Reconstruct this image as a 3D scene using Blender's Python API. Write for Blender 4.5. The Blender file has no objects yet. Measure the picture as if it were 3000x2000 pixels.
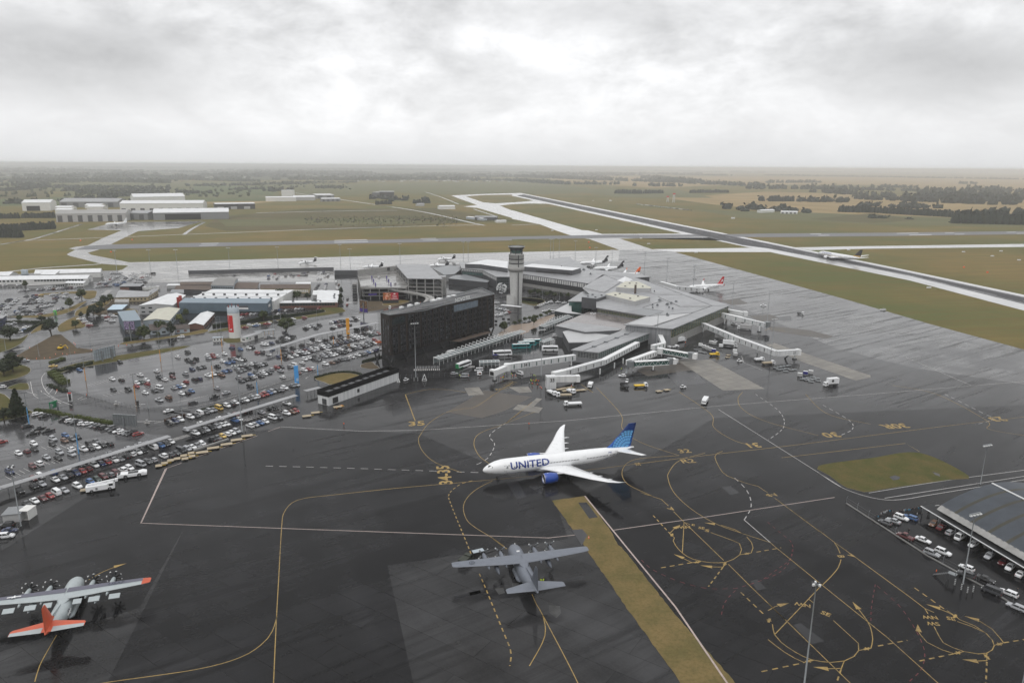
import bpy,bmesh,math,random,hashlib
from mathutils import Vector,Matrix
R = math.radians
scene = bpy.context.scene
col = scene.collection
rnd = random.Random(7)

# ------------------------------------------------------------------ camera
CAM_H,FPX,ROLL,HOR = 115.2,2106.5,0.0072,486.4
PITCH = math.atan((1000 - HOR)/FPX)
cP,sP,cR,sR = math.cos(PITCH),math.sin(PITCH),math.cos(ROLL),math.sin(ROLL)
cam = bpy.data.cameras.new('camera')
cam.lens = 36.0*FPX/3000.0
cam.sensor_width = 36.0
cam.clip_start,cam.clip_end = 1.0,200000.0
cam_ob = bpy.data.objects.new('camera',cam)
col.objects.link(cam_ob)
Rt,Up,Bk = Vector((1,0,0)),Vector((0,sP,cP)),Vector((0,-cP,sP))
cx_,cy_ = Rt*cR + Up*sR,Up*cR - Rt*sR
cam_ob.matrix_world = Matrix(((cx_.x,cy_.x,Bk.x,0),(cx_.y,cy_.y,Bk.y,0),(cx_.z,cy_.z,Bk.z,CAM_H),(0,0,0,1)))
scene.camera = cam_ob

# ------------------------------------------------------------------ render settings, sky, sun
scene.view_settings.view_transform = 'Standard'
scene.view_settings.look = 'None'
scene.view_settings.gamma = 1.0
scene.view_settings.exposure = 0.0
scene.view_settings.use_curve_mapping = False
scene.render.engine = 'CYCLES'
cy = scene.cycles
cy.max_bounces,cy.diffuse_bounces,cy.glossy_bounces,cy.transmission_bounces,cy.volume_bounces = 8,2,3,4,6
cy.caustics_reflective = cy.caustics_refractive = False
cy.sample_clamp_indirect = 4.0
cy.use_denoising = True

SUN_EL,SUN_AZ = R(62),R(200)
world = bpy.data.worlds.new('World')
scene.world = world
world.use_nodes = True
wt = world.node_tree
wt.nodes.clear()
def wn(t,**k):
    n = wt.nodes.new(t)
    for a,b in k.items(): setattr(n,a,b)
    return n
def wmath(op,a,b=None,c=None,clamp=False):
    n = wn('ShaderNodeMath',operation=op,use_clamp=clamp)
    for i,v in enumerate((a,b,c)):
        if v is None: continue
        if isinstance(v,(int,float)): n.inputs[i].default_value = v
        else: wt.links.new(v,n.inputs[i])
    return n.outputs[0]
w_out,w_bg = wn('ShaderNodeOutputWorld'),wn('ShaderNodeBackground')
sky = wn('ShaderNodeTexSky',sky_type='NISHITA')
sky.sun_disc = False
sky.sun_elevation,sky.sun_rotation = SUN_EL,SUN_AZ
sky.air_density,sky.dust_density,sky.ozone_density = 1.0,4.0,1.0
tc = wn('ShaderNodeTexCoord')
sep = wn('ShaderNodeSeparateXYZ')
wt.links.new(tc.outputs['Generated'],sep.inputs[0])
zup = wmath('MAXIMUM',sep.outputs[2],0.0)
# overcast deck: brighter overhead and along the horizon, darker banks in between, in two scales of cloud
def cloud(scale,zs,off,detail,rough,dist):
    mp = wn('ShaderNodeMapping')
    mp.inputs['Scale'].default_value = (scale,scale,scale*zs)
    mp.inputs['Location'].default_value = off
    wt.links.new(tc.outputs['Generated'],mp.inputs[0])
    nz = wn('ShaderNodeTexNoise')
    nz.inputs['Scale'].default_value = 1.0
    nz.inputs['Detail'].default_value = detail
    nz.inputs['Roughness'].default_value = rough
    nz.inputs['Distortion'].default_value = dist
    wt.links.new(mp.outputs[0],nz.inputs[0])
    return nz.outputs[0]
n1 = cloud(2.6,2.6,(3.1,0.7,0.35),7,0.58,0.3)
n2 = cloud(8.0,2.2,(1.3,4.2,2.2),8,0.62,0.35)
n3 = cloud(19.0,1.7,(5.3,2.2,0.4),8,0.6,0.2)
def bank(d,sx,sz,amt):
    # a heavy cloud bank seen in direction d
    dx = wmath('SUBTRACT',sep.outputs[0],d[0]); dz = wmath('SUBTRACT',sep.outputs[2],d[2])
    e = wmath('ADD',wmath('POWER',wmath('DIVIDE',wmath('ABSOLUTE',dx),sx),2.0),wmath('POWER',wmath('DIVIDE',wmath('ABSOLUTE',dz),sz),2.0))
    g = wmath('EXPONENT',wmath('MULTIPLY',e,-1.0))
    ahead = wmath('GREATER_THAN',sep.outputs[1],0.0)
    return wmath('MULTIPLY',wmath('MULTIPLY',g,ahead),amt)
def pixdir(px,py):
    X,Y = px - 1500,py - 1000
    u,v = (cR*X + sR*Y)/FPX,-(-sR*X + cR*Y)/FPX
    return Vector((u,cP + v*sP,-sP + v*cP)).normalized()
banks = wmath('ADD',bank(pixdir(150,170),0.17,0.05,0.30),bank(pixdir(2800,190),0.17,0.045,0.24))
banks = wmath('ADD',banks,bank(pixdir(1750,40),0.2,0.025,0.16))
banks = wmath('ADD',banks,bank(pixdir(1500,230),0.13,0.03,0.12))
base = wn('ShaderNodeValToRGB')
wt.links.new(zup,base.inputs[0])
cr = base.color_ramp
cr.elements[0].position,cr.elements[0].color = 0.0,(0.81,0.82,0.83,1)
cr.elements[1].position,cr.elements[1].color = 1.0,(1.35,1.36,1.38,1)
for p,v in ((0.05,0.96),(0.13,0.95),(0.22,0.86),(0.45,0.66)):
    e = cr.elements.new(p); e.color = (v,v*1.004,v*1.015,1)
fac = wmath('ADD',wmath('MULTIPLY',wmath('SUBTRACT',n1,0.5),0.9),wmath('MULTIPLY',wmath('SUBTRACT',n2,0.5),0.95))
fac = wmath('ADD',fac,wmath('MULTIPLY',wmath('SUBTRACT',n3,0.5),0.6))
amp = wmath('MULTIPLY',zup,9.0,clamp=True)          # far cloud melts into one pale band
fac = wmath('MULTIPLY',fac,amp)
fac = wmath('ADD',1.0,fac)
warp = wmath('MULTIPLY',wmath('SUBTRACT',wmath('MULTIPLY',wmath('ADD',n2,n3),0.5),0.34),6.0)
warp = wmath('MAXIMUM',warp,0.0)
fac = wmath('SUBTRACT',fac,wmath('MULTIPLY',banks,warp))
fac = wmath('MAXIMUM',fac,0.35)
fac = wmath('MINIMUM',fac,1.35)
vm = wn('ShaderNodeVectorMath',operation='SCALE')
wt.links.new(base.outputs[0],vm.inputs[0]); wt.links.new(fac,vm.inputs['Scale'])
skys = wn('ShaderNodeVectorMath',operation='SCALE')
wt.links.new(sky.outputs[0],skys.inputs[0]); skys.inputs['Scale'].default_value = 0.08
mixw = wn('ShaderNodeMix',data_type='RGBA')
mixw.inputs[0].default_value = 0.94
wt.links.new(skys.outputs[0],mixw.inputs[6]); wt.links.new(vm.outputs[0],mixw.inputs[7])
wt.links.new(mixw.outputs[2],w_bg.inputs[0])
w_bg.inputs[1].default_value = 1.0
wt.links.new(w_bg.outputs[0],w_out.inputs[0])

sun = bpy.data.lights.new('sun','SUN')
sun.energy,sun.angle,sun.color = 0.9,R(45),(1.0,0.97,0.93)
sun_ob = bpy.data.objects.new('sun',sun)
sun_ob.location = (0,0,400)
sun_ob.rotation_euler = (R(90) - SUN_EL,0,R(180) - SUN_AZ)
col.objects.link(sun_ob)

# ------------------------------------------------------------------ surveying: photo frames -> ground points
KF = {'A1': (0,450,3.136),'A2': (750,450,3.136),'A3': (1500,450,3.136),'A4': (2250,450,3.136),
      'B1': (0,850,3.92),'B2': (600,750,3.92),'B3': (1050,750,3.92),'B4': (1500,750,3.92),'B5': (1950,750,3.92),
      'C1': (0,1150,3.92),'C2': (400,1050,3.92),'C3': (0,1550,3.92),'C4': (1300,1200,3.92),'C5': (1250,1550,3.92),
      'C6': (2400,1350,3.92),'C7': (1800,1400,3.92),'C8': (2250,1600,3.136),'F': (0,0,.784),'N': (0,0,1),
      'D1': (800,900,6.918),'D2': (0,780,6.533),'D3': (300,760,5.88),'D4': (1000,760,5.88),'D5': (1380,1020,6.918),
      'D6': (1150,1000,5.737),'D7': (0,1200,3.1367),'T': (1440,700,7.84),'H': (1100,820,5.808),'S': (660,880,10.455)}
def ray(k,a,b):
    ox,oy,z = KF[k]
    X,Y = ox + a/z - 1500,oy + b/z - 1000
    u,v = (cR*X + sR*Y)/FPX,-(-sR*X + cR*Y)/FPX
    return u,cP + v*sP,-sP + v*cP
def P(k,a,b,z=0.0):
    x,y,w = ray(k,a,b)
    t = (z - CAM_H)/w
    return (x*t,y*t)
def Q(s,z=0.0):
    """'A1 10,20 30,40 A2 5,6' -> ground points; a word without a comma switches the frame"""
    k,o = None,[]
    for w in s.split():
        if ',' in w:
            a,b = w.split(',')[:2]
            o.append(P(k,float(a),float(b),z))
        else: k = w
    return o
def onplane(k,a,b,p,q):
    """the point of the vertical plane through ground points p, q seen at (a, b): distance along, height"""
    r = ray(k,a,b)
    dx,dy = q[0] - p[0],q[1] - p[1]
    t = (p[0]*-dy + dx*p[1])/(r[0]*-dy + dx*r[1])
    return ((t*r[0] - p[0])*dx + (t*r[1] - p[1])*dy)/math.hypot(dx,dy),CAM_H + t*r[2]

# ------------------------------------------------------------------ materials
def S(r,g,b):
    f = lambda c: (c/255/12.92) if c/255 <= 0.04045 else ((c/255 + 0.055)/1.055) ** 2.4
    return (f(r),f(g),f(b))
MATS = {}
SPEC = {}
def reg(key,colr,rough=0.6,vary=0.15,scale=0.6,metal=0.0,spec=0.5,**k):
    SPEC[key] = (colr,rough,vary,scale,metal,spec,k)
def mat(key):
    if key in MATS: return MATS[key]
    colr,rough,vary,scale,metal,spec,k = SPEC[key]
    m = bpy.data.materials.new(key)
    m.use_nodes = True
    MATS[key] = m
    nt = m.node_tree
    b = nt.nodes['Principled BSDF']
    L = nt.links.new
    def N(t,**kw):
        n = nt.nodes.new(t)
        for a_,b_ in kw.items(): setattr(n,a_,b_)
        return n
    def MT(op,a,b2=None,clamp=False):
        n = N('ShaderNodeMath',operation=op,use_clamp=clamp)
        for i,v in enumerate((a,b2)):
            if v is None: continue
            if isinstance(v,(int,float)): n.inputs[i].default_value = v
            else: L(v,n.inputs[i])
        return n.outputs[0]
    def MIX(f,a,c):
        n = N('ShaderNodeMix',data_type='RGBA')
        for i,v in ((0,f),(6,a),(7,c)):
            if isinstance(v,(int,float)): n.inputs[i].default_value = v
            elif isinstance(v,tuple): n.inputs[i].default_value = (*v,1)
            else: L(v,n.inputs[i])
        return n.outputs[2]
    geo = N('ShaderNodeNewGeometry') if k.get('world') else N('ShaderNodeTexCoord')
    vec = geo.outputs['Position'] if k.get('world') else geo.outputs['Object']
    def NOISE(sc,detail=4,rough_=0.6,stretch=None,rot=0.0,dist=0.0):
        mp = N('ShaderNodeMapping')
        mp.inputs['Scale'].default_value = stretch or (1,1,1)
        mp.inputs['Rotation'].default_value = (0,0,0)
        src = vec
        if rot:
            m0 = N('ShaderNodeMapping'); m0.inputs['Rotation'].default_value = (0,0,rot)
            L(vec,m0.inputs[0]); src = m0.outputs[0]
        L(src,mp.inputs[0])
        n = N('ShaderNodeTexNoise')
        n.inputs['Scale'].default_value = sc; n.inputs['Detail'].default_value = detail
        n.inputs['Roughness'].default_value = rough_; n.inputs['Distortion'].default_value = dist
        L(mp.outputs[0],n.inputs[0])
        return n.outputs[0]
    def RAMP(f,lo,hi):
        n = N('ShaderNodeMapRange',clamp=True)
        L(f,n.inputs[0]); n.inputs[1].default_value = lo; n.inputs[2].default_value = hi
        return n.outputs[0]
    b.inputs['Metallic'].default_value = metal
    b.inputs['Specular IOR Level'].default_value = spec
    b.inputs['Roughness'].default_value = rough
    if k.get('ior'): b.inputs['IOR'].default_value = k['ior']
    if k.get('fn'):
        c_,r_ = k['fn'](dict(N=N,MT=MT,MIX=MIX,NOISE=NOISE,RAMP=RAMP,L=L,vec=vec,b=b))
        if c_ is not None:
            if isinstance(c_,tuple): b.inputs['Base Color'].default_value = (*c_,1)
            else: L(c_,b.inputs['Base Color'])
        if r_ is not None: L(r_,b.inputs['Roughness'])
    else:
        n = NOISE(scale,5,0.65)
        f = MT('MULTIPLY',MT('SUBTRACT',n,0.5),2.0)
        dk = tuple(c*(1 - vary) for c in colr); lt = tuple(min(1,c*(1 + vary)) for c in colr)
        c_ = MIX(RAMP(n,0.3,0.7),dk,lt)
        L(c_,b.inputs['Base Color'])
        L(MT('ADD',rough,MT('MULTIPLY',f,0.12),clamp=True),b.inputs['Roughness'])
    if k.get('coat'):
        b.inputs['Coat Weight'].default_value = k['coat']; b.inputs['Coat Roughness'].default_value = 0.05
    if k.get('emit'):
        b.inputs['Emission Color'].default_value = (*colr,1); b.inputs['Emission Strength'].default_value = k['emit']
    if k.get('alpha'): b.inputs['Alpha'].default_value = k['alpha']
    return m

# ------------------------------------------------------------------ mesh builder and scene graph
class MB:
    def __init__(s): s.v,s.f,s.m,s.keys,s.smooth = [],[],[],[],[]
    def slot(s,key):
        if key not in s.keys: s.keys.append(key)
        return s.keys.index(key)
    def add(s,pts,faces,key,smooth=False):
        o,i = len(s.v),s.slot(key)
        s.v += [tuple(p) for p in pts]
        for f in faces: s.f.append([o + j for j in f]); s.m.append(i); s.smooth.append(smooth)
        return s
    def quad(s,a,b,c,d,key): return s.add([a,b,c,d],[(0,1,2,3)],key)
    def poly(s,pts,z,key):
        if area(pts) < 0: pts = pts[::-1]
        return s.add([(p[0],p[1],z) for p in pts],[list(range(len(pts)))],key)
    def prism(s,pts,z0,z1,key,top=None,bottom=False):
        if area(pts) < 0: pts = pts[::-1]
        n = len(pts)
        zt = z1 if isinstance(z1,(list,tuple)) else [z1]*n
        v = [(p[0],p[1],z0) for p in pts] + [(p[0],p[1],z) for p,z in zip(pts,zt)]
        s.add(v,[(i,(i + 1) % n,n + (i + 1) % n,n + i) for i in range(n)],key)
        s.add(v[n:],[list(range(n))],top or key)
        if bottom: s.add(v[:n],[list(range(n))[::-1]],key)
        return s
    def box(s,c,d,key,ang=0.0,top=None):
        """box centred at c (x, y, z of its base), size d"""
        ca,sa = math.cos(ang),math.sin(ang)
        p = [(c[0] + ca*x - sa*y,c[1] + sa*x + ca*y) for x,y in ((-d[0]/2,-d[1]/2),(d[0]/2,-d[1]/2),(d[0]/2,d[1]/2),(-d[0]/2,d[1]/2))]
        return s.prism(p,c[2],c[2] + d[2],key,top,True)
    def loft(s,rings,key,cap=(True,True),smooth=True,closed=True,flip=False):
        n = len(rings[0]); o = [p for r in rings for p in r]
        fs = []
        for i in range(len(rings) - 1):
            for j in range(n if closed else n - 1):
                a,b = i*n + j,i*n + (j + 1) % n
                fs.append((a,b,b + n,a + n))
        if flip: fs = [f[::-1] for f in fs]
        s.add(o,fs,key,smooth)
        if cap[0]: s.add(rings[0],[list(range(n)) if flip else list(range(n))[::-1]],key)
        if cap[1]: s.add(rings[-1],[list(range(n))[::-1] if flip else list(range(n))],key)
        return s
    def tube(s,a,b,r0,r1,key,n=8,smooth=True):
        a,b = Vector(a),Vector(b); d = (b - a).normalized()
        u = d.cross(Vector((0,0,1)) if abs(d.z) < 0.9 else Vector((1,0,0))).normalized(); w = d.cross(u)
        rg = lambda p,r: [p + (u*math.cos(t) + w*math.sin(t))*r for t in [2*math.pi*i/n for i in range(n)]]
        return s.loft([rg(a,r0),rg(b,r1)],key,smooth=smooth)
    def lathe(s,prof,key,c=(0,0,0),n=20,cap=(True,True),axis='z'):
        rs = []
        for r,h in prof:
            ring = []
            for i in range(n):
                t = 2*math.pi*i/n; x,y = r*math.cos(t),r*math.sin(t)
                ring.append((c[0] + x,c[1] + y,c[2] + h) if axis == 'z' else (c[0] + h,c[1] + x,c[2] + y))
            rs.append(ring)
        return s.loft(rs,key,cap)
    def bar(s,a,b,w,h,key):
        """a beam of width w and depth h from a to b"""
        a,b = Vector(a),Vector(b); d = (b - a).normalized()
        u = d.cross(Vector((0,0,1)) if abs(d.z) < 0.95 else Vector((1,0,0))).normalized(); t = u.cross(d)
        rg = lambda p: [p - u*w/2 - t*h/2,p + u*w/2 - t*h/2,p + u*w/2 + t*h/2,p - u*w/2 + t*h/2]
        return s.loft([rg(a),rg(b)],key,smooth=False)
    def ribbon(s,pts,w,z,key,close=False):
        n = len(pts); L_,R_ = [],[]
        for i,p in enumerate(pts):
            a = pts[i - 1] if (i or close) else p; b = pts[(i + 1) % n] if (i < n - 1 or close) else p
            dx,dy = b[0] - a[0],b[1] - a[1]; l = math.hypot(dx,dy) or 1
            nx,ny = -dy/l*w/2,dx/l*w/2
            L_.append((p[0] + nx,p[1] + ny,z)); R_.append((p[0] - nx,p[1] - ny,z))
        m = n if close else n - 1
        s.add(L_ + R_,[(n + i,n + (i + 1) % n,(i + 1) % n,i) for i in range(m)],key)
        return s
    def mesh(s,name,org=(0,0,0)):
        me = bpy.data.meshes.new(name)
        me.from_pydata([(p[0] - org[0],p[1] - org[1],p[2] - org[2]) for p in s.v],[],s.f)
        for k_ in s.keys: me.materials.append(mat(k_))
        me.polygons.foreach_set('material_index',s.m)
        me.polygons.foreach_set('use_smooth',s.smooth)
        me.update()
        return me
    def build(s,name,parent=None,org=None):
        """parent given: the mesh is in the parent's own axes shifted by its location unless org is given"""
        if org is None: org = parent.location if parent is not None else (0,0,0)
        o = bpy.data.objects.new(name,s.mesh(name,org))
        col.objects.link(o)
        if parent is not None: o.parent = parent
        elif any(org): o.location = org
        return o
def along(a,b,f): return (a[0] + (b[0] - a[0])*f,a[1] + (b[1] - a[1])*f)
def area(p): return sum(p[i - 1][0]*p[i][1] - p[i][0]*p[i - 1][1] for i in range(len(p)))/2
def cen(p): return (sum(q[0] for q in p)/len(p),sum(q[1] for q in p)/len(p))
def empty(name,loc,rz=0.0):
    o = bpy.data.objects.new(name,None); o.location = loc; o.rotation_euler.z = rz
    o.empty_display_size = 0.5
    col.objects.link(o); return o
def tag(o,label=None,cat=None,group=None,kind=None):
    if label: o['label'] = label
    if cat: o['category'] = cat
    if group: o['group'] = group
    if kind: o['kind'] = kind
    return o
def thing(name,label,cat,loc=(0,0,0),rz=0.0,group=None): return tag(empty(name,loc,rz),label,cat,group)
def single(mb,name,label,cat,org,group=None): return tag(mb.build(name,None,org),label,cat,group)
def struct(mb,name): return tag(mb.build(name),kind='structure')
def link_copy(o,parent=None):
    c = o.copy(); col.objects.link(c)
    if parent is not None: c.parent = parent
    return c
def copy_tree(o,loc=None,rz=None,label=None,group=None,parent=None):
    c = link_copy(o,parent)
    if loc is not None: c.location = loc
    if rz is not None: c.rotation_euler.z = rz
    if label: c['label'] = label
    if group: c['group'] = group
    for ch in list(o.children): copy_tree(ch,parent=c)
    return c
def smooth_line(p,step=2.0,close=False):
    """Catmull-Rom through p"""
    o,n = [],len(p)
    for i in range(n if close else n - 1):
        a,b,c,d = (p[(i - 1) % n] if (i or close) else p[0]),p[i],p[(i + 1) % n],(p[(i + 2) % n] if (i < n - 2 or close) else p[-1])
        k = max(1,int(math.dist(b,c)/step))
        for j in range(k):
            t = j/k
            o.append(tuple(0.5*(2*b[e] + (c[e] - a[e])*t + (2*a[e] - 5*b[e] + 4*c[e] - d[e])*t*t + (3*b[e] - a[e] - 3*c[e] + d[e])*t ** 3) for e in (0,1)))
    if not close: o.append(p[-1])
    return o
def dashes(p,on,off):
    """cut a polyline into dashes"""
    out,cur,left,draw = [],[p[0]],on,True
    for a,b in zip(p,p[1:]):
        L_ = math.dist(a,b); t = 0.0
        while L_ - t > left:
            t += left; q = (a[0] + (b[0] - a[0])*t/L_,a[1] + (b[1] - a[1])*t/L_)
            if draw: out.append(cur + [q])
            cur = [q]; draw = not draw; left = on if draw else off
        left -= L_ - t
        cur = cur + [b]
    if draw and len(cur) > 1: out.append(cur)
    return out
_txt = {}
def glyphs(text,size=1.0,sx=1.0):
    """the outline faces of a word, centred, one unit tall: (points, faces)"""
    if text not in _txt:
        cu = bpy.data.curves.new('t','FONT'); cu.body = text; cu.size = 1.0; cu.align_x = 'CENTER'; cu.align_y = 'CENTER'; cu.resolution_u = 2; cu.offset = 0.022
        o = bpy.data.objects.new('t',cu); col.objects.link(o)
        me = bpy.data.meshes.new_from_object(o.evaluated_get(bpy.context.evaluated_depsgraph_get()))
        _txt[text] = ([tuple(v.co[:2]) for v in me.vertices],[list(p.vertices) for p in me.polygons])
        bpy.data.objects.remove(o); bpy.data.curves.remove(cu); bpy.data.meshes.remove(me)
    v,f = _txt[text]
    return [(x*size*sx,y*size) for x,y in v],f
def text_on(mb,text,o,u,v,size,key,sx=1.0):
    """a word laid at o along unit axes u (reading) and v (up)"""
    pts,f = glyphs(text,size,sx)
    o,u,v = Vector(o),Vector(u),Vector(v)
    mb.add([o + u*x + v*y for x,y in pts],f,key)
ZA = 0.06      # the paved level everything stands on
# ------------------------------------------------------------------ ground materials
def fn_grass(t):
    big = t['NOISE'](0.004,5,0.6)
    row = t['NOISE'](0.07,4,0.7,(0.06,1.0,1.0),R(-10),0.3)
    mid = t['NOISE'](0.035,5,0.65)
    tan_,grn,drk = (0.20,0.146,0.056),(0.102,0.114,0.042),(0.135,0.102,0.04)
    c = t['MIX'](t['RAMP'](big,0.38,0.60),tan_,grn)
    c = t['MIX'](t['MT']('MULTIPLY',t['RAMP'](row,0.42,0.6),0.7),c,drk)
    c = t['MIX'](t['MT']('MULTIPLY',t['RAMP'](mid,0.45,0.75),0.4),c,grn)
    fine = t['NOISE'](0.6,3,0.7)
    c = t['MIX'](t['MT']('MULTIPLY',t['RAMP'](fine,0.5,0.8),0.35),c,(0.085,0.075,0.035))
    return c,None
reg('grass',(0.08,0.08,0.03),0.95,spec=0.05,world=True,fn=fn_grass)
def fn_lawn(t):
    a,b2 = t['NOISE'](0.12,5,0.6),t['NOISE'](1.3,4,0.7)
    c = t['MIX'](t['RAMP'](a,0.35,0.65),(0.12,0.097,0.042),(0.074,0.08,0.03))
    return t['MIX'](t['MT']('MULTIPLY',t['RAMP'](b2,0.45,0.75),0.55),c,(0.045,0.042,0.016)),None
reg('lawn',(0.08,0.08,0.03),0.95,spec=0.05,world=True,fn=fn_lawn)
def fn_brown(t):
    a,b2 = t['NOISE'](0.12,5,0.6),t['NOISE'](1.1,4,0.7)
    c = t['MIX'](t['RAMP'](a,0.35,0.65),(0.195,0.143,0.066),(0.125,0.106,0.046))
    return t['MIX'](t['MT']('MULTIPLY',t['RAMP'](b2,0.42,0.75),0.6),c,(0.075,0.06,0.024)),None
reg('dry_grass',(0.12,0.09,0.03),0.95,spec=0.05,world=True,fn=fn_brown)
def field(c1,c2):
    def fn(t):
        a,b2 = t['NOISE'](0.006,5,0.6),t['NOISE'](0.02,4,0.6,(0.2,1,1),R(5))
        c = t['MIX'](t['RAMP'](a,0.35,0.65),c1,c2)
        return t['MIX'](t['MT']('MULTIPLY',t['RAMP'](b2,0.4,0.75),0.5),c,tuple(x*0.65 for x in c2)),None
    return fn
reg('field_green',(0.1,0.1,0.1),0.95,spec=0.05,world=True,fn=field((0.115,0.122,0.06),(0.14,0.132,0.066)))
reg('field_tan',(0.1,0.1,0.1),0.95,spec=0.05,world=True,fn=field((0.34,0.25,0.13),(0.25,0.185,0.09)))
reg('field_bright',(0.1,0.1,0.1),0.95,spec=0.05,world=True,fn=field((0.09,0.115,0.055),(0.11,0.125,0.06)))
reg('field_scrub',(0.1,0.1,0.1),0.95,spec=0.05,world=True,fn=field((0.135,0.108,0.055),(0.085,0.085,0.04)))
reg('soil',(0.08,0.06,0.036),0.85,0.4,0.15,spec=0.2,world=True)
def wet(base,dark,r0,r1,slab=None,tan_=None):
    """rain-wet paving: water film (smooth) against damp, rougher aggregate; lanes of different age"""
    def fn(t):
        st = t['NOISE'](0.05,5,0.62,(0.10,1.0,1.0),R(-34),1.2)
        st2 = t['NOISE'](0.05,5,0.62,(0.14,1.0,1.0),R(60),1.0)
        pud = t['NOISE'](0.035,6,0.62,dist=0.4)
        fine = t['NOISE'](1.7,3,0.7)
        w = t['MT']('ADD',t['MT']('MULTIPLY',st,0.45),t['MT']('ADD',t['MT']('MULTIPLY',st2,0.3),t['MT']('MULTIPLY',pud,0.25)))
        w = t['RAMP'](w,0.45,0.60)
        br = t['N']('ShaderNodeTexBrick'); mp = t['N']('ShaderNodeMapping'); mp.inputs['Rotation'].default_value = (0,0,R(34))
        t['L'](t['vec'],mp.inputs[0]); t['L'](mp.outputs[0],br.inputs[0])
        br.inputs['Scale'].default_value = 1.0; br.inputs['Brick Width'].default_value = 61.0; br.inputs['Row Height'].default_value = 7.5
        br.inputs['Mortar Size'].default_value = 0.1; br.inputs['Bias'].default_value = 0.1
        br.inputs['Color1'].default_value = (0.8,0.8,0.8,1); br.inputs['Color2'].default_value = (1.16,1.16,1.16,1); br.inputs['Mortar'].default_value = (0.5,0.5,0.5,1)
        lane = t['NOISE'](0.24,4,0.65,(0.05,1.0,1.0),R(-34),0.4)
        c = t['MIX'](w,tuple(x*.75 for x in dark),tuple(x*1.25 for x in base))
        c = t['MIX'](t['MT']('MULTIPLY',t['RAMP'](lane,0.48,0.64),0.8),c,tuple(x*.45 for x in dark))
        c = t['MIX'](t['MT']('MULTIPLY',t['RAMP'](fine,0.4,0.8),0.3),c,tuple(x*1.7 for x in base))
        big = t['NOISE'](0.012,4,0.6)
        c = t['MIX'](t['MT']('MULTIPLY',t['RAMP'](big,0.5,0.7),0.35),c,tan_ or dark)
        mm = t['N']('ShaderNodeMix',data_type='RGBA',blend_type='MULTIPLY'); mm.inputs[0].default_value = 1.0
        t['L'](c,mm.inputs[6]); t['L'](br.outputs[0],mm.inputs[7])
        r = t['MT']('ADD',r0,t['MT']('MULTIPLY',t['MT']('ADD',t['MT']('MULTIPLY',w,.65),t['MT']('MULTIPLY',t['RAMP'](lane,.46,.62),.6)),r1 - r0))
        bp = t['N']('ShaderNodeBump'); bp.inputs['Strength'].default_value = 0.7; bp.inputs['Distance'].default_value = 0.05
        t['L'](t['MT']('ADD',t['NOISE'](0.3,3,0.6,(0.22,1.0,1.0),R(-34),0.8),t['MT']('MULTIPLY',pud,1.5)),bp.inputs['Height']); t['L'](bp.outputs[0],t['b'].inputs['Normal'])
        return mm.outputs[2],r
    return fn
reg('apron',(0.02,0.02,0.02),0.3,spec=0.5,ior=1.29,world=True,fn=wet((0.032,0.032,0.0335),(0.018,0.018,0.019),0.03,0.30,tan_=(0.024,0.021,0.019)))
reg('asphalt_dark',(0.02,0.02,0.02),0.3,spec=0.5,ior=1.22,world=True,fn=wet((0.0165,0.0165,0.018),(0.0095,0.0095,0.0105),0.05,0.32))
reg('asphalt_road',(0.03,0.03,0.03),0.35,spec=0.5,ior=1.33,world=True,fn=wet((0.036,0.036,0.038),(0.022,0.022,0.024),0.06,0.36))
reg('asphalt_lot',(0.03,0.03,0.03),0.3,spec=0.5,ior=1.45,world=True,fn=wet((0.075,0.075,0.078),(0.04,0.04,0.043),0.02,0.2))
reg('concrete_wet',(0.2,0.2,0.2),0.25,spec=0.5,ior=1.45,world=True,fn=wet((0.34,0.335,0.325),(0.22,0.216,0.21),0.04,0.30,tan_=(0.13,0.12,0.1)))
reg('shoulder',(0.52,0.52,0.52),0.16,0.22,0.02,spec=0.6,ior=1.5,world=True)
reg('runway_old',(0.12,0.12,0.128),0.5,0.25,0.03,spec=0.3,world=True)
reg('runway',(0.062,0.062,0.066),0.75,0.3,0.03,spec=0.18,world=True)
def fn_slab(t):
    br = t['N']('ShaderNodeTexBrick'); mp = t['N']('ShaderNodeMapping'); mp.inputs['Rotation'].default_value = (0,0,R(-33))
    t['L'](t['vec'],mp.inputs[0]); t['L'](mp.outputs[0],br.inputs[0])
    br.inputs['Scale'].default_value = 1.0; br.inputs['Brick Width'].default_value = 6.0; br.inputs['Row Height'].default_value = 6.0; br.offset = 0.0
    br.inputs['Mortar Size'].default_value = 0.14
    br.inputs['Color1'].default_value = (0.22,0.205,0.18,1); br.inputs['Color2'].default_value = (0.16,0.15,0.135,1); br.inputs['Mortar'].default_value = (0.05,0.047,0.043,1)
    st = t['NOISE'](0.12,5,0.65)
    return t['MIX'](t['MT']('MULTIPLY',t['RAMP'](st,0.45,0.75),0.55),br.outputs[0],(0.085,0.078,0.068)),None
reg('slab',(0.2,0.2,0.2),0.45,spec=0.4,world=True,fn=fn_slab)
reg('tan_patch',(0.062,0.052,0.042),0.4,0.3,0.08,spec=0.45,world=True)
reg('grey_patch',(0.033,0.033,0.036),0.3,0.3,0.15,spec=0.45,world=True)
reg('dark_patch',(0.009,0.009,0.011),0.22,0.3,0.2,spec=0.45,world=True)
reg('kerb',(0.28,0.27,0.25),0.6,0.2,0.5,world=True)
def worn(c,k=.5):
    def fn(t):
        a,b2 = t['NOISE'](0.8,5,0.75),t['NOISE'](0.03,4,0.6)
        f = t['MT']('MULTIPLY',t['RAMP'](a,.38,.68),t['RAMP'](b2,.3,.62)); return t['MIX'](t['MT']('MULTIPLY',f,k*1.6),c,(0.03,0.028,0.025)),None
    return fn
reg('yellow_line',(0.42,0.25,0.045),0.5,spec=0.3,world=True,fn=worn((0.37,0.25,0.08),.55))
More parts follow.
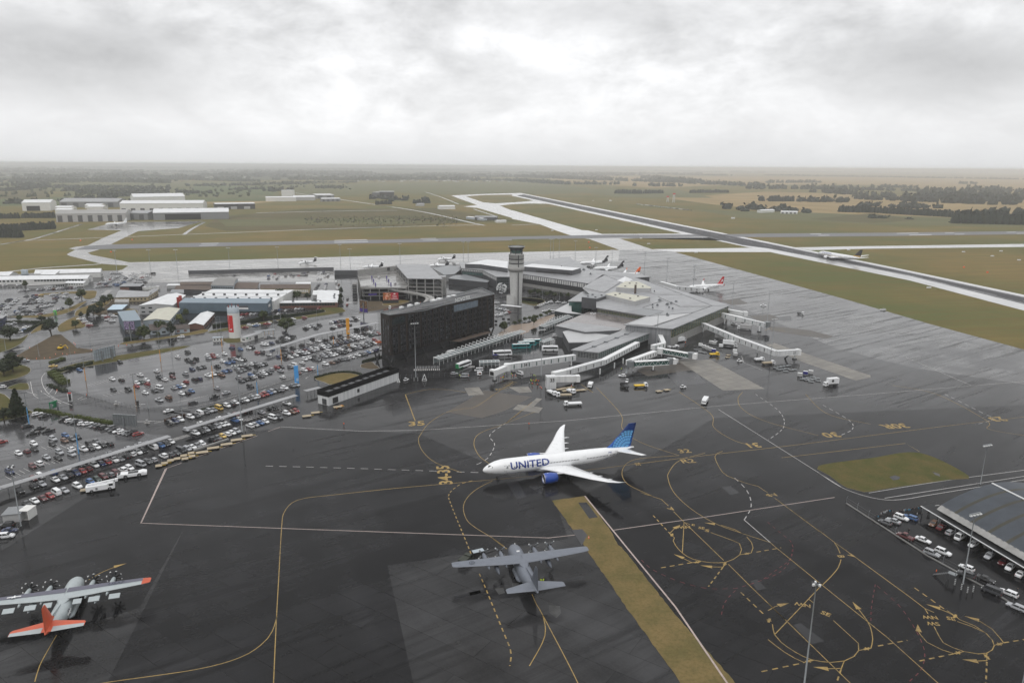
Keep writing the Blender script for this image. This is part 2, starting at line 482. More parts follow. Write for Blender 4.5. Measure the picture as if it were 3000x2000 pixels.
reg('white_line',(0.5,0.5,0.5),0.5,spec=0.3,world=True,fn=worn((0.48,0.47,0.46),.4))
reg('pink_line',(0.5,0.5,0.5),0.5,spec=0.3,world=True,fn=worn((0.44,0.36,0.33),.3))
reg('red_line',(0.12,0.025,0.028),0.6,0.3,0.5,spec=0.3,world=True)
reg('runway_white',(0.46,0.46,0.47),0.6,0.2,0.2,spec=0.2,world=True)

# ------------------------------------------------------------------ terrain: one sheet to the horizon
b = MB(); n = 64
rings = [[(r*math.cos(2*math.pi*i/n),r*math.sin(2*math.pi*i/n),0) for i in range(n)] for r in (300,1500,6000,20000,48000)]
b.loft(rings,'grass',cap=(False,False),smooth=False)
b.add(rings[0],[list(range(n))],'grass')
struct(b,'ground')
NS = [0]
def sheet(name,s,z,key):
    NS[0] += 1; z += NS[0]*0.00008
    b = MB(); b.poly(Q(s),z,key); return struct(b,name)
# paddocks out on the plain
for k_,s_ in (('field_tan','F 1240,405 2600,408 2600,440 2352,447 2000,425 1700,424 1500,432 1290,418'),
               ('field_tan','F 1530,455 1760,440 2000,448 2352,452 2600,456 2600,505 2352,505 2100,510 1900,496 1640,470'),
               ('field_green','F -200,415 640,418 640,438 -200,440'),
               ('field_scrub','F -200,432 110,432 112,455 -200,462'),
               ('field_green','F 150,432 620,436 650,452 150,462'),
               ('field_bright','F 450,425 660,430 620,448 430,448'),
               ('field_green','F 640,425 1240,415 1400,440 1250,447 1040,447 900,442 700,455'),
               ('field_scrub','F 500,498 700,480 1000,478 1190,508 1050,512 800,528 520,530 470,520'),
               ('field_green','F 500,505 880,500 1010,512 760,517 520,520'),('field_green','F 1240,432 1560,436 1640,455 1420,452'),('field_green','F 1600,482 1850,488 2352,506 2352,522 2000,515 1700,500'),
               ('field_tan','F 380,466 560,462 640,462 560,470'),
               ('field_scrub','F 1860,503 2000,490 2110,505 2000,513')):
    sheet('field',s_,0.03,k_)
reg('far_green',(0.1,0.1,0.1),0.95,spec=0.05,world=True,fn=field((0.06,0.068,0.045),(0.095,0.1,0.062)))
sheet('field','F -300,384 900,386 1290,390 1500,398 1240,404 640,414 -300,412',0.026,'far_green')
sheet('field','F -300,456 130,452 450,448 640,442 640,462 450,470 -300,476',0.027,'field_bright')
# ------------------------------------------------------------------ runways and taxiways
sheet('taxiway','A2 1790,385 2100,371 2352,364 A3 80,362 700,484 1700,740 1800,768 690,783 540,752 400,705 250,648 60,612 0,600 A2 2352,592 2040,500 1905,487 2030,472 1870,415',0.05,'shoulder')
sheet('taxiway','A3 690,778 980,778 1290,880 1480,900 990,887',0.055,'concrete_wet')
sheet('taxiway','A3 1285,878 2180,866 A4 90,905 A3 1490,903',0.05,'shoulder')
sheet('taxiway','A4 250,862 800,852 2352,830 2700,825 2700,852 2352,858 900,874 390,888',0.05,'shoulder')
sheet('taxiway','A1 1120,705 960,770 800,845 690,857 635,872 690,885 612,925 640,940 930,1012 1180,1032 1240,1000 1180,997 840,930 808,912 900,885 1000,850 1035,825 1270,712',0.05,'concrete_wet')
sheet('hangar_pad','A1 800,700 960,655 1190,628 1870,620 1640,685 1270,713 1120,704',0.045,'concrete_wet')
sheet('grass_island','A2 1925,393 2100,381 2352,377 A3 0,389 210,430 130,440 0,450 A2 2352,449 2200,458 2090,449',0.09,'grass')
sheet('grass_island','A2 2240,478 2352,465 A3 150,459 330,461 1560,736 830,739 700,706 640,703 0,520 A2 2352,524',0.09,'grass')
for s_,w_ in (('A1 0,835 220,800 320,782 750,648',6),('A1 220,800 700,782 1150,765 1700,742 2352,718 A2 700,690 1700,662 2080,655',5),
               ('A1 0,1092 400,1050 930,1014',6),('A1 1690,745 1750,700 1880,628',6),('A2 0,545 800,527 1300,522',7),
               ('A2 280,350 900,440 1500,530 2000,640 2100,660',7),('A2 1560,355 1700,400 1860,465',5),('A3 0,658 250,647',5),('A2 2000,510 2220,580',5)):
    NS[0] += 1; b = MB(); b.ribbon(smooth_line(Q(s_),40),w_,0.035 + NS[0]*.0003,'concrete_wet'); struct(b,'service_road')
rw_up = Q('A3 80,363 1050,553 1980,738 A4 0,812 1200,1055 2352,1298 2800,1395')
rw_lo = Q('A3 0,388 1000,610 2200,868 A4 90,920 1300,1165 2352,1442 2800,1560')
co_up = Q('A3 110,376 1050,566 1960,746 A4 0,826 1200,1072 2352,1318 2800,1416')
co_lo = Q('A3 40,386 1000,592 2120,842 A4 0,872 1300,1122 2352,1382 2800,1494')
b = MB(); b.poly(rw_up + rw_lo[::-1],0.10,'shoulder'); struct(b,'runway_shoulder')
b = MB(); b.poly(co_up + co_lo[::-1],0.16,'runway'); struct(b,'runway')
xs_up = Q('A1 790,850 1030,834 2352,812 A2 1200,790 2352,763 A3 870,746 1700,745 2352,735 A4 1200,727 2352,713 2800,708')
xs_lo = Q('A1 690,884 980,878 2352,845 A2 1200,822 2352,798 A3 0,788 1000,774 1800,766 A4 0,768 1200,757 2352,741 2800,737')
b = MB(); b.poly(xs_up + xs_lo[::-1],0.13,'runway_old'); struct(b,'crosswind_runway')
sheet('runway_shoulder','A3 980,775 1800,766 1960,800 1830,772 1000,782',0.11,'shoulder')
# white runway paint
b = MB()
for s_ in ('A1 1850,826 2005,822 2010,828 1850,832','A1 1830,844 1990,840 1992,845 1832,849','A2 720,797 1010,789 1030,795 720,803',
           'A2 720,814 1030,806 1030,813 720,821','A2 1510,780 1655,777 1655,782 1512,784','A2 1532,796 1675,793 1675,798 1532,800',
           'A4 388,738 488,736 490,742 390,744','A4 462,751 565,748 567,754 464,756','A4 1183,731 1380,728 1382,734 1186,737',
           'A4 1295,746 1500,742 1505,749 1300,752','A4 1625,728 1710,726 1712,731 1627,733','A4 1713,740 1803,737 1805,742 1716,744','A4 2190,721 2275,719 2277,724 2192,726','A4 2285,732 2352,730 2352,735 2287,737'):
    b.poly(Q(s_),0.20,'runway_white')
cl = [((u[0] + l[0])/2,(u[1] + l[1])/2) for u,l in ((co_up[0],co_lo[0]),(co_up[3],co_lo[3]),(co_up[-1],co_lo[-1]))]
for d in dashes(cl,30,30): b.ribbon(d,0.9,0.20,'runway_white')
for s_,o in ((co_up,-3.0),(co_lo,3.0)): b.ribbon([(p[0] + o,p[1]) for p in s_],0.9,0.20,'runway_white')
for d in dashes([((u[0] + l[0])/2,(u[1] + l[1])/2) for u,l in ((xs_up[0],xs_lo[0]),(xs_up[2],xs_lo[2]),(xs_up[-1],xs_lo[-1]))],30,30): b.ribbon(d,0.7,0.20,'runway_white')
for k_ in range(4):
    a_ = [p for p in (rw_up[1],rw_lo[1])]
struct(b,'runway_markings')

# ------------------------------------------------------------------ the paved heart of the airport
apron_s = 'N -500,2600 -500,840 A1 0,1125 320,1095 980,1075 1130,1072 1240,1000 2352,970 A2 1200,936 2352,905 A3 500,895 990,885 1290,880 1480,900 2352,1140 A4 720,1340 1500,1568 N 3300,1105 3600,1200 3600,2600'
sheet('apron',apron_s,0.05,'apron')
reg('plaza_stone',(0.24,0.18,0.135),0.35,0.2,0.3,spec=.4,world=True)
reg('apron_pale',(0.1,0.1,0.1),0.25,spec=0.5,ior=1.4,world=True,fn=wet((0.13,0.13,0.13),(0.035,0.035,0.037),0.02,0.42,tan_=(0.07,0.065,0.06)))
sheet('far_apron','A1 1180,999 2352,972 A2 1200,938 2352,907 A3 500,897 990,887 F 1420,600 1290,600 1060,606 800,622 440,630 300,640 270,625',0.0515,'concrete_wet')
sheet('side_apron','F 1290,600 1420,600 A3 990,888 1290,882 1480,902 2352,1142 A4 720,1342 1500,1570 N 3300,1107 3500,1180 F 2500,905 2100,845 1920,800 1830,760 1700,705 1560,655 1400,615',0.0525,'apron_pale')
sheet('staff_yard','D3 740,400 960,240 1480,235 2352,215 B2 900,140 1480,150 1490,300 900,300 380,285 D3 1340,385',0.0535,'concrete_wet')
sheet('plaza','B3 1590,905 1760,790 1960,770 2130,700 2352,640 B4 660,600 480,700 330,800 200,850 B3 1960,870 1700,960',0.0655,'plaza_stone')
sheet('grass_verge','A1 610,1052 930,1015 1180,1028 1120,1068 980,1072 900,1050',0.075,'grass')
# darker new asphalt bays in the foreground
sheet('apron_bay','F -200,1600 -100,1330 420,1000 640,985 960,995 1110,1060 1275,1150 1420,1570 1520,1800 -200,1800',0.054,'asphalt_dark')
sheet('apron_bay','F 1340,1140 1640,960 2352,930 2600,1000 2600,1800 1760,1800 1560,1450',0.054,'asphalt_dark')
sheet('apron_bay','F 890,1298 1320,1235 1345,1260 1560,1590 1620,1800 1000,1800',0.058,'apron')
sheet('apron_bay','F -200,1560 320,1395 430,1200 250,1560 200,1800 -200,1800',0.058,'apron')
sheet('car_park_paving','B1 740,1000 860,900 1100,850 1500,790 2130,650 2352,610 B2 500,890 1000,850 1300,740 1980,650 2010,1090 1400,1290 1100,1370 700,1500 C2 900,470 500,545 200,560 B1 1600,1375 1300,1300 860,1170 720,1110',0.056,'asphalt_lot')
sheet('car_park_paving','D7 -400,760 -400,60 250,130 400,20 600,80 C1 1300,400 1620,470 1950,490 0,1100',0.056,'asphalt_lot')
for s_,w_ in (('B1 -300,1120 0,1090 150,1060',11),('B1 -300,1210 0,1160 250,1210 450,1300',9),('B2 2352,440 1700,660 1100,740 500,850 B1 2352,570 1700,665 1100,790 700,880 520,950 450,1020 450,1110 540,1200 800,1310 1250,1410 1700,1450 2050,1420 C2 500,600 900,520 1500,375 2352,130',11),
               ('B1 -300,860 60,760 250,660 600,420 900,230 1110,70 1300,-60',11),('B1 -300,330 100,330 500,330 740,320',8),('B1 0,760 200,840 420,980',11),('D2 -400,560 0,540 900,490 1700,430 2100,420',9),
               ('D4 60,1000 110,740 150,480 190,300',13)):
    NS[0] += 1; b = MB(); b.ribbon(smooth_line(Q(s_),4),w_,0.062 + NS[0]*.0001,'asphalt_road'); struct(b,'road')
def island(name,s,key,h=0.14,kerb=0.3,sm=True):
    p = Q(s)
    if sm: p = smooth_line(p,3.0,True)
    b = MB()
    if area(p) < 0: p = p[::-1]
    b.prism(p,0.0,ZA + h,'kerb')
    q = []
    for i in range(len(p)):
        a,c = p[i - 1],p[(i + 1) % len(p)]; dx,dy = c[0] - a[0],c[1] - a[1]; l = math.hypot(dx,dy) or 1
        q.append((p[i][0] - dy/l*kerb,p[i][1] + dx/l*kerb))
    b.poly(q,ZA + h + 0.02,key)
    return struct(b,name)
for s_,k_ in (('B1 -200,840 0,845 250,860 340,890 357,922 320,965 180,1020 0,1060 -200,1080','lawn'),
               ('B1 -200,1170 0,1180 60,1200 180,1300 330,1375 390,1400 300,1440 150,1480 -200,1500','lawn'),
               ('B1 75,1128 230,1067 320,1070 335,1140 250,1150','lawn'),
               ('B1 575,945 800,860 1080,800 1500,728 2130,640 2120,668 1640,765 1080,865 860,895 680,960','lawn'),
               ('B1 690,480 670,410 850,310 960,330 980,420 840,450','dry_grass'),
               ('B1 80,305 480,285 760,215 900,155 1000,130 840,235 660,290 420,318','dry_grass'),
               ('D2 770,528 1300,490 1780,470 1855,480 1835,580 1790,612 1640,630 1450,530 900,548','dry_grass'),
               ('B1 900,220 1160,130 1290,100 1200,190 930,290 860,300','dry_grass'),
               ('B1 430,420 520,380 540,430 350,500','dry_grass'),('B1 -200,560 200,560 330,500 250,610 60,700 -200,740','lawn'),
               ('B2 60,865 420,795 1040,702 1380,640 1290,600 1550,590 1600,615 1595,645 1250,702 700,780 430,832 80,885','lawn'),
               ('B2 1262,1410 1350,1368 1600,1343 1740,1358 1785,1375 1500,1482 1370,1452','dry_grass'),
               ('B2 1790,1250 1910,1215 1960,1250 2010,1290 1890,1300 1800,1285','soil'),
               ('D4 720,760 1000,700 1180,720 1000,770 760,800','dry_grass'),
               ('B2 200,950 420,945 440,985 260,1000','lawn'),
               ('T 680,1345 1176,1390 1176,1460 960,1500 660,1420','lawn'),('B4 100,480 370,510 320,580 90,530','lawn'),
               ('B1 1420,600 2000,520 2352,450 2352,490 1900,560 1440,625','dry_grass'),
               ('D3 30,900 300,850 560,860 590,930 240,880','dry_grass')):
    island('grass_island',s_,k_)
sheet('building_site','B1 165,768 300,690 560,545 620,512 700,508 890,662 1060,682 1330,642 1060,712 740,748 600,792 300,802',0.075,'soil')
sheet('new_slab','B1 740,515 1290,430 1425,580 885,668',0.085,'asphalt_road')
sheet('building_site','D4 440,720 700,720 740,800 1180,730 1000,800 700,860 300,930',0.066,'soil')
sheet('verge','D2 2050,640 2352,560 2352,900 1950,960 1750,900',0.066,'soil')
# raised strips of grass among the parking bays
pl_ = Q('C4 1240,1045 1625,988 C5 2100,0 2200,180 C7 80,790 700,1568 N 2155,2000 2400,2300 2230,2300 1995,2000 C5 2352,980 1800,180 1690,20')
rj = random.Random(3); pj = []
for i in range(len(pl_)):
    a,c = pl_[i - 1],pl_[i]; n_ = max(1,int(math.dist(a,c)/1.5)); pj += [tuple(q + rj.uniform(-.18,.18) for q in along(a,c,k_/n_)) for k_ in range(n_)]
b = MB(); b.prism(pj,0.0,0.10,'soil','dry_grass'); struct(b,'grass_island')
sheet('gravel_pad','C4 1545,1068 1640,1064 1770,1235 1670,1250',0.125,'dark_patch')
sheet('gravel_pad','C4 1470,1380 1590,1372 1650,1440 1585,1560',0.125,'grey_patch')
b = MB(); b.ribbon(Q('C4 1620,990 2090,1568 C7 700,1480 N 2130,2000 2370,2300'),0.5,0.13,'pink_line'); struct(b,'edge_line')
b = MB(); b.prism(smooth_line(Q('F 1880,1070 2000,1052 2112,1040 2225,1093 2180,1102 2050,1120 1985,1130 1945,1120 1905,1092'),3,True),0.0,0.12,'kerb','lawn'); struct(b,'grass_island')
for s_,k_,z_ in (('C6 805,185 870,165 930,185 915,215 850,222','dark_patch',0.126),('C6 1300,125 1380,150 1390,180 1330,160','grey_patch',0.126)):
    sheet('worn_patch',s_,z_,k_)
# concrete stand slabs and old patches
for s_,k_,z_ in (('B5 160,1215 510,1185 1140,1525 660,1545','slab',0.066),('B5 1150,1015 1250,1000 2352,1370 2352,1395 2180,1430 1500,1190','slab',0.066),
                   ('D6 1205,785 1450,765 1540,895 1280,910','slab',0.066),('D6 1950,770 2280,758 2345,850 2130,865','slab',0.066),
                   ('D5 1330,1010 1440,1025 1270,1180 1455,1205 1370,1314 840,1240 950,1140 1160,1160','slab',0.068),
                   ('D6 900,1190 1550,820 2000,890 2352,930 1900,1160 1500,1290','tan_patch',0.063),('B4 1750,1190 2100,1180 2300,1290 1900,1330 1560,1380 1420,1310','tan_patch',0.063),
                   ('B5 630,510 840,490 950,545 760,565','tan_patch',0.063),('B5 960,690 1200,670 1330,720 1100,760','tan_patch',0.063),
                   ('B5 1170,800 1650,850 1920,920 1850,950 1200,860','tan_patch',0.063),('B5 1280,700 1440,690 1450,740 1330,745','grey_patch',0.064),
                   ('C4 715,830 840,800 950,1000 840,1030','dark_patch',0.063),('C7 1230,105 1330,90 1440,170 1330,195','dark_patch',0.063),
                   ('C7 1560,1180 1640,1160 1750,1270 1640,1290','dark_patch',0.063),('C8 230,720 300,705 520,870 400,900','dark_patch',0.063),
                   ('C5 1400,870 1530,880 1545,960 1490,1020 1410,960','slab_worn',0.064),('C5 780,680 880,670 900,730 830,750','slab_worn',0.064),
                   ('C5 980,620 1060,610 1070,670 980,680','slab_worn',0.064),('B4 1780,1360 2120,1340 2230,1460 1900,1490','grey_patch',0.064)):
    if k_ == 'slab_worn' and k_ not in SPEC: reg('slab_worn',(0.06,0.06,0.06),0.6,0.4,0.5,spec=0.3,world=True)
    sheet('concrete_patch',s_,z_,k_)
# oil and water trails under the parked turboprop
b = MB()
for s_,w_ in (('C5 315,785 440,755 620,715 760,690',1.4),('C5 490,740 620,715',2.0),('C5 770,650 830,630 900,570',1.8),('C5 1500,595 1600,585 1700,560 1800,545',1.5),('C5 1340,520 1420,560',4.0)):
    b.ribbon(smooth_line(Q(s_),2),w_,0.067,'dark_patch')
struct(b,'fluid_stains')
# dark tyre tracks sweeping across the wet apron
b = MB(); r_ = random.Random(4)
for i in range(9):
    k_ = i*26
    b.ribbon(smooth_line(Q('D6 %d,%d %d,%d %d,%d %d,%d' % (-60 + k_*0.4,1010 + k_*1.2,300,930 + k_*0.9,620,800 + k_*0.8,900 + k_,690 + k_*0.8)),4),r_.uniform(0.5,1.3),0.0665,'dark_patch')
struct(b,'tyre_marks')
# ------------------------------------------------------------------ apron markings
def marks(name,key,z,lines,w=.32,dash=None,step=2.0):
    b = MB()
    for s_ in lines:
        ww = w
        if s_[0] == '*': ww,s_ = w*2.2,s_[1:]
        straight = s_[0] == '='
        p = Q(s_[1:] if straight else s_)
        if len(p) > 2 and not straight: p = smooth_line(p,step)
        for d in (dashes(p,*dash) if dash else [p]): b.ribbon(d,ww,z,key)
    return struct(b,name)
marks('yellow_guide_line','yellow_line',.080,(
    'F 627,1600 634,1440 640,1330 647,1210 652,1178 670,1155 700,1144 760,1137 900,1122 1080,1106 1300,1085 1600,1048 1800,1025 2000,1000 2200,975 2400,952',
    'F 636,1415 625,1450 600,1480 550,1510 450,1537 250,1566 150,1585',
    'C4 560,815 380,910 270,1010 225,1120 262,1260 360,1350 540,1460 700,1568 C5 750,100 920,225','C5 1210,745 1260,860 1330,980 1364,1150 1330,1300 1180,1568','C5 1330,980 1640,1568 1800,1900',
    'C4 560,640 480,590 400,520 347,400 378,300 490,235 700,160 920,0 D6 1900,1377 2352,1015','D6 215,893 380,850 560,815 700,805 950,815 1230,855','*=D6 215,893 380,1335',
    'D6 2030,680 1800,830 1400,1095 1200,1130 900,1195 610,1377 F 968,995 961,1010 970,1035 1000,1062 1060,1085','*=D6 2030,680 1640,935',
    'F 1370,890 1425,950 1430,985 1470,1015 1560,1046','F 1560,900 1632,950 1640,982 1690,1013 1740,1024','F 1706,900 1695,916 1706,940 1760,968 1880,1000','F 1850,905 1900,950 2000,974','F 2352,1000 2270,985 2265,965 2150,905 2050,885',
    '=F 1795,1051 2080,1018 2112,1037','F 1560,1046 1460,1055 1430,1078 1440,1110 1500,1140 C7 300,165 540,245','=C7 540,245 620,320','=C7 680,385 800,505 1255,945','=C7 1310,990 1560,1240 1960,1625',
    'F 1620,1040 1560,1058 1536,1085 C7 615,0 650,110 720,210 850,330 1010,440 1200,540 1480,640 1790,740','F 1660,1036 1642,1048 1660,1085 C7 1360,0 1500,55 1650,95','=C7 1650,95 1760,170','=C7 1840,230 2352,610 C6 0,800','=C7 1790,740 C8 60,0 490,350 1100,840 1560,1254 1700,1370',
    '=C6 0,800 170,930','C6 170,930 210,990 240,1060','C6 250,1130 220,1220 140,1320 40,1420','=C6 170,930 430,1115 1050,1568 C8 1440,570','=C6 430,1115 340,1060',
    '=C7 800,505 870,535','C7 1105,625 1435,750 1460,820 1440,880 1370,930 1280,965 1100,970 900,930 780,860 700,770 675,720 690,685','=C7 690,685 650,650','=C7 800,505 780,860','C7 1220,540 1380,590 1475,640','C7 1520,675 1575,740 1592,800 1570,860','=C7 1570,860 1440,880',
    'C7 640,630 690,580 755,545','=C7 1155,525 1070,520','=C7 890,970 715,885','C7 1245,1020 1140,1020 1040,1010','=C7 890,972 1010,955','=C7 1285,965 1245,1025',
    '=C8 480,370 60,810','=C8 375,485 420,520','=C8 600,680 830,890','C8 830,890 833,955 790,1010 700,1052 580,1065 400,1040 250,970 120,880 60,810 40,715','C8 0,855 150,970 330,1065 425,1045','=C8 700,1052 670,1130','C8 945,935 962,850 940,740 910,680 800,535','=C8 835,955 945,935','=C8 0,520 760,1260','C8 0,590 60,555 150,525','C8 670,1120 560,1123 460,1115',
    '=C8 1440,570 1525,607','C8 1740,690 1870,735 2000,795','C8 1720,640 1760,672 1900,730 2000,795 2060,860 2078,910 2060,950 2010,980 1930,987 1800,965 1700,930 1610,885 1525,735','=C8 1440,570 1470,620','C8 1375,770 1400,810 1460,880 1600,950 1710,985 1800,965','C8 1860,655 1950,690 2060,760 2130,840 2165,885','C8 2010,1048 1930,1052 1850,1045','=C8 2010,980 2010,1050','=C8 2080,908 2160,885','=C8 1645,590 1720,640','C8 1720,640 1640,600 1500,545',
    'C3 980,605 1100,530 1200,480 1300,440 1400,408','C3 650,1215 560,1370 455,1568 400,1750','D6 2400,1180 1900,1377'),.23)
marks('yellow_dashed_line','yellow_line',.081,('C4 330,815 200,850 90,930 55,990 70,1050 140,1230 280,1568 C5 540,370','C5 605,510 670,660 760,880 870,1150 960,1370 972,1450 955,1568','C7 445,430 650,650','C7 1630,850 1915,800','C7 535,1030 890,970','C7 1245,1025 1080,1245','C7 1450,1310 1720,1568','C8 1010,915 1280,862','C8 -60,1150 330,1068','C8 2010,1060 2000,1300','C8 2165,885 2450,840','C8 1390,1052 1710,985','C8 1345,380 1640,590','C8 670,1130 630,1254'),.36,(1.6,1.3))
marks('white_guide_line','white_line',.079,('F 1650,940 1935,1120','=F 645,980 830,990 960,988 1300,966 1650,932 2000,905 2400,872','C6 0,140 250,300 520,400 770,447 1000,435 1300,385 2352,215 2600,180','C6 570,367 1000,295 1450,225 1760,182 2352,105','=C6 750,427 2352,175','C7 1490,480 1790,740','=B5 870,1145 900,1225 1110,1310','=F 2080,820 2230,885','C6 1230,532 1380,505'),.28)
marks('white_dashed_line','white_line',.079,('F 610,1070 800,1075 1100,1085','C7 1380,0 1500,115 1560,230 1565,350 1490,480','C4 720,150 530,290 585,400 500,560 330,650','F 1735,905 1790,945 1800,980 1765,1010','F 1890,930 1950,965 1958,985 1930,1000','F 2170,905 2250,945 2280,962 2240,975'),.3,(3,2.4))
marks('pink_edge_line','pink_line',.079,('=F 380,1076 323,1201 700,1215 1260,1235 1322,1228','=F 1410,1217 1600,1190 1917,1142','=C1 1620,1500 1915,868 2085,808','=C2 1510,838 1650,788','=C2 960,1035 1390,885','=C2 640,1145 830,1085'),.3)
marks('red_dashed_line','red_line',.079,('C7 310,940 420,1040 600,1130 800,1205 1050,1265 1250,1272 1400,1265 1700,1170 1900,1080 2010,960 2050,820 2020,720 1930,650 1740,490','C7 1230,1568 1250,1470 1300,1380 1410,1270','C8 985,350 950,560 945,700','C8 1000,360 1200,540 1330,720 1420,900 1440,1010 1400,1140 1280,1254','C8 -40,300 100,200 200,120 230,0'),.2,(1.5,1.5))
marks('road_marking','white_line',.075,('B1 520,950 478,1010 500,1110 570,1200 690,1270 830,1320','B1 580,905 900,800 1200,735','C1 700,270 1100,330 1400,340 1800,330','C2 520,575 900,500 1400,350 1900,195','B1 420,835 600,820','B1 500,1180 560,1215 700,1300','B1 350,1050 380,1190 440,1240','B1 300,1160 430,1205','B1 1560,712 1680,680','B1 1770,685 1860,655','B1 2000,645 2070,630','C2 1080,490 1130,460','C2 1290,420 1330,400','C2 1440,385 1480,360','C2 1940,230 1990,195','B2 1160,1408 1200,1375','B2 1270,1355 1320,1335','B2 640,1560 700,1530','C2 0,720 300,725','C2 200,745 330,715','B2 1600,535 1755,530','B1 890,1255 950,1225','B1 920,1260 1000,1235','C1 690,275 760,285','B1 630,1195 660,1150','B1 560,1185 610,1130','B1 520,1140 550,1105','B1 470,1150 480,1170','C2 1220,720 1290,690','C2 1260,720 1330,690'),.3)
b = MB()
for s_,n_,w_ in (('C2 400,940 600,880',14,3.2),('B1 155,690 285,665',9,4.0),('B2 1620,537 1755,530',10,4.0),('D2 1990,545 2100,455',7,5.0),('D6 1260,425 1380,425',6,4),('D6 350,480 800,470',14,3.5)):
    g = Q(s_); d = (Vector(g[1]) - Vector(g[0])).normalized(); n = Vector((-d.y,d.x))*w_/2; L_ = math.dist(*g)/n_
    for i in range(n_): p = Vector(g[0]) + d*L_*(i + .25); q = p + d*L_*.5; b.poly([tuple(p - n),tuple(q - n),tuple(q + n),tuple(p + n)],.077,'white_line')
struct(b,'crossing_stripes')
b = MB()       # bay lines of the parking rows
for s_,n_,sk in (('C1 60,960 520,760',9,(-34,5)),('C1 330,820 620,770',5,(-34,5)),('C2 1220,690 1700,560',12,(-34,5)),('B1 1000,1080 1500,960',14,(-34,5)),('B1 1180,1200 2000,1010',18,(-34,5)),('B1 1500,800 2200,660',20,(-34,5)),('C2 430,510 720,450',6,(56,5)),('B2 950,1240 1300,1110',10,(-34,5)),('C1 1250,690 1500,610',7,(-34,5)),('B3 1750,1130 2050,1090',8,(-34,6)),('C1 470,620 1200,560',10,(-34,5))):
    g = Q(s_); u = Vector((math.cos(R(sk[0])),math.sin(R(sk[0]))))*sk[1]
    for i in range(n_ + 1): p = Vector(along(*g,i/n_)); b.ribbon([tuple(p),tuple(p + u)],.17,.076,'white_line')
struct(b,'bay_lines')
b = MB()       # arrow heads, block ticks and lettering on the apron
def head(k,tip,frm,L_=2.6,w=1.1):
    a,c = Vector(P(k,*tip)),Vector(P(k,*frm)); d = (a - c).normalized(); n = Vector((-d.y,d.x)); b.poly([tuple(a),tuple(a - d*L_ + n*w*.5),tuple(a - d*L_ - n*w*.5)],.083,'yellow_line')
for k,t_,f_ in (('C7',(755,538),(700,570)),('C7',(1032,513),(1100,522)),('C7',(680,873),(760,905)),('C7',(985,1002),(1060,1012)),('C8',(192,522),(120,537)),('C8',(413,1107),(500,1118)),('C8',(775,508),(830,570)),('C8',(1375,715),(1385,790)),('C8',(1800,638),(1880,662)),('C8',(1783,1038),(1880,1050)),('C8',(1450,530),(1530,555)),('C3',(1458,390),(1380,412))): head(k,t_,f_,3.4,1.5)
for k,x_,y_,a_ in (('C7',660,652,60),('C7',1525,867,20),('C7',950,965,20),('C7',1267,987,60),('C8',908,940,20),('C8',375,1052,20),('C8',10,680,60),('C8',1718,640,45),('C8',2125,897,20),('C8',1745,977,20),('C8',2010,1015,90),('C5',550,385,0)):
    x,y = P(k,x_,y_); b.box((x,y,.078),(.6,1.9,.006),'yellow_line',R(a_ - 90)); b.box((x,y,.0785),(1.2,.3,.007),'yellow_line',R(a_ - 90))
def word(tx_,k,x_,y_,ang,size,sx=1.0):
    x,y = P(k,x_,y_); u = Vector((math.cos(R(ang)),math.sin(R(ang)),0)); text_on(b,tx_,(x,y,.084),u,Vector((-u.y,u.x,0)),size*(1 if size > 4.6 else .72),'yellow_line',sx)
for a_ in (('34-35','F',1022,1090,100,7,1.1),('35','F',957,973,10,8,1),('32','F',1572,1036,8,5.4,1),('R2','F',1580,1059,8,5.4,1),('31','F',1728,1022,190,7,1),('30','F',1908,998,190,8,1),('30R','F',2055,978,190,8,1),('23','F',2290,962,190,8,1),('A','C7',652,352,215,4.5,1),('B','C7',1772,198,215,4.2,1),('A','C7',1838,190,215,4.2,1),('B','C6',247,1095,270,4.0,.9),('A','C6',375,1085,215,4.0,.9),
           ('NW','C7',797,562,178,3.4,1),('SE','C7',1000,575,-20,3,1),('NW','C8',318,535,160,3.2,1),('SE','C8',530,620,-40,3.2,1.1),('NW','C8',1487,650,175,3.0,1),('SW','C8',1515,708,175,3.0,1),('SE','C8',1680,665,-18,3,1),('S','C7',1065,605,-20,3.2,1.4),('E','C7',905,540,-20,2.4,1.4),('34','D6',1770,808,10,4,1),('32','C4',2230,625,100,4,1)): word(*a_)
struct(b,'apron_lettering')
marks('lead_in_bars','yellow_line',.082,['=D6 %d,%d %d,%d' % (x - 60,y - 14,x + 60,y + 14) for x,y in ((2030,680),(1990,705),(1960,730),(1920,745),(1895,775),(1860,800))] + ['=B5 1140,855 1190,830','=B5 1190,830 1380,865','=B5 590,1295 640,1310','=B4 790,1470 930,1568','=B4 370,1200 440,1245'],.3)
# ------------------------------------------------------------------ building materials
def fn_roof(t):
    br = t['N']('ShaderNodeTexBrick'); mp = t['N']('ShaderNodeMapping'); mp.inputs['Rotation'].default_value = (0,0,R(-36)); t['L'](t['vec'],mp.inputs[0]); t['L'](mp.outputs[0],br.inputs[0])
    for k_,v_ in (('Scale',1.0),('Brick Width',26.0),('Row Height',3.2),('Mortar Size',.09),('Color1',(.27,.275,.285,1)),('Color2',(.335,.34,.35,1)),('Mortar',(.16,.165,.17,1))): br.inputs[k_].default_value = v_
    return t['MIX'](t['MT']('MULTIPLY',t['RAMP'](t['NOISE'](.12,5,.65),.45,.75),.4),br.outputs[0],(.2,.2,.2)),t['MT']('ADD',.22,t['MT']('MULTIPLY',t['NOISE'](.2,4,.6),.35))
reg('steel_roof',(0.3,0.3,0.3),0.38,spec=0.5,fn=fn_roof)
reg('pale_roof',(0.44,0.445,0.45),0.4,0.10,0.2,spec=0.5)
reg('steel_roof_dark',(0.20,0.21,0.22),0.35,0.15,0.25,spec=0.5)
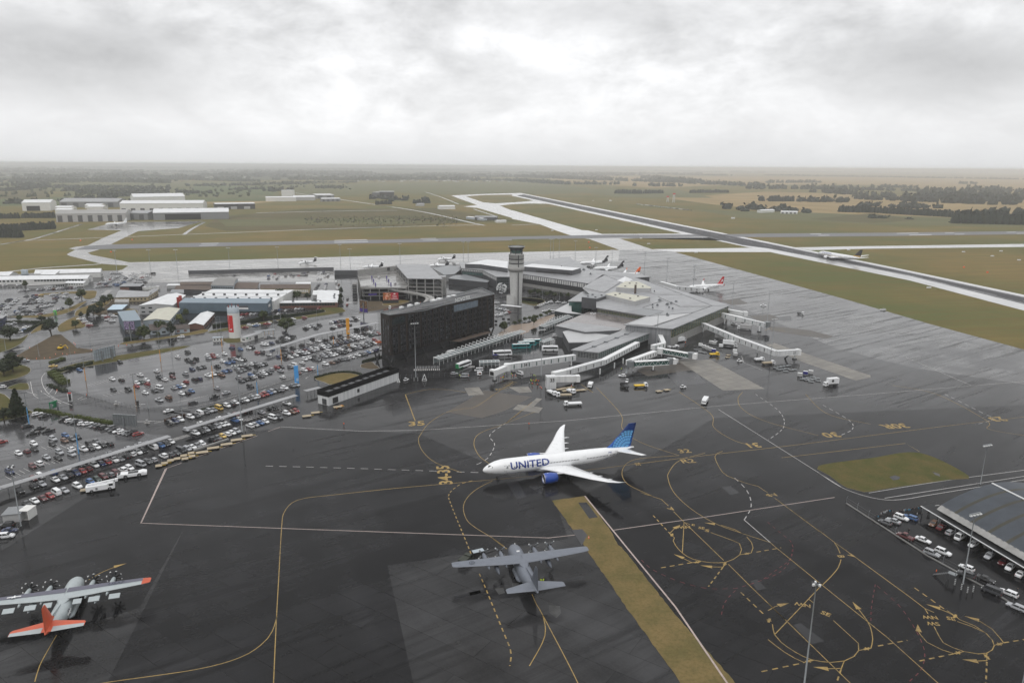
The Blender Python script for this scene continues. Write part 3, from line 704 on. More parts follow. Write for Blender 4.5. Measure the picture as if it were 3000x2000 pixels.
reg('white_roof',(0.68,0.69,0.70),0.4,0.10,0.15,spec=0.5)
reg('cream_roof',(0.50,0.49,0.41),0.6,0.15,0.3)
reg('wet_roof',(0.19,0.17,0.165),0.12,0.25,0.12,spec=0.5)
reg('black_roof',(0.035,0.034,0.036),0.3,0.25,0.3,spec=0.35)
reg('rust_roof',(0.095,0.068,0.052),0.75,0.35,0.4)
reg('brown_tile',(0.07,0.055,0.048),0.7,0.3,1.5)
reg('grey_wall',(0.22,0.225,0.235),0.55,0.08,0.5)
reg('dark_wall',(0.075,0.077,0.083),0.5,0.12,0.5)
reg('charcoal',(0.028,0.028,0.03),0.45,0.2,0.6)
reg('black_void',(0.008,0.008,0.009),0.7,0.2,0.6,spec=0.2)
reg('pale_wall',(0.42,0.42,0.42),0.6,0.08,0.4)
reg('white_wall',(0.68,0.68,0.66),0.55,0.08,0.4)
reg('cream_wall',(0.46,0.38,0.24),0.7,0.12,0.4)
reg('blue_wall',(0.105,0.145,0.18),0.55,0.10,0.3)
reg('blue_roof',(0.20,0.255,0.30),0.45,0.10,0.3)
reg('bluegrey_wall',(0.37,0.42,0.46),0.6,0.08,0.4)
reg('brick',(0.16,0.075,0.055),0.8,0.3,3.0)
reg('brick_red',(0.30,0.035,0.028),0.8,0.25,2.0)
reg('concrete',(0.30,0.295,0.285),0.7,0.18,0.4)
reg('concrete_dk',(0.20,0.197,0.19),0.7,0.25,0.5)
reg('tower_white',(0.55,0.55,0.535),0.6,0.10,0.8)
reg('glass',(0.02,0.028,0.03),0.06,0.2,0.8,spec=0.7)
reg('glass_green',(0.03,0.085,0.075),0.06,0.3,0.6,spec=0.7)
reg('glass_blue',(0.10,0.14,0.18),0.08,0.3,0.5,spec=0.7)
reg('steel_white',(0.74,0.75,0.75),0.4,0.06,1.0)
reg('steel_grey',(0.22,0.235,0.245),0.4,0.12,1.0,metal=0.3)
reg('steel_dark',(0.06,0.062,0.066),0.5,0.2,1.0)
reg('timber',(0.30,0.23,0.13),0.7,0.2,1.0)
reg('orange',(0.62,0.27,0.05),0.55,0.1,1.0)
reg('safety_orange',(0.80,0.12,0.02),0.6,0.15,2.0)
reg('pylon_orange',(0.80,0.36,0.03),0.5,0.08,1.0)
reg('pylon_blue',(0.07,0.33,0.72),0.5,0.08,1.0)
reg('mast_blue',(0.10,0.32,0.60),0.5,0.08,1.0)
reg('sign_green',(0.0,0.16,0.06),0.5,0.08,1.0)
reg('lime',(0.10,0.62,0.10),0.5,0.08,1.0)
reg('red',(0.55,0.02,0.02),0.45,0.08,1.0)
reg('poster_red',(0.48,0.015,0.035),0.5,0.05,1.0)
reg('violet',(0.055,0.03,0.22),0.5,0.1,1.0)
reg('rubber',(0.012,0.012,0.012),0.7,0.2,2.0,spec=0.3)
reg('yellow',(0.72,0.47,0.03),0.5,0.1,1.0)
reg('pallet',(0.36,0.30,0.21),0.7,0.2,1.0)
def fn_facade(t):
    # hotel cladding: narrow vertical boards in browns and blacks
    wv = t['NOISE'](1.0,2,0.5,(0.9,0.9,0.01))
    v2 = t['NOISE'](0.5,2,0.5)
    c = t['MIX'](t['RAMP'](wv,0.35,0.65),(0.014,0.011,0.010),(0.036,0.026,0.021))
    return t['MIX'](t['MT']('MULTIPLY',t['RAMP'](v2,0.45,0.7),0.4),c,(0.015,0.014,0.014)),None
reg('hotel_board',(0.03,0.03,0.03),0.5,spec=0.15,fn=fn_facade)
def fn_hglass(t):
    # rooms behind glass: dark, with pale curtains here and there
    v = t['NOISE'](0.55,3,0.8,(1.0,1.0,0.75))
    v2 = t['NOISE'](1.9,2,0.8)
    f = t['MT']('ADD',t['MT']('MULTIPLY',v,0.7),t['MT']('MULTIPLY',v2,0.3))
    return t['MIX'](t['RAMP'](f,0.53,0.62),(0.006,0.007,0.009),(0.17,0.19,0.21)),None
reg('hotel_glass',(0.02,0.02,0.02),0.08,spec=0.4,fn=fn_hglass)
def fn_ribs(ca,cb,sc=1.0):
    def fn(t):
        v = t['NOISE'](sc,1,0.5,(1,1,0.02)); v2 = t['NOISE'](0.2,4,0.6)
        c = t['MIX'](t['RAMP'](v,0.35,0.65),ca,cb)
        return t['MIX'](t['MT']('MULTIPLY',t['RAMP'](v2,0.4,0.8),0.3),c,tuple(x*0.7 for x in ca)),None
    return fn
reg('stripe_wall',(0.3,0.3,0.3),0.5,fn=fn_ribs((0.16,0.165,0.17),(0.62,0.63,0.64),0.55))
reg('ribbed_white',(0.6,0.6,0.6),0.5,fn=fn_ribs((0.56,0.57,0.58),(0.70,0.71,0.71),0.9))
reg('ribbed_grey',(0.3,0.3,0.3),0.5,fn=fn_ribs((0.19,0.195,0.205),(0.27,0.275,0.285),1.2))
reg('fence_mesh',(0.10,0.10,0.105),0.6,0.2,1.0)

# ------------------------------------------------------------------ building helpers
def rect(a,b,depth):
    dx,dy = b[0] - a[0],b[1] - a[1]; l = math.hypot(dx,dy); nx,ny = -dy/l*depth,dx/l*depth
    return [a,b,(b[0] + nx,b[1] + ny),(a[0] + nx,a[1] + ny)]
def grow(p,d):
    if area(p) < 0: p = p[::-1]
    n,o = len(p),[]
    for i in range(n):
        a,b,c = Vector(p[i - 1]),Vector(p[i]),Vector(p[(i + 1) % n])
        e,f = (b - a).normalized(),(c - b).normalized()
        m = Vector((e.y + f.y,-e.x - f.x)); k = m.length_squared
        o.append(tuple(b + m*(2*d/k if k > 0.3 else d)))
    return o
def block(name,label,cat,p,z,wall,roof,over=0.25,th=0.35,z0=0.0,group=None,parapet=0.0):
    """a flat-roofed building on plan p"""
    if area(p) < 0: p = p[::-1]
    c = cen(p); t = thing(name,label,cat,(c[0],c[1],z0),0,group)
    MB().prism(p,z0,z,wall,bottom=False).build('wall',t)
    b = MB(); b.prism(grow(p,over),z + 0.003,z + th,roof,bottom=True)
    b.build('roof',t)
    if parapet:
        q,r_ = grow(p,over),grow(p,over - 0.4)
        b = MB(); n = len(q)
        for i in range(n):
            j = (i + 1) % n
            b.prism([q[i],q[j],r_[j],r_[i]],z + th + 0.004,z + th + parapet,wall)
        b.build('parapet',t)
    return t,p
def gable(name,label,cat,p,ze,zr,wall,roof,over=0.4,group=None,frac=0.5):
    """p: four corners a, b, c, d; the ridge runs parallel to a-b"""
    c = cen(p); t = thing(name,label,cat,(c[0],c[1],0),0,group)
    a,b_,c_,d = p
    lerp = lambda u,v,f: (u[0] + (v[0] - u[0])*f,u[1] + (v[1] - u[1])*f)
    m1,m2 = lerp(a,d,frac),lerp(b_,c_,frac)
    w = MB(); v = lambda q,z: (q[0],q[1],z)
    w.add([v(a,0),v(b_,0),v(c_,0),v(d,0),v(a,ze),v(b_,ze),v(c_,ze),v(d,ze),v(m1,zr),v(m2,zr)],
          [(0,1,5,4),(1,2,6,9,5),(2,3,7,6),(3,0,4,8,7)],wall)
    w.build('wall',t)
    ax = Vector((b_[0] - a[0],b_[1] - a[1],0)).normalized()*over; ay = Vector((d[0] - a[0],d[1] - a[1],0)).normalized()*over
    dz = over*(zr - ze)/max(0.1,math.dist(a,d)*frac)
    r_ = MB(); up = Vector((0,0,0.22))
    A,B_,C_,D_ = Vector(v(a,ze)) - ax - ay,Vector(v(b_,ze)) + ax - ay,Vector(v(c_,ze)) + ax + ay,Vector(v(d,ze)) - ax + ay
    for q in (A,B_,C_,D_): q.z -= dz - 0.03
    M1,M2 = Vector(v(m1,zr + 0.03)) - ax,Vector(v(m2,zr + 0.03)) + ax
    pts = [A,B_,M2,M1,C_,D_]; pts = pts + [q + up for q in pts]
    r_.add(pts,[(6,7,8,9),(9,8,10,11),(0,3,2,1),(3,5,4,2),(0,1,7,6),(5,11,10,4),(0,6,9,3),(3,9,11,5),(1,2,8,7),(2,4,10,8)],roof)
    r_.build('roof',t)
    return t
def pane(t,a,b,z0,z1,key,name='window',out=0.06,th=0.1,frame=None):
    """a slab on the wall line a->b (outside on the right-hand side of a->b)"""
    dx,dy = b[0] - a[0],b[1] - a[1]; l = math.hypot(dx,dy) or 1; nx,ny = dy/l,-dx/l
    q = [(a[0] - nx*(th - out),a[1] - ny*(th - out)),(b[0] - nx*(th - out),b[1] - ny*(th - out)),(b[0] + nx*out,b[1] + ny*out),(a[0] + nx*out,a[1] + ny*out)]
    m = MB(); m.prism(q,z0,z1,key,bottom=True)
    o = m.build(name,t)
    if frame:
        f = MB(); e = 0.12
        for (u,v,w0,w1) in ((0,1,z0 - e,z0),(0,1,z1,z1 + e)):
            f.prism([(a[0],a[1]),(b[0],b[1]),(b[0] + nx*(out + .05),b[1] + ny*(out + .05)),(a[0] + nx*(out + .05),a[1] + ny*(out + .05))],w0,w1,frame,bottom=True)
        fo = f.build('window_frame',None,t.location); fo.parent = o; fo.matrix_parent_inverse = Matrix(); fo.location = (0,0,0)
    return o
def windows(t,a,b,z0,z1,n,fill,key,name='window',f0=0.03,f1=0.97,**k):
    for i in range(n):
        u = f0 + (f1 - f0)*(i + 0.5 - fill/2)/n; v = f0 + (f1 - f0)*(i + 0.5 + fill/2)/n
        pane(t,along(a,b,u),along(a,b,v),z0,z1,key,name,**k)
def curtain(t,a,b,z0,z1,nx,nz,key='glass_green',bar='timber'):
    """a glazed wall: one pane with its grid of mullions"""
    o = pane(t,a,b,z0,z1,key,'glazing',0.05,0.1)
    f = MB(); dx,dy = b[0] - a[0],b[1] - a[1]; l = math.hypot(dx,dy); ex,ey = dx/l,dy/l; ox,oy = ey*0.12,-ex*0.12
    for i in range(nx + 1):
        p = along(a,b,i/nx); f.bar((p[0] + ox,p[1] + oy,z0),(p[0] + ox,p[1] + oy,z1),0.1,0.16,bar)
    for j in range(nz + 1):
        z = z0 + (z1 - z0)*j/nz; f.bar((a[0] + ox,a[1] + oy,z),(b[0] + ox,b[1] + oy,z),0.07,0.14,bar)
    m = f.build('mullions',None,t.location); m.parent = o; m.location = (0,0,0)
    return o
def roof_units(t,p,z,n,seed,s=1.6,key='steel_grey'):
    r_ = random.Random(seed); c = cen(p)
    for i in range(n):
        q = p[r_.randrange(len(p))]; f = r_.uniform(0.15,0.75); x,y = c[0] + (q[0] - c[0])*f,c[1] + (q[1] - c[1])*f
        w = r_.uniform(0.6,1.2)*s
        m = MB(); m.box((x,y,z),(w,w*r_.uniform(0.7,1.4),r_.uniform(0.5,1.0)*s*0.7),key,R(56)); m.box((x,y,z + s*0.3),(w*0.6,w*0.6,s*0.55),'steel_dark',R(56))
        m.build('roof_vent',t)

# ------------------------------------------------------------------ the dark hotel on raking columns
HA,HB = P('B3',370,1145,5.0),P('B3',1560,815,5.0)
ux,uy = (HB[0] - HA[0])/math.dist(HA,HB),(HB[1] - HA[1])/math.dist(HA,HB)
nx,ny = -uy,ux
HL = math.dist(HA,HB)
def hp(s_,d): return (HA[0] + ux*s_ + nx*d,HA[1] + uy*s_ + ny*d)
hotel = thing('hotel','black boxy hotel of seven storeys standing on raking columns','hotel',(*hp(HL/2,8),0))
HD,ZB = 17.0,5.0
ze = lambda s_: 29.6 if s_ < 3 else (29.6 + (27.6 - 29.6)*(s_ - 3)/28 if s_ < 31 else (27.6 + 0.9*(s_ - 31)/15 if s_ < 46 else 28.4))
pl_ = [hp(5.4,13.2),hp(0,0)] + [hp(s_,0) for s_ in (31,46)] + [hp(HL,0),hp(HL + 9,19),hp(55,16)]
zz = [28.6,29.6,27.6,28.4,28.4,29.6,28.4]
b = MB(); b.prism(pl_,ZB,zz,'hotel_board','black_roof',bottom=True); b.build('wall',hotel)
b = MB(); q = grow(pl_,-0.6); cz = [z + 0.02 for z in zz]
b.prism(q,28.0,28.3,'black_roof')
for i in range(len(pl_)):
    j = (i + 1) % len(pl_); b.bar((*pl_[i],zz[i] + 0.25),(*pl_[j],zz[j] + 0.25),0.4,0.5,'steel_grey')
for (s0,d0,s1,d1) in ((2,1,9,9),(9,9,60,10),(60,10,94,12),(94,12,HL,1),(94,12,HL + 3,HD - 1),(60,4,60,10),(9,9,5.4,13),(30,3,80,3.5)):
    b.bar((*hp(s0,d0),29.4),(*hp(s1,d1),29.4),0.35,0.3,'steel_grey')
b.build('roof',hotel)
for s_,d_,w_ in ((22,12,2.2),(30,12.5,2.6),(37,13,2.4),(52,12.5,3.4),(58,13,3.4),(68,13.5,2.4),(73,13.5,2.8)):
    b = MB(); b.box((*hp(s_,d_),28.4),(w_,w_,1.7),'steel_white',R(55)); b.box((*hp(s_ + 1.6,d_),28.4),(w_*.6,w_*.7,1.1),'steel_grey',R(55)); b.build('roof_plant',hotel)
# glazed slots between the boarded piers: one tall window per slot
r_ = random.Random(5); s_ = 2.0; k_ = 0
while s_ < HL - 2.2:
    w_ = r_.choice((1.1,1.4,1.7)); top = 27.0 if s_ > 31 else 27.2
    if 57 < s_ < 83: top = 21.6
    if s_ < 13: top = 22.5
    o = pane(hotel,hp(s_,0),hp(s_ + w_,0),ZB + 1.2,top,'hotel_glass','window',0.05)
    f = MB()
    for j in range(7):
        z_ = ZB + 1.2 + 3.15*j + 2.2
        if z_ + 0.9 < top: f.prism([hp(s_ - .05,0.02),hp(s_ + w_ + .05,0.02),hp(s_ + w_ + .05,-0.1),hp(s_ - .05,-0.1)],z_,z_ + 0.95,'charcoal',bottom=True)
    for e in (-0.12,w_): f.prism([hp(s_ + e,.02),hp(s_ + e + .12,.02),hp(s_ + e + .12,-.45),hp(s_ + e,-.45)],ZB + 0.5,top + .4,'charcoal',bottom=True)
    m = f.build('spandrel',None,hotel.location); m.parent = o; m.location = (0,0,0)
    s_ += w_ + (0.9 if k_ % 2 == 0 else r_.choice((1.8,2.3,2.7))); k_ += 1
o = pane(hotel,hp(57.5,0),hp(82,0),22.6,26.9,'glass_blue','lounge_window',0.12)
f = MB()
for i in range(19): f.bar((*hp(57.5 + 24.5*i/18,-.16),22.6),(*hp(57.5 + 24.5*i/18,-.16),26.9),.12,.12,'steel_grey')
m = f.build('mullions',None,hotel.location); m.parent = o; m.location = (0,0,0)
pane(hotel,hp(2,0),hp(13,0),23.4,27.6,'glass','lounge_window',0.12)
for s_ in (3,7,10.5): pane(hotel,along(hp(5.4,13.2),hp(0,0),1 - s_/14.0),along(hp(5.4,13.2),hp(0,0),1 - (s_ - 1.6)/14.0),ZB + 1,26,'hotel_glass','window',0.05)
b = MB(); text_on(b,'NOVOTEL',(*hp(66.5,-0.1),29.9),(ux,uy,0),(0,0,1),3.6,'steel_white',0.95)
b.build('sign_letters',hotel)
# podium and raking columns
b = MB(); b.prism([hp(6,3),hp(56,3),hp(56,14),hp(6,14)],0,ZB - .02,'charcoal'); b.prism([hp(56.1,2.5),hp(97,2.5),hp(97,14),hp(56.1,14)],0,ZB - .02,'glass'); b.build('podium',hotel)
b = MB(); b.prism([hp(55,2.3),hp(92,2.3),hp(92,-4.5),hp(57,-4.5)],3.0,3.35,'steel_dark','rust_roof',True); b.build('entrance_canopy',hotel)
for s_ in (0.6,14,31,48,67,80,91,97.5):
    for e in (-3.2,3.2):
        b = MB(); b.bar((*hp(s_,0.6),0),(*hp(s_ + e,0.6),ZB + .05),0.75,0.75,'charcoal'); b.build('column',hotel)
for e in (10,14): b = MB(); b.bar((*hp(-0.6,11),0),(*hp(-0.6,e - 1),ZB + .05),0.75,0.75,'charcoal'); b.build('column',hotel)

# ------------------------------------------------------------------ control tower
tx,ty = 3.2,607.5
tw = thing('control_tower','tall white concrete control tower with a flared glass cab on top','control tower',(tx,ty,0))
b = MB(); b.lathe([(4.9,0),(5.0,8),(5.45,20),(5.95,28.4)],'tower_white',(tx,ty,0),28); b.build('shaft',tw)
b = MB(); b.lathe([(5.5,28.4),(5.7,28.9),(7.0,29.0),(7.0,32.3),(6.7,32.35),(6.7,32.0)],'concrete',(tx,ty,0),28); b.build('balcony',tw)
b = MB(); b.lathe([(6.35,32.0),(6.4,42.5),(6.5,42.52),(6.5,43.1)],'tower_white',(tx,ty,0),28); b.build('upper_shaft',tw)
for z_ in (35.0,38.6):
    b = MB(); b.lathe([(6.42,z_),(6.42,z_ + 0.95)],'charcoal',(tx,ty,0),28); b.build('window_band',tw)
for z0,z1 in ((0.6,28),(32.6,42.6)):
    b = MB(); b.prism([(tx + 1.4,ty - 6.6),(tx + 2.15,ty - 6.6),(tx + 2.15,ty - 4.0),(tx + 1.4,ty - 4.0)],z0 + 0.1,z1,'steel_dark',bottom=True); b.build('window_slot',tw)
b = MB(); b.lathe([(3.6,43.0),(3.9,44.0)],'pale_wall',(tx,ty,0),24); b.build('cab_base',tw)
b = MB(); b.lathe([(4.0,44.0),(5.2,46.6)],'glass_green',(tx,ty,0),24); b.build('cab_glazing',tw)
b = MB(); b.lathe([(5.0,46.4),(5.35,46.6),(6.9,49.2),(7.15,49.25),(7.15,49.7),(6.6,49.75),(6.5,49.3)],'charcoal',(tx,ty,0),28)
b.lathe([(7.17,49.3),(7.17,49.72)],'tower_white',(tx,ty,0),28,(False,False)); b.lathe([(6.5,49.32),(0.1,49.36)],'steel_grey',(tx,ty,0),28); b.build('roof',tw)
for a_ in range(6):
    x,y = tx + 5.4*math.cos(a_*1.047 + .4),ty + 5.4*math.sin(a_*1.047 + .4); b = MB(); b.tube((x,y,43),(x,y,47.5),.3,.3,'charcoal'); b.build('post',tw)
for i in range(5):
    x,y = tx + 4.5*math.cos(i*1.3),ty + 4.5*math.sin(i*1.3); b = MB(); b.tube((x,y,49.3),(x,y,52.5),.07,.04,'steel_grey',5); b.build('antenna',tw)
b = MB(); b.prism([(tx - 8.0,ty - 5.5),(tx - 1.6,ty - 6.5),(tx - 1.4,ty),(tx - 8,ty)],0,8.4,'tower_white','concrete_dk'); b.build('stair_annex',tw)

# ------------------------------------------------------------------ terminal: international hall, pier, baggage hall, domestic wing
mt = Q('B4 825,368 1050,218 1420,255 2484,565 1830,830 1310,785 1575,688 985,590 985,500',12.0)
t,p = block('terminal_hall','large international terminal hall with sloping grey metal roofs','terminal',mt,11.6,'ribbed_grey','steel_roof',1.2,0.5)
TERM = t
P_ = Q('B4 1830,830 2484,565',12.0); dd = Vector((P_[1][0] - P_[0][0],P_[1][1] - P_[0][1])).normalized()
curtain(t,P_[0],P_[1],5.6,11.2,26,6)
pane(t,P_[0],P_[1],0.05,5.2,'concrete','wall_panel',0.12)
q = Q('B4 985,590 1575,688',12.0); curtain(t,q[0],q[1],8.6,10.6,18,3)
q = Q('B4 1310,785 1830,830',12.0); pane(t,q[0],along(*q,0.98),6.5,11.3,'ribbed_grey','wall_panel',0.1)
b = MB()
for s_ in ('B4 1640,805 2300,570 1510,272','B4 1640,435 1880,405','B4 1570,690 2090,645','B4 1680,465 1930,570','B4 1500,598 1740,632','B4 1500,590 1740,510','B4 2300,570 2484,565'):
    g = Q(s_,12.1)
    for u,v in zip(g,g[1:]): b.bar((*u,12.12),(*v,12.12),0.8,0.12,'steel_dark')
b.build('gutter',t)
# raised roof planes
for s_,z_,key in (('B4 1070,218 1420,258 1950,440 1640,436 1250,298 1195,268',12.5,'steel_roof'),('B4 1690,468 1960,450 2280,570 1930,574',12.7,'steel_roof'),
                    ('B4 830,362 1060,224 1240,300 1060,414',12.9,'steel_roof'),('B4 1330,778 1620,796 2060,655 1600,690',12.6,'pale_roof'),('B4 1300,640 1500,600 1740,640 1570,686',12.4,'steel_roof_dark')):
    b = MB(); b.prism(Q(s_,z_),12.0,z_,'pale_wall',key); b.build('roof_plane',t)
roof_units(t,Q('B4 1400,640 1500,560 2100,690 1830,770 1990,500 1600,350',12.4),12.45,16,3,1.5)
for name_,label_,s_,z_,w_,rf_ in (('plant_room','dark ribbed plant room tower on the terminal roof','B4 800,470 905,430 1110,445 970,490',14.6,'dark_wall','steel_roof_dark'),
                               ('plant_room','pale grey rectangular plant room with vents on the terminal roof','B4 1070,438 1170,410 1590,470 1410,520',15.6,'pale_wall','cream_roof'),
                               ('plant_room','six sided pale plant room behind the terminal roof flue','B4 1195,355 1300,290 1450,290 1600,360 1590,370 1400,368 1300,365',15.4,'pale_wall','cream_roof')):
    pts = Q(s_,z_)
    c = cen(pts)
    b = MB(); b.prism(pts,6.0 if 'dark' in label_ else 12.0,z_,w_,rf_)
    o = b.build('plant_room',t)
    if 'dark' in label_:
        a_ = Q('B4 806,485 836,475',13.5); m = MB(); m.prism([a_[0],a_[1],(a_[1][0] - .3,a_[1][1] - .5),(a_[0][0] - .3,a_[0][1] - .5)],11.5,13.8,'black_void'); m2 = m.build('louvre',None,t.location); m2.parent = o; m2.location = (0,0,0)
    for i in range(4):
        f_ = pts[i % len(pts)]; x,y = c[0] + (f_[0] - c[0])*.5,c[1] + (f_[1] - c[1])*.5
        m = MB(); m.lathe([(0.9,z_),(0.9,z_ + .5),(0.3,z_ + .7)],'steel_dark',(x,y,0),10); m2 = m.build('roof_vent',None,t.location); m2.parent = o; m2.location = (0,0,0)
x,y = P('B4',1415,425,12.5)
b = MB(); b.tube((x,y,12),(x,y,19.5),.95,.9,'rust_roof',10); b.build('flue',t)
b = MB(); g = Q('B4 1205,268 1310,290 1390,255 1285,232',14); m_ = cen(g); b.add([(*q,12.6) for q in g] + [(*m_,16.2)],[(0,1,4),(1,2,4),(2,3,4),(3,0,4)],'white_roof'); b.build('skylight',t)
# front wedge roofs and forecourt glass
t2,p2 = block('terminal_lobby','grey roofed terminal lobby with green glass beside the dark plant tower','terminal',Q('B4 655,515 815,410 1010,440 800,520',9.5),9.1,'glass_green','steel_roof',0.8,0.5)
t2b,p2b = block('entrance_canopy','pale wedge shaped canopy over the terminal forecourt','canopy',Q('B4 490,628 680,525 680,640 800,665 640,655',5.5),5.3,'glass','pale_roof',0.3,0.35)
bh = Q('B4 500,800 875,645 985,655 1540,715 1300,810 1290,852 840,872',7.5)
t3,p3 = block('baggage_hall','flat wet roofed baggage hall in front of the terminal','terminal',bh,7.2,'grey_wall','wet_roof',0.3,0.4)
b = MB(); b.prism(Q('B4 505,800 690,755 1260,830 1225,852 840,870',7.9),7.6,7.95,'steel_roof','steel_roof'); b.build('roof_edge',t3)
roof_units(t3,Q('B4 880,650 980,660 930,690',7.6),7.6,4,8,1.6,'steel_white')
for (u,v) in ((('B4',880,640),2.2),(('B4',1050,700),2.0),(('B4',1290,690),1.6)):
    pass
t4,p4 = block('loading_annex','low loading annex with white roofs and a dark bay','building',Q('B4 585,866 650,850 1115,905 1000,955 870,985 655,990',6.4),6.0,'dark_wall','pale_roof',0.2,0.4)
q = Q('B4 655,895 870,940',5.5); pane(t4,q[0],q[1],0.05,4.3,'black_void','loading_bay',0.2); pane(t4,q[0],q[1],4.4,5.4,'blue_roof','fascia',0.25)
# departure pier
pr = Q('B4 685,1075 1400,806 1700,832 990,1105',7.5)
t5,p5 = block('departure_pier','long departure pier with grey roof and green glazed sides','terminal',[along(pr[0],pr[3],0.04),pr[1],pr[2],pr[3]],7.2,'grey_wall','steel_roof',0.7,0.45)
e = pr[3]; curtain(t5,pr[3],pr[2],3.6,6.9,34,4,'glass_green','pale_wall'); curtain(t5,along(pr[0],pr[3],0.22),along(pr[0],pr[3],0.99),3.4,6.7,7,4,'glass','pale_wall')
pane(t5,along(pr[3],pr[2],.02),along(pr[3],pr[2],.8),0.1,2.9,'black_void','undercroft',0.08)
for f_ in (0.15,0.33,0.5,0.66,0.83):
    x,y = along(along(pr[0],pr[3],.45),along(pr[1],pr[2],.45),f_); b = MB(); b.box((x,y,7.65),(2.2,2.2,0.7),'steel_grey',R(56)); b.build('roof_vent',t5)
b = MB(); b.bar((*along(pr[0],pr[3],.45),7.72),(*along(pr[1],pr[2],.45),7.72),.5,.14,'steel_dark'); b.build('roof_ridge',t5)
# domestic wing behind the tower
dm = Q('B3 1165,72 1190,140 1430,160 1590,236 1730,236 B4 130,205 870,312 1050,220 1400,250 1580,236 1420,205 880,152 650,14 200,62',12.0)
t6,p6 = block('domestic_terminal','long domestic terminal wing with striped wall behind the control tower','terminal',dm,11.6,'dark_wall','steel_roof',0.8,0.5)
q = Q('B4 120,205 860,312',12.0); pane(t6,q[0],q[1],3.6,7.4,'charcoal','wall_panel',0.3); pane(t6,q[0],q[1],0.1,3.2,'concrete','wall_panel',0.1)
q = Q('B3 1430,160 1590,236',12.0); pass
q = Q('B3 1190,140 1430,160',12.0); curtain(t6,q[0],q[1],6.0,8.6,14,2,'glass_green','steel_grey')
q = Q('B3 1592,236 1728,236',12.0); curtain(t6,q[0],q[1],1.0,11.0,6,4,'glass','steel_grey')
for s_,z_ in (('B4 115,118 690,165 790,138 230,88',17.0),('B3 1225,90 1400,95 1715,140 1715,60 1480,38 1362,62',16.5)):
    b = MB(); g = Q(s_,z_); b.prism(g,12.0,z_,'dark_wall','white_roof'); o = b.build('roof_plant',t6)
g = Q('B4 275,165 665,192',15.0); pane(t6,(g[0][0] - .0,g[0][1] - 2.2),(g[1][0],g[1][1] - 2.2),13.6,15.8,'charcoal','louvre',0.2,0.6)
roof_units(t6,Q('B4 700,210 1000,235 900,160 300,60',12.2),12.2,10,5,1.8)
t7,p7 = block('concourse_canopy','low grey roof over the domestic forecourt walkway','canopy',Q('B3 1035,255 1095,222 1230,212 1500,282 1480,300',6.0),5.6,'dark_wall','steel_roof_dark',0.3,0.4)
t7b,p7b = block('regional_lounge','small pale lounge building beside the domestic wing','building',Q('B3 860,140 1010,108 1190,118 1190,140 1100,205 990,215',7.0),6.5,'pale_wall','steel_roof_dark',0.4,0.4)
def stripes(t,a,b_,z0,z1,n,out):
    pane(t,a,b_,z0,z1,'ribbed_grey','striped_wall',out); m = MB(); dx,dy = b_[0] - a[0],b_[1] - a[1]; l = math.hypot(dx,dy); ox,oy = dy/l*(out + .04),-dx/l*(out + .04)
    r_ = random.Random(n)
    for i in range(n): f_ = (i + r_.uniform(.15,.35))/n; g_ = f_ + r_.uniform(.35,.5)/n; p,q = along(a,b_,f_),along(a,b_,g_); m.prism([p,q,(q[0] + ox,q[1] + oy),(p[0] + ox,p[1] + oy)],z0 + .1,z1 - .1,'white_wall',bottom=True)
    m.build('pale_strip',t)
q = Q('B4 120,205 860,312',12.0); stripes(t6,q[0],q[1],7.6,11.3,30,.35)
q = Q('B3 1190,140 1430,160',12.0); stripes(t6,q[0],q[1],9.6,11.2,12,.3)
q = Q('B3 1430,160 1590,236',12.0); stripes(t6,q[0],q[1],8.0,11.2,10,.3)
r_ = random.Random(9); x,y = P('T',230,1345); t = thing('sculpture','white ball sculpture of scattered cubes beside the control tower','sculpture',(x,y,0)); b = MB(); b.tube((x,y,0),(x,y,5),.25,.2,'steel_grey'); b.build('stem',t); b = MB()
for i in range(90): d = Vector((r_.gauss(0,1),r_.gauss(0,1),r_.gauss(0,1))).normalized()*4.4; b.box((x + d.x,y + d.y,8.2 + d.z),(.8,.8,.8),'steel_white',r_.uniform(0,3)); b.bar((x,y,8.2),(x + d.x,y + d.y,8.2 + d.z),.07,.07,'steel_grey')
b.build('ball',t)
# ------------------------------------------------------------------ parking building
U_ = Q('D4 945,92 1480,88 1735,336 1150,326',18.0)
t8 = thing('parking_building','multi storey car park with open rooftop deck and grey upper roof','car park',(*cen(U_),0))
b = MB(); b.prism(grow(U_,0.6),17.6,18.2,'steel_roof','steel_roof',True); b.build('roof',t8)
for z_ in (3.4,6.8,10.2,13.6):
    b = MB(); b.prism(U_,z_ - 0.35,z_,'concrete',bottom=True)
    for i in range(4): b.bar((*U_[i],z_ + .5),(*U_[(i + 1) % 4],z_ + .5),0.2,1.1,'concrete_dk' if z_ < 13 else 'steel_dark')
    b.build('parking_deck',t8)
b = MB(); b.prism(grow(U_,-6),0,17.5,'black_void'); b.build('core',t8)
for f_ in (0,0.25,0.5,0.75,1.0):
    x,y = along(U_[3],U_[2],f_); b = MB(); b.box((x,y,0),(.9,.9,17.6),'concrete'); b.build('column',t8)
    x,y = along(U_[0],U_[3],f_*.8); b = MB(); b.box((x,y,0),(.9,.9,17.6),'concrete'); b.build('column',t8)
x,y = P('D4',1735,610); b = MB(); b.box((x,y + 2,0),(7,9,17),'concrete',0,'steel_roof'); b.build('stair_tower',t8)
D_ = Q('D4 285,275 975,195 1165,430 1120,492 340,498',10.0)
b = MB(); b.prism(D_,9.4,10.0,'concrete','concrete_wet',True); b.build('roof_deck',t8)
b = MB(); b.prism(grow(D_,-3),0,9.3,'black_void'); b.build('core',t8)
for z_ in (3.2,6.3):
    b = MB(); b.prism(D_,z_ - .4,z_,'concrete_dk',bottom=True); b.build('parking_deck',t8)
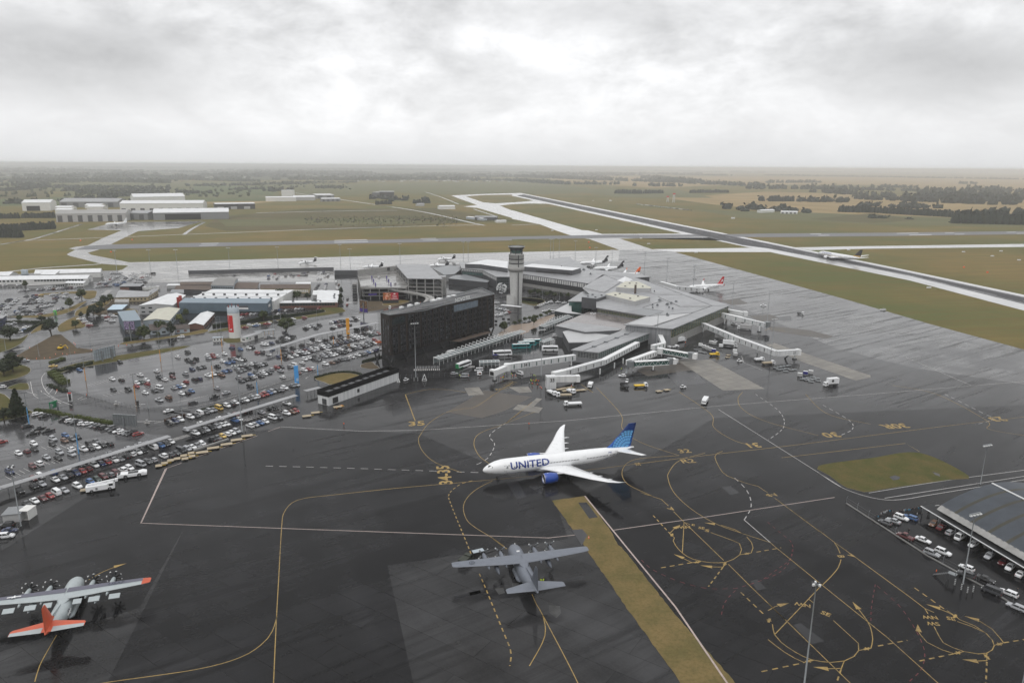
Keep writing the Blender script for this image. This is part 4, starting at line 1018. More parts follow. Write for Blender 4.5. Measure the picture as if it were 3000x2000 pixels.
for a_,b__ in ((D_[3],D_[4]),(D_[4],D_[0])):
    for f_ in (0,.2,.4,.6,.8,1):
        x,y = along(a_,b__,f_); b = MB(); b.box((x,y,0),(.8,.8,9.5),'concrete_dk'); b.build('column',t8)
    b = MB(); b.bar((*a_,10.4),(*b__,10.4),.25,.9,'concrete'); b.build('parapet',t8)
W_ = Q('D4 283,150 975,92',15.0); W2 = Q('D4 283,272 980,196',10.0)
b = MB(); b.prism([W2[0],W2[1],(W2[1][0],W2[1][1] + 3),(W2[0][0],W2[0][1] + 3)],0,15.2,'concrete'); b.build('back_wall',t8)
g = along(W2[0],W2[1],.73); b = MB(); b.box((g[0],g[1] - .1,11.6),(5,.3,3.0),'charcoal'); b.build('vent_grille',t8)
b = MB(); text_on(b,'AIR NEW ZEALAND',(*along(W2[0],W2[1],.9),11.6),(1,0.02,0),(0,0,1),1.7,'charcoal'); 
for i,v in enumerate(b.v): b.v[i] = (v[0],v[1] - .25,v[2])
b.build('sign_letters',t8)
rp = smooth_line(Q('D4 345,515 600,500 900,530 1150,560 1400,590 1530,630 1480,690',7.5),3)
b = MB(); n_ = len(rp)
for i in range(n_ - 1):
    za,zb = 9.6 - 4.6*i/n_,9.6 - 4.6*(i + 1)/n_
    b.bar((*rp[i],za),(*rp[i + 1],zb),7.0,.5,'concrete'); 
    b.bar((rp[i][0] - .4,rp[i][1] - 3.4,za + .6),(rp[i + 1][0] - .4,rp[i + 1][1] - 3.4,zb + .6),.3,1.2,'concrete')
b.build('ramp',t8)
for f_ in (.3,.55,.8):
    x,y = rp[int(n_*f_)]; b = MB(); b.box((x,y,0),(1.6,1.6,9.4 - 4.6*f_ - .3),'concrete'); b.build('ramp_pier',t8)
g = Q('D4 470,630 610,620',4.0); b = MB(); b.bar((*g[0],5.2),(*g[1],5.2),.3,1.5,'violet'); b.build('entrance_sign',t8)
for i in range(3):
    for j in range(2):
        x,y = P('D4',(528,558,590)[i] + j*(255,258,265)[i],(335,392,455)[i],10); b = MB(); b.box((x,y,10.02),(.9,.9,3.0),'violet'); b.build('deck_sign',t8)
    a_ = P('D4',(520,550,585)[i],(318,372,436)[i],10); c_ = P('D4',1010,(318,372,436)[i],10)
    b = MB()
    for d in dashes([a_,c_],6,3): b.ribbon(d,1.1,10.03,'dark_wall')
    b.build('bay_line',t8)
# long dark wall along the apron
g = Q('A1 1732,1110 A2 715,1078',0); b = MB(); b.prism(rect(g[0],g[1],1.0),0,4.2,'dark_wall','steel_roof'); single(b,'blast_wall','long dark grey wall dividing the staff car park from the far apron','wall',(*g[0],0))
g = Q('A2 722,1115 935,1115',0); b = MB(); b.prism(rect(g[0],g[1],6.0),0,5.0,'dark_wall','steel_roof_dark'); single(b,'screen_wall','short dark screen wall beside the car park deck','wall',(*g[0],0))
# ------------------------------------------------------------------ jet bridges
def tunnel(t,a,b_,w,h,key,name='tunnel',win=0,wkey='glass_green',roofk=None):
    """a boxed walkway from floor point a to floor point b_ (x, y, z)"""
    a,b_ = Vector(a),Vector(b_); d = (b_ - a); d.z = 0; d.normalize(); n = Vector((-d.y,d.x,0))*w/2
    rg = lambda p: [p - n,p + n,p + n + Vector((0,0,h)),p - n + Vector((0,0,h))]
    m = MB(); m.loft([rg(a),rg(b_)],key,smooth=False); m.loft([[q + Vector((0,0,h + .02)) for q in (a - n*1.06,a + n*1.06)] + [q + Vector((0,0,h + .2)) for q in (a + n*1.06,a - n*1.06)],[q + Vector((0,0,h + .02)) for q in (b_ - n*1.06,b_ + n*1.06)] + [q + Vector((0,0,h + .2)) for q in (b_ + n*1.06,b_ - n*1.06)]],roofk or key,smooth=False)
    o = m.build(name,t)
    for i in range(win):
        f_ = (i + .5)/win; p = a.lerp(b_,f_)
        for sg in (-1,1):
            q = p + n*sg*1.015; e = d*(0.32)
            m = MB(); m.loft([[q - e + Vector((0,0,.5)),q - e + n*sg*.02 + Vector((0,0,.5)),q - e + n*sg*.02 + Vector((0,0,h - .4)),q - e + Vector((0,0,h - .4))],
                              [q + e + Vector((0,0,.5)),q + e + n*sg*.02 + Vector((0,0,.5)),q + e + n*sg*.02 + Vector((0,0,h - .4)),q + e + Vector((0,0,h - .4))]],wkey,smooth=False,flip=sg < 0)
            w_ = m.build('window',None,t.location); w_.parent = o; w_.location = (0,0,0)
    return o
def leg(t,x,y,z,r=.35,key='steel_white',foot=True):
    m = MB(); m.tube((x,y,0),(x,y,z),r,r,key,8)
    if foot: m.box((x,y,0.04),(2.6,1.2,.5),'steel_dark'); m.tube((x - 1.0,y,.45),(x - 1.0,y + .01,.45),.45,.45,'rubber',10)
    m.build('leg',t)
def sign_num(t,txt,o,u,size=2.2,off=.08,key='charcoal'):
    u = Vector((u[0],u[1],0)).normalized(); n = Vector((u.y,-u.x,0)); o = Vector(o) + n*off
    m = MB(); text_on(m,txt,o,u,(0,0,1),size,key,0.9); return m.build('gate_number',t)
def z3(k,a,b,z): return (*P(k,a,b,z),z)
# gate 34
t = thing('jet_bridge','white boarding bridge marked 34 reaching left from the pier','jet bridge',(*P('D5',860,490),0),0,'boarding bridges of the terminal')
a,m_,c = z3('D5',2100,235,3.4),z3('D5',770,425,3.4),z3('D5',480,545,2.9)
tunnel(t,a,m_,3.0,3.1,'ribbed_white',win=9); 
b = MB(); b.lathe([(2.0,3.0),(2.0,6.9)],'steel_white',(m_[0] - 1.0,m_[1] - .8,0),16); b.build('rotunda',t)
tunnel(t,(m_[0] - 1.5,m_[1] - 1.0,3.2),c,2.6,2.7,'steel_white'); d = (Vector(c) - Vector(m_)); d.z = 0; d.normalize()
tunnel(t,c,Vector(c) + d*2.4,3.6,3.3,'steel_white','cab'); b = MB(); q = Vector(c) + d*2.6; n = Vector((-d.y,d.x,0)); b.add([q - n*1.3 + Vector((0,0,.5)),q + n*1.3 + Vector((0,0,.5)),q + n*1.3 + Vector((0,0,2.6)),q - n*1.3 + Vector((0,0,2.6))],[(0,3,2,1),(0,1,2,3)],'charcoal'); b.build('cab_opening',t)
leg(t,*P('D5',860,490),3.4); leg(t,*P('D5',2030,370),3.4); leg(t,*P('D5',480,655),2.9,.5)
u = Vector(a) - Vector(m_); n = Vector((u.y,-u.x,0)).normalized(); sign_num(t,'34',Vector(m_).lerp(Vector(a),.22) + n*1.5 + Vector((0,0,1.6)),u,2.7)
GATE34 = t
# gates 32 and 33
t = thing('jet_bridge','white boarding bridge with a boxy head marked 33 and 32 at the pier end','jet bridge',(*P('D5',1600,800),0),0,'boarding bridges of the terminal')
w0,w1,w2,w3 = z3('B4',1440,1035,3.3),z3('B4',1040,1245,3.3),z3('B4',600,1370,3.4),z3('B4',470,1400,3.4)
tunnel(t,w0,w1,3.0,2.8,'steel_white',win=14,wkey='glass'); tunnel(t,w1,w2,3.0,3.0,'ribbed_white',win=5,wkey='charcoal'); tunnel(t,w2,w3,3.2,3.1,'steel_white')
hx,hy = P('D5',1640,830); b = MB(); b.box((hx - .6,hy + 2.4,.05),(5.2,4.2,6.7),'ribbed_white',R(8)); b.build('head_house',t)
a,c = z3('D5',1690,690,2.7),z3('D5',2120,680,2.7); tunnel(t,(a[0],a[1] + 1.2,2.7),(c[0],c[1] + 1.2,2.7),2.8,3.0,'ribbed_white'); tunnel(t,(c[0] + .1,c[1] + 1.2,2.6),(c[0] + 2.2,c[1] + 1.5,2.6),3.3,3.2,'steel_white','cab')
sign_num(t,'33',(hx + .1,hy + .2,4.9),(1,.14,0),2.8); sign_num(t,'32',(c[0] - 3.0,c[1] - .25,4.1),(1,.02,0),2.5); sign_num(t,'31',(hx - 3.3,hy + 2.0,4.9),(.14,-1,0),2.0)
leg(t,*P('D5',2060,770),2.7); leg(t,*P('B4',1010,1355),3.3,foot=False); leg(t,*P('B4',1175,1285),3.3,foot=False); leg(t,*P('B4',1275,1235),3.3,foot=False)
b = MB(); q = P('D5',1700,790); b.box((q[0],q[1] + 1.0,0),(2.4,2.4,2.6),'steel_grey'); b.build('service_stair',t)
# two green glazed bridges
for label_,(k1,p1,p2,p3),lg in (('glazed green boarding bridge nearer the camera on the pier side',('B4',(1640,1120),(1330,1225),None),None),):
    pass
t = thing('jet_bridge','boarding bridge with green glass truss sides, nearer of the glazed pair','jet bridge',(*P('B4',1620,1315),0),0,'boarding bridges of the terminal')
a,m_,c = z3('B4',1640,1140,3.4),z3('B4',1330,1255,3.4),z3('B4',1790,1240,2.6)
tunnel(t,a,m_,3.0,2.8,'steel_white',win=10,wkey='glass'); b = MB(); b.lathe([(2.1,2.8),(2.1,6.4)],'steel_grey',(m_[0] + 1.4,m_[1] - .8,0),16); b.build('rotunda',t)
def glazed(t,a,c):
    tunnel(t,a,c,2.6,2.7,'glass_green','glazed_tunnel',roofk='steel_white')
    a,c = Vector(a),Vector(c); d = (c - a).normalized(); n = Vector((-d.y,d.x,0)); L_ = (c - a).length; m = MB(); k = 12
    for sg in (-1,1):
        q = n*1.42*sg
        m.bar(a + q,c + q,.25,.3,'steel_white'); m.bar(a + q + Vector((0,0,2.7)),c + q + Vector((0,0,2.7)),.25,.3,'steel_white')
        for i in range(k):
            p0,p1 = a.lerp(c,i/k) + q,a.lerp(c,(i + 1)/k) + q
            m.bar(p0 + Vector((0,0,0 if i % 2 else 2.7)),p1 + Vector((0,0,2.7 if i % 2 else 0)),.12,.12,'steel_white')
    m.build('truss',t)
    b = MB(); b.lathe([(1.9,a.z + 2.7 - 3.0),(1.9,a.z + 3.0)],'steel_grey',(c.x + d.x*1.2,c.y + d.y*1.2,0),14); b.build('cab_drum',t)
    e = c + d*2.6; tunnel(t,e,e + d*2.4,3.2,3.1,'steel_white','cab')
glazed(t,(m_[0] + 3.4,m_[1] - .6,3.2),c); leg(t,*P('B4',1620,1315),3.0,.4); leg(t,*P('B4',1390,1320),3.3,.4,foot=False)
b = MB(); q0,q1 = P('B4',1310,1350),P('B4',1350,1235,3); b.bar((*q0,.1),(*q1,3.2),1.1,.3,'steel_grey'); b.build('service_stair',t)
t = thing('jet_bridge','boarding bridge with green glass truss sides, farther of the glazed pair','jet bridge',(*P('B4',1900,1235),0),0,'boarding bridges of the terminal')
a,m_,c = z3('B4',1690,925,4.4),z3('B4',1740,1045,3.4),z3('B4',2030,1165,2.6)
tunnel(t,a,m_,2.8,2.8,'steel_white',win=3); tunnel(t,m_,z3('B4',1610,1075,3.4),2.8,2.8,'steel_white',win=3); b = MB(); s0 = z3('B4',1700,1110,3.2); b.lathe([(2.0,2.8),(2.0,6.3)],'steel_white',(s0[0],s0[1],0),16); b.build('rotunda',t)
glazed(t,(s0[0] + 1.8,s0[1] - .2,3.1),c); leg(t,*P('B4',1900,1235),3.0,.4); leg(t,*P('B4',1715,1150),3.0,.4,foot=False)
# long white bridge on the right
t = thing('jet_bridge','long white boarding bridge running right from the glazed terminal front','jet bridge',(*P('B5',840,1080),0),0,'boarding bridges of the terminal')
a,m_,c,d_ = z3('B5',430,815,4.2),z3('B5',835,985,4.0),z3('B5',1270,1145,3.4),z3('B5',1500,1130,3.2)
tunnel(t,a,m_,3.0,3.0,'ribbed_white',win=7); tunnel(t,m_,c,3.0,3.0,'ribbed_white',win=6,wkey='charcoal'); tunnel(t,c,d_,2.8,3.0,'ribbed_white')
d = (Vector(d_) - Vector(c)).normalized(); tunnel(t,Vector(d_) + d*.1,Vector(d_) + d*2.2,3.4,3.2,'steel_white','cab')
u = Vector(d_) - Vector(c); n = Vector((u.y,-u.x,0)).normalized(); sign_num(t,'23',Vector(c).lerp(Vector(d_),.82) + n*1.4 + Vector((0,0,1.5)),u,2.0)
for k_ in ((430,870),(1055,1110),(1480,1185)): leg(t,*P('B5',*k_),3.4,.4,foot=k_[0] > 1400)
b = MB(); q0,q1 = P('B5',1370,1175),P('B5',1410,1140,3); b.bar((*q0,.1),(*q1,3.1),1.1,.3,'steel_grey'); b.build('service_stair',t)
t = thing('jet_bridge','white boarding bridge at the far corner of the terminal hall','jet bridge',(*P('B5',675,785),0),0,'boarding bridges of the terminal')
a,m_,c = z3('B5',640,700,4.6),z3('B5',880,755,4.2),z3('B5',1140,815,3.6)
tunnel(t,a,m_,3.0,3.2,'steel_white',win=2); tunnel(t,m_,c,2.8,3.0,'ribbed_white',win=3); tunnel(t,z3('B5',1145,815,3.4),z3('B5',1180,810,3.4),3.6,3.6,'steel_grey','cab')
a,c = z3('B5',660,650,5.0),z3('B5',890,690,5.0); tunnel(t,a,c,3.0,3.2,'steel_white'); tunnel(t,c,z3('B5',935,690,5.0),3.4,3.4,'steel_white','cab')
u = Vector(c) - Vector(a); n = Vector((u.y,-u.x,0)).normalized(); sign_num(t,'24R',Vector(a).lerp(Vector(c),.3) + n*1.5 + Vector((0,0,1.7)),u,2.0)
for k_ in ((675,785),(1075,870),(890,760)): leg(t,*P('B5',*k_),4.0,.4)
t = thing('jet_bridge','short white boarding bridge beside the white airliner with the red tail','jet bridge',(*P('B5',390,405),0),0,'boarding bridges of the terminal')
a,c = z3('B5',130,385,4.2),z3('B5',390,405,3.4); tunnel(t,a,c,3.0,3.2,'ribbed_white',win=4,wkey='charcoal'); d = (Vector(c) - Vector(a)).normalized(); tunnel(t,Vector(c) + d*.1,Vector(c) + d*2.6,3.6,3.4,'steel_white','cab'); leg(t,*P('B5',375,425),3.4,.4)
tunnel(t,z3('B5',-60,330,4.4),a,3.2,3.2,'steel_white')

# ------------------------------------------------------------------ glazed walkways and canopies
def walkway(label,cat,a,b_,w,z,n,peaks=True,group=None,key='glass_white'):
    t = thing('covered_walkway',label,cat,(*a,0),0,group)
    a,b_ = Vector((*a,0)),Vector((*b_,0)); d = (b_ - a).normalized(); q = Vector((-d.y,d.x,0))*w
    m = MB(); m.add([a + Vector((0,0,z)),b_ + Vector((0,0,z)),b_ + q + Vector((0,0,z + .5)),a + q + Vector((0,0,z + .5))],[(0,1,2,3),(3,2,1,0)],key); m.build('glass_roof',t)
    m = MB(); m.add([a + q + Vector((0,0,.3)),b_ + q + Vector((0,0,.3)),b_ + q + Vector((0,0,z)),a + q + Vector((0,0,z))],[(0,1,2,3),(3,2,1,0)],key); m.build('glass_screen',t)
    for i in range(n + 1):
        p = a.lerp(b_,i/n); m = MB()
        m.bar(p,p + Vector((0,0,z + .1)),.22,.22,'steel_white'); m.bar(p + q,p + q + Vector((0,0,z + .6)),.22,.22,'steel_white'); m.bar(p + Vector((0,0,z + .1)),p + q + Vector((0,0,z + .6)),.2,.25,'steel_white')
        if peaks and i < n:
            e = a.lerp(b_,(i + 1)/n); hgt_ = 2.2*math.sin(math.pi*(i + .5)/n)
            m.bar(p + q + Vector((0,0,z + .6)),p + q + Vector((0,0,z + .6 + hgt_)),.25,.25,'steel_white'); m.bar(p + q + Vector((0,0,z + .6 + hgt_)),e + Vector((0,0,z + .1)),.25,.25,'steel_white')
        m.build('frame',t)
    m = MB(); m.bar(a + Vector((0,0,z)),b_ + Vector((0,0,z)),.2,.25,'steel_white'); m.bar(a + q + Vector((0,0,z + .5)),b_ + q + Vector((0,0,z + .5)),.2,.25,'steel_white'); m.build('edge_beam',t)
    return t
reg('glass_white',(0.38,0.43,0.44),0.12,0.15,0.6,spec=0.6)
walkway('long glazed walkway with white triangular frames beside the hotel','walkway',P('D6',790,400),P('B3',1920,925),4.6,3.6,24)
walkway('shorter glazed walkway with white triangular frames leading to the terminal lobby','walkway',P('B4',370,870),P('B4',720,735),4.6,3.4,12)
walkway('small glazed bus shelter with five white frames near gate 34','shelter',P('D6',1470,440),P('D6',1800,425),3.0,3.0,5,False,'bus shelters')
walkway('glazed bus shelter beside the white coach at the bus bays','shelter',P('B4',360,1045),P('B4',480,1005),3.0,3.0,6,False,'bus shelters')
def canopy(label,pts,w,z,key,nleg,legk='steel_grey',name='parking_canopy',th=0.18):
    t = thing(name,label,'canopy',(*pts[0],0))
    m = MB()
    for a,b_ in zip(pts,pts[1:]): m.bar((*a,z),(*b_,z),w,th,key)
    m.build('roof',t)
    L_ = sum(math.dist(a,b_) for a,b_ in zip(pts,pts[1:])); a,b_ = pts[0],pts[-1]
    for i in range(nleg):
        f_ = (i + .5)/nleg; s_ = f_*L_
        for u,v in zip(pts,pts[1:]):
            l = math.dist(u,v)
            if s_ <= l: p = along(u,v,s_/l); break
            s_ -= l
        m = MB(); m.tube((*p,0),(*p,z - .05),.12,.1,legk,6); m.bar((p[0] - w*.35*.55,p[1] + w*.35*.83,z - .15),(p[0] + w*.35*.55,p[1] - w*.35*.83,z - .15),.12,.12,legk); m.build('post',t)
    return t
canopy('long pale canopy over the near staff parking rows, left end of the photo',Q('C1 -250,1190 0,1092 1945,497',3.0),3.2,3.0,'steel_roof',18)
canopy('long pale canopy between rows of parked cars below the ring road',Q('C2 560,808 1835,420',3.0),3.2,3.0,'steel_roof',16)
canopy('short pale canopy beside the black roofed substation',Q('C2 1935,372 2105,330',3.0),3.2,3.0,'steel_roof',4)
canopy('grey flat topped walkway roof crossing the middle of the main car park',Q('B2 690,1085 1300,900 1985,765',3.2),4.2,3.2,'steel_roof',24,'steel_dark')
canopy('grey lean-to roof behind the white pay booth',Q('S 900,960 1150,920 1520,880',3.2),4.5,3.2,'steel_roof_dark',5,'pylon_orange')
canopy('pale roofed taxi shelter at the foot of the control tower',Q('B3 1640,560 1870,582',3.0),4.0,3.0,'white_roof',5,'steel_dark','taxi_shelter')

# ------------------------------------------------------------------ black-topped substation by the apron
g = Q('C2 2105,528 2210,545',0)
a = P('C2',2210,545); k_ = P('B3',430,1440); c_ = P('C2',2105,528)
d = (Vector((k_[0] - a[0],k_[1] - a[1]))).normalized(); L_ = 52.0
e_ = (a[0] + d.x*L_,a[1] + d.y*L_)
dp = 7.5; pts = rect(a,e_,dp)
t = thing('substation','long low concrete substation with a black screened roof by the apron','building',(*cen(pts),0))
MB().prism(pts,0,4.6,'ribbed_white').build('wall',t)
b = MB(); q,r_ = grow(pts,.15),grow(pts,-.25)
for i in range(4): b.prism([q[i],q[(i + 1) % 4],r_[(i + 1) % 4],r_[i]],4.6,7.2,'black_void')
b.build('screen',t); MB().prism(grow(pts,-.3),4.6,5.0,'black_roof').build('roof',t)
for i in range(9):
    x,y = along(along(pts[0],pts[3],.5),along(pts[1],pts[2],.5),.08 + i*.1); b = MB(); b.box((x,y,5.0),(3.2,2.6,1.2),'steel_dark',math.atan2(d.y,d.x)); b.build('roof_plant',t)
pane(t,along(pts[0],pts[1],.05),along(pts[0],pts[1],.12),.4,3.4,'charcoal','door',.1); pane(t,along(pts[0],pts[1],.38),along(pts[0],pts[1],.41),1.6,3.4,'charcoal','vent_grille',.1)
pane(t,along(pts[3],pts[0],.4),along(pts[3],pts[0],.8),.3,3.2,'steel_dark','door',.1)

# ------------------------------------------------------------------ silo, pay booths, pylons, billboards
x,y = P('S',310,1130)
t = thing('silo','round white silo with a tall red banner and antennas on its rim','silo',(x,y,0))
b = MB(); b.lathe([(3.95,0),(3.85,4),(3.85,17.3)],'white_wall',(x,y,0),32); b.build('shell',t)
b = MB(); b.lathe([(3.87,17.3),(3.87,21.4),(3.5,21.4),(3.5,20.6)],'bluegrey_wall',(x,y,0),32); b.build('crown',t)
b = MB(); rr = 3.93; a0,a1 = R(204),R(281)
for i in range(8):
    u,v = a0 + (a1 - a0)*i/8,a0 + (a1 - a0)*(i + 1)/8
    b.quad((x + rr*math.cos(u),y + rr*math.sin(u),4.4),(x + rr*math.cos(v),y + rr*math.sin(v),4.4),(x + rr*math.cos(v),y + rr*math.sin(v),16),(x + rr*math.cos(u),y + rr*math.sin(u),16),'red')
o = b.build('banner',t)
b = MB()
for i,ch in enumerate('MAKE IT YOURS'):
    if ch == ' ': continue
    a_ = R(238); rr2 = 3.99; text_on(b,ch,(x + rr2*math.cos(a_),y + rr2*math.sin(a_),15.2 - i*.68),(-math.sin(a_),math.cos(a_),0),(0,0,1),.85,'steel_white')
b.add([(x + 4.0*math.cos(R(q_)),y + 4.0*math.sin(R(q_)),z_) for q_,z_ in ((228,5.6),(258,5.6),(270,7.2),(255,6.7),(236,6.4))],[(0,1,2,3,4)],'steel_white')
m = b.build('banner_lettering',None,t.location); m.parent = o; m.location = (0,0,0)
for i in range(9):
    a_ = i*.7; b = MB(); b.box((x + 3.6*math.cos(a_),y + 3.6*math.sin(a_),21.3),(.5,.4,1.5),'steel_dark' if i % 3 else 'brick_red',a_); b.build('antenna',t)
g = Q('S 640,1285 1180,1110',0); t,p = block('pay_office','small white flat roofed pay office beside the silo','building',rect(g[0],g[1],4.5),3.0,'white_wall','steel_roof',.15,.25)
pane(t,along(*g,.47),along(*g,.66),.2,2.5,'steel_dark','door',.08); pane(t,along(*g,.2),along(*g,.26),1.3,2.0,'glass','window',.08)
pane(t,along(p[3],p[0],.2) if False else along(rect(g[0],g[1],4.5)[3],g[0],.35),along(rect(g[0],g[1],4.5)[3],g[0],.8),1.2,2.2,'glass','window',.08)
pane(t,along(*g,.03),along(*g,.1),2.2,3.3,'sign_green','sign',.12)
g = Q('D3 1905,1415 2075,1405',0); t,p = block('ticket_booth','little white ticket booth with a flat roof before the silo','booth',rect(g[0],g[1],2.6),2.4,'white_wall','bluegrey_wall',.2,.3); windows(t,g[0],g[1],.8,1.8,3,.5,'glass')
for lab,s_,key,hh in (('tall orange sign pylon in the main car park',('D1',1522,565),'pylon_orange',12.0),('tall blue sign pylon beside the exit road',('C2',1843,298),'pylon_blue',10.5)):
    x,y = P(*s_); t = thing('sign_pylon',lab,'sign',(x,y,0),R(20)); b = MB(); b.box((0,0,.5),(2.2,.5,hh - .5),key); b.build('panel',t,(0,0,0)); b = MB(); b.box((0,0,0),(1.4,.7,.5),'steel_dark'); b.build('base',t,(0,0,0))
    b = MB()
    for i in range(5): b.box((0.3,-.3,2 + i*.35),(1.1,.06,.16),'steel_white')
    b.build('lettering',t,(0,0,0))
def billboard(lab,a,b_,z0,z1,face,back,posts,fn=None,extra=None,grid=False):
    t = thing('billboard',lab,'billboard',(*along(a,b_,.5),0))
    d = (Vector(b_) - Vector(a)).normalized(); n = Vector((d.y,-d.x))
    b = MB(); b.prism([a,b_,(b_[0] - n.x*.5,b_[1] - n.y*.5),(a[0] - n.x*.5,a[1] - n.y*.5)],z0,z1,back,bottom=True); b.build('board',t)
    if face: pane(t,a,b_,z0 + .2,z1 - .2,face,'poster',.08,.06)
    if fn: fn(t,Vector((*a,0)),Vector((*d,0)),Vector((*n,0)),math.dist(a,b_))
    if grid:
        b = MB(); L_ = math.dist(a,b_)
        for i in range(10): p = along(a,b_,i/9); b.bar((p[0] + n.x*.2,p[1] + n.y*.2,z0),(p[0] + n.x*.2,p[1] + n.y*.2,z1),.15,.2,'steel_grey')
        for i in range(4): z = z0 + (z1 - z0)*i/3; b.bar((a[0] + n.x*.2,a[1] + n.y*.2,z),(b_[0] + n.x*.2,b_[1] + n.y*.2,z),.15,.15,'steel_grey')
        b.build('frame',t)
    for f_ in posts:
        p = along(a,b_,f_); b = MB(); b.tube((p[0] + n.x*.3,p[1] + n.y*.3,0),(p[0] + n.x*.3,p[1] + n.y*.3,z0 + (z1 - z0)*.8),.45,.4,'steel_grey',10); b.build('post',t)
    return t
def fn_food(t):
    v = t['NOISE'](0.9,4,0.7); w = t['NOISE'](0.5,3,0.6)
    c = t['MIX'](t['RAMP'](v,.4,.65),(0.62,0.10,0.03),(0.10,0.12,0.03)); return t['MIX'](t['RAMP'](w,.52,.64),c,(0.85,0.5,0.38)),None
reg('poster_food',(0.6,0.1,0.05),0.5,fn=fn_food)
def fn_fig(t):
    v = t['NOISE'](1.2,4,0.7); return t['MIX'](t['RAMP'](v,.42,.6),(0.03,0.02,0.06),(0.42,0.34,0.52)),None
reg('poster_dark',(0.1,0.1,0.1),0.5,fn=fn_fig)
def fn_wood(t):
    v = t['NOISE'](0.8,4,0.7); return t['MIX'](t['RAMP'](v,.42,.6),(0.02,0.015,0.02),(0.28,0.16,0.06)),None
reg('poster_warm',(0.1,0.1,0.1),0.5,fn=fn_wood)
g = Q('D4 722,760 987,755',0)
def xmas(t,a,d,n,L_):
    e = n*.12
    pane(t,tuple((a + e)[:2]),tuple((a + d*L_*.5 + e)[:2]),3.2,9.4,'poster_food','poster',.05,.03)
    b = MB()
    for i,(w_,sz) in enumerate((('Enjoy',1.5),('joy of',1.3),('Christmas',1.35))): text_on(b,w_,tuple((a + d*L_*.75 + n*.16)[:2]) + (6.5 - i*1.25,),tuple(d),(0,0,1),sz,'steel_white')
    b.lathe([(0.9,0),(0.9,.02)],'steel_white',(0,0,-50),4)
    b.v = b.v[:-8]; b.f = [f for f in b.f if max(f) < len(b.v)]; b.m = b.m[:len(b.f)]; b.smooth = b.smooth[:len(b.f)]
    b.add([tuple((a + d*(L_*.75 + r_*math.cos(q_)) + n*.16)[:2]) + (8.3 + .6*math.sin(q_),) for q_,r_ in [(k*.785,.95) for k in range(8)]],[list(range(8))],'steel_white')
    b.build('lettering',t)
billboard('red Christmas billboard with a food picture before the car park building',g[0],g[1],3.0,9.6,'poster_red','charcoal',(),xmas)
b = MB(); b.prism([g[0],g[1],(g[1][0],g[1][1] + .5),(g[0][0],g[0][1] + .5)],0,2.9,'charcoal'); single(b,'billboard_plinth','dark slatted plinth under the red Christmas billboard','plinth',(*g[0],0))
g0 = P('D4',395,1000); gx = Vector((g0[0],g0[1])); dv = Vector((0.82,-0.57))
def violet_foot(t,a,d,n,L_): pane(t,tuple((a + n*.12)[:2]),tuple((a + d*L_ + n*.12)[:2]),4.4,7.2,'violet','poster_footer',.05,.03)
billboard('two sided billboard with a warm picture over a violet band near the roundabout road',tuple(gx - dv*4.5),tuple(gx + dv*4.0),4.2,13.6,'poster_warm','steel_grey',(.5,),violet_foot)
g = Q('D3 375,1190 560,1180',5); q0 = P('D3',500,1400)
def dark_foot(t,a,d,n,L_):
    pane(t,tuple((a + n*.12)[:2]),tuple((a + d*L_ + n*.12)[:2]),4.8,7.6,'charcoal','poster_footer',.05,.03)
    b = MB(); b.box((0,0,0),(.01,.01,.01),'steel_white'); b.v,b.f,b.m,b.smooth = [],[],[],[]
    text_on(b,'new menswear',tuple((a + d*L_*.5 + n*.2)[:2]) + (6.6,),tuple(d),(0,0,1),.8,'steel_white'); text_on(b,'out now',tuple((a + d*L_*.5 + n*.2)[:2]) + (5.7,),tuple(d),(0,0,1),.7,'steel_white'); b.build('lettering',t)
billboard('upright billboard of a figure in black on a post before the grey gabled shed',(q0[0] - 3.9,q0[1] + .4),(q0[0] + 3.3,q0[1] - .2),4.6,13.4,'poster_dark','charcoal',(.55,),dark_foot)
g = Q('B1 1090,840 1330,780',0); billboard('large rear view billboard frame of pale panels beside the ring road',g[0],g[1],1.2,8.0,None,'bluegrey_wall',(.35,.82),grid=True)
g = Q('C1 1315,395 1575,410',0); billboard('dark rear view billboard frame above the near parking rows',g[0],g[1],1.0,6.2,None,'steel_grey',(.45,),grid=True)
g = Q('C1 585,225 672,195',0); t = billboard('green direction sign board with white lettering beside the ring road',g[0],g[1],1.6,4.8,'sign_green','sign_green',(.1,.9),lambda t,a,d,n,L_: [text_on(bb,'P',tuple((a + d*L_*.3 + n*.16)[:2]) + (2.9,),tuple(d),(0,0,1),1.6,'steel_white') or bb.build('lettering',t) for bb in (MB(),)])
g = Q('B1 622,297 652,296',0); billboard('bright lime green sign on the grass by the left car park',g[0],g[1],.6,4.4,'lime','lime',(.5,))
# ------------------------------------------------------------------ workshops and halls behind the car parks
def perp(a,b_,q):
    d = (Vector(b_) - Vector(a)).normalized(); w = Vector(q) - Vector(a); return abs(d.x*w.y - d.y*w.x)
def front(k,a,b_,z=0): return P(k,*a,z),P(k,*b_,z)
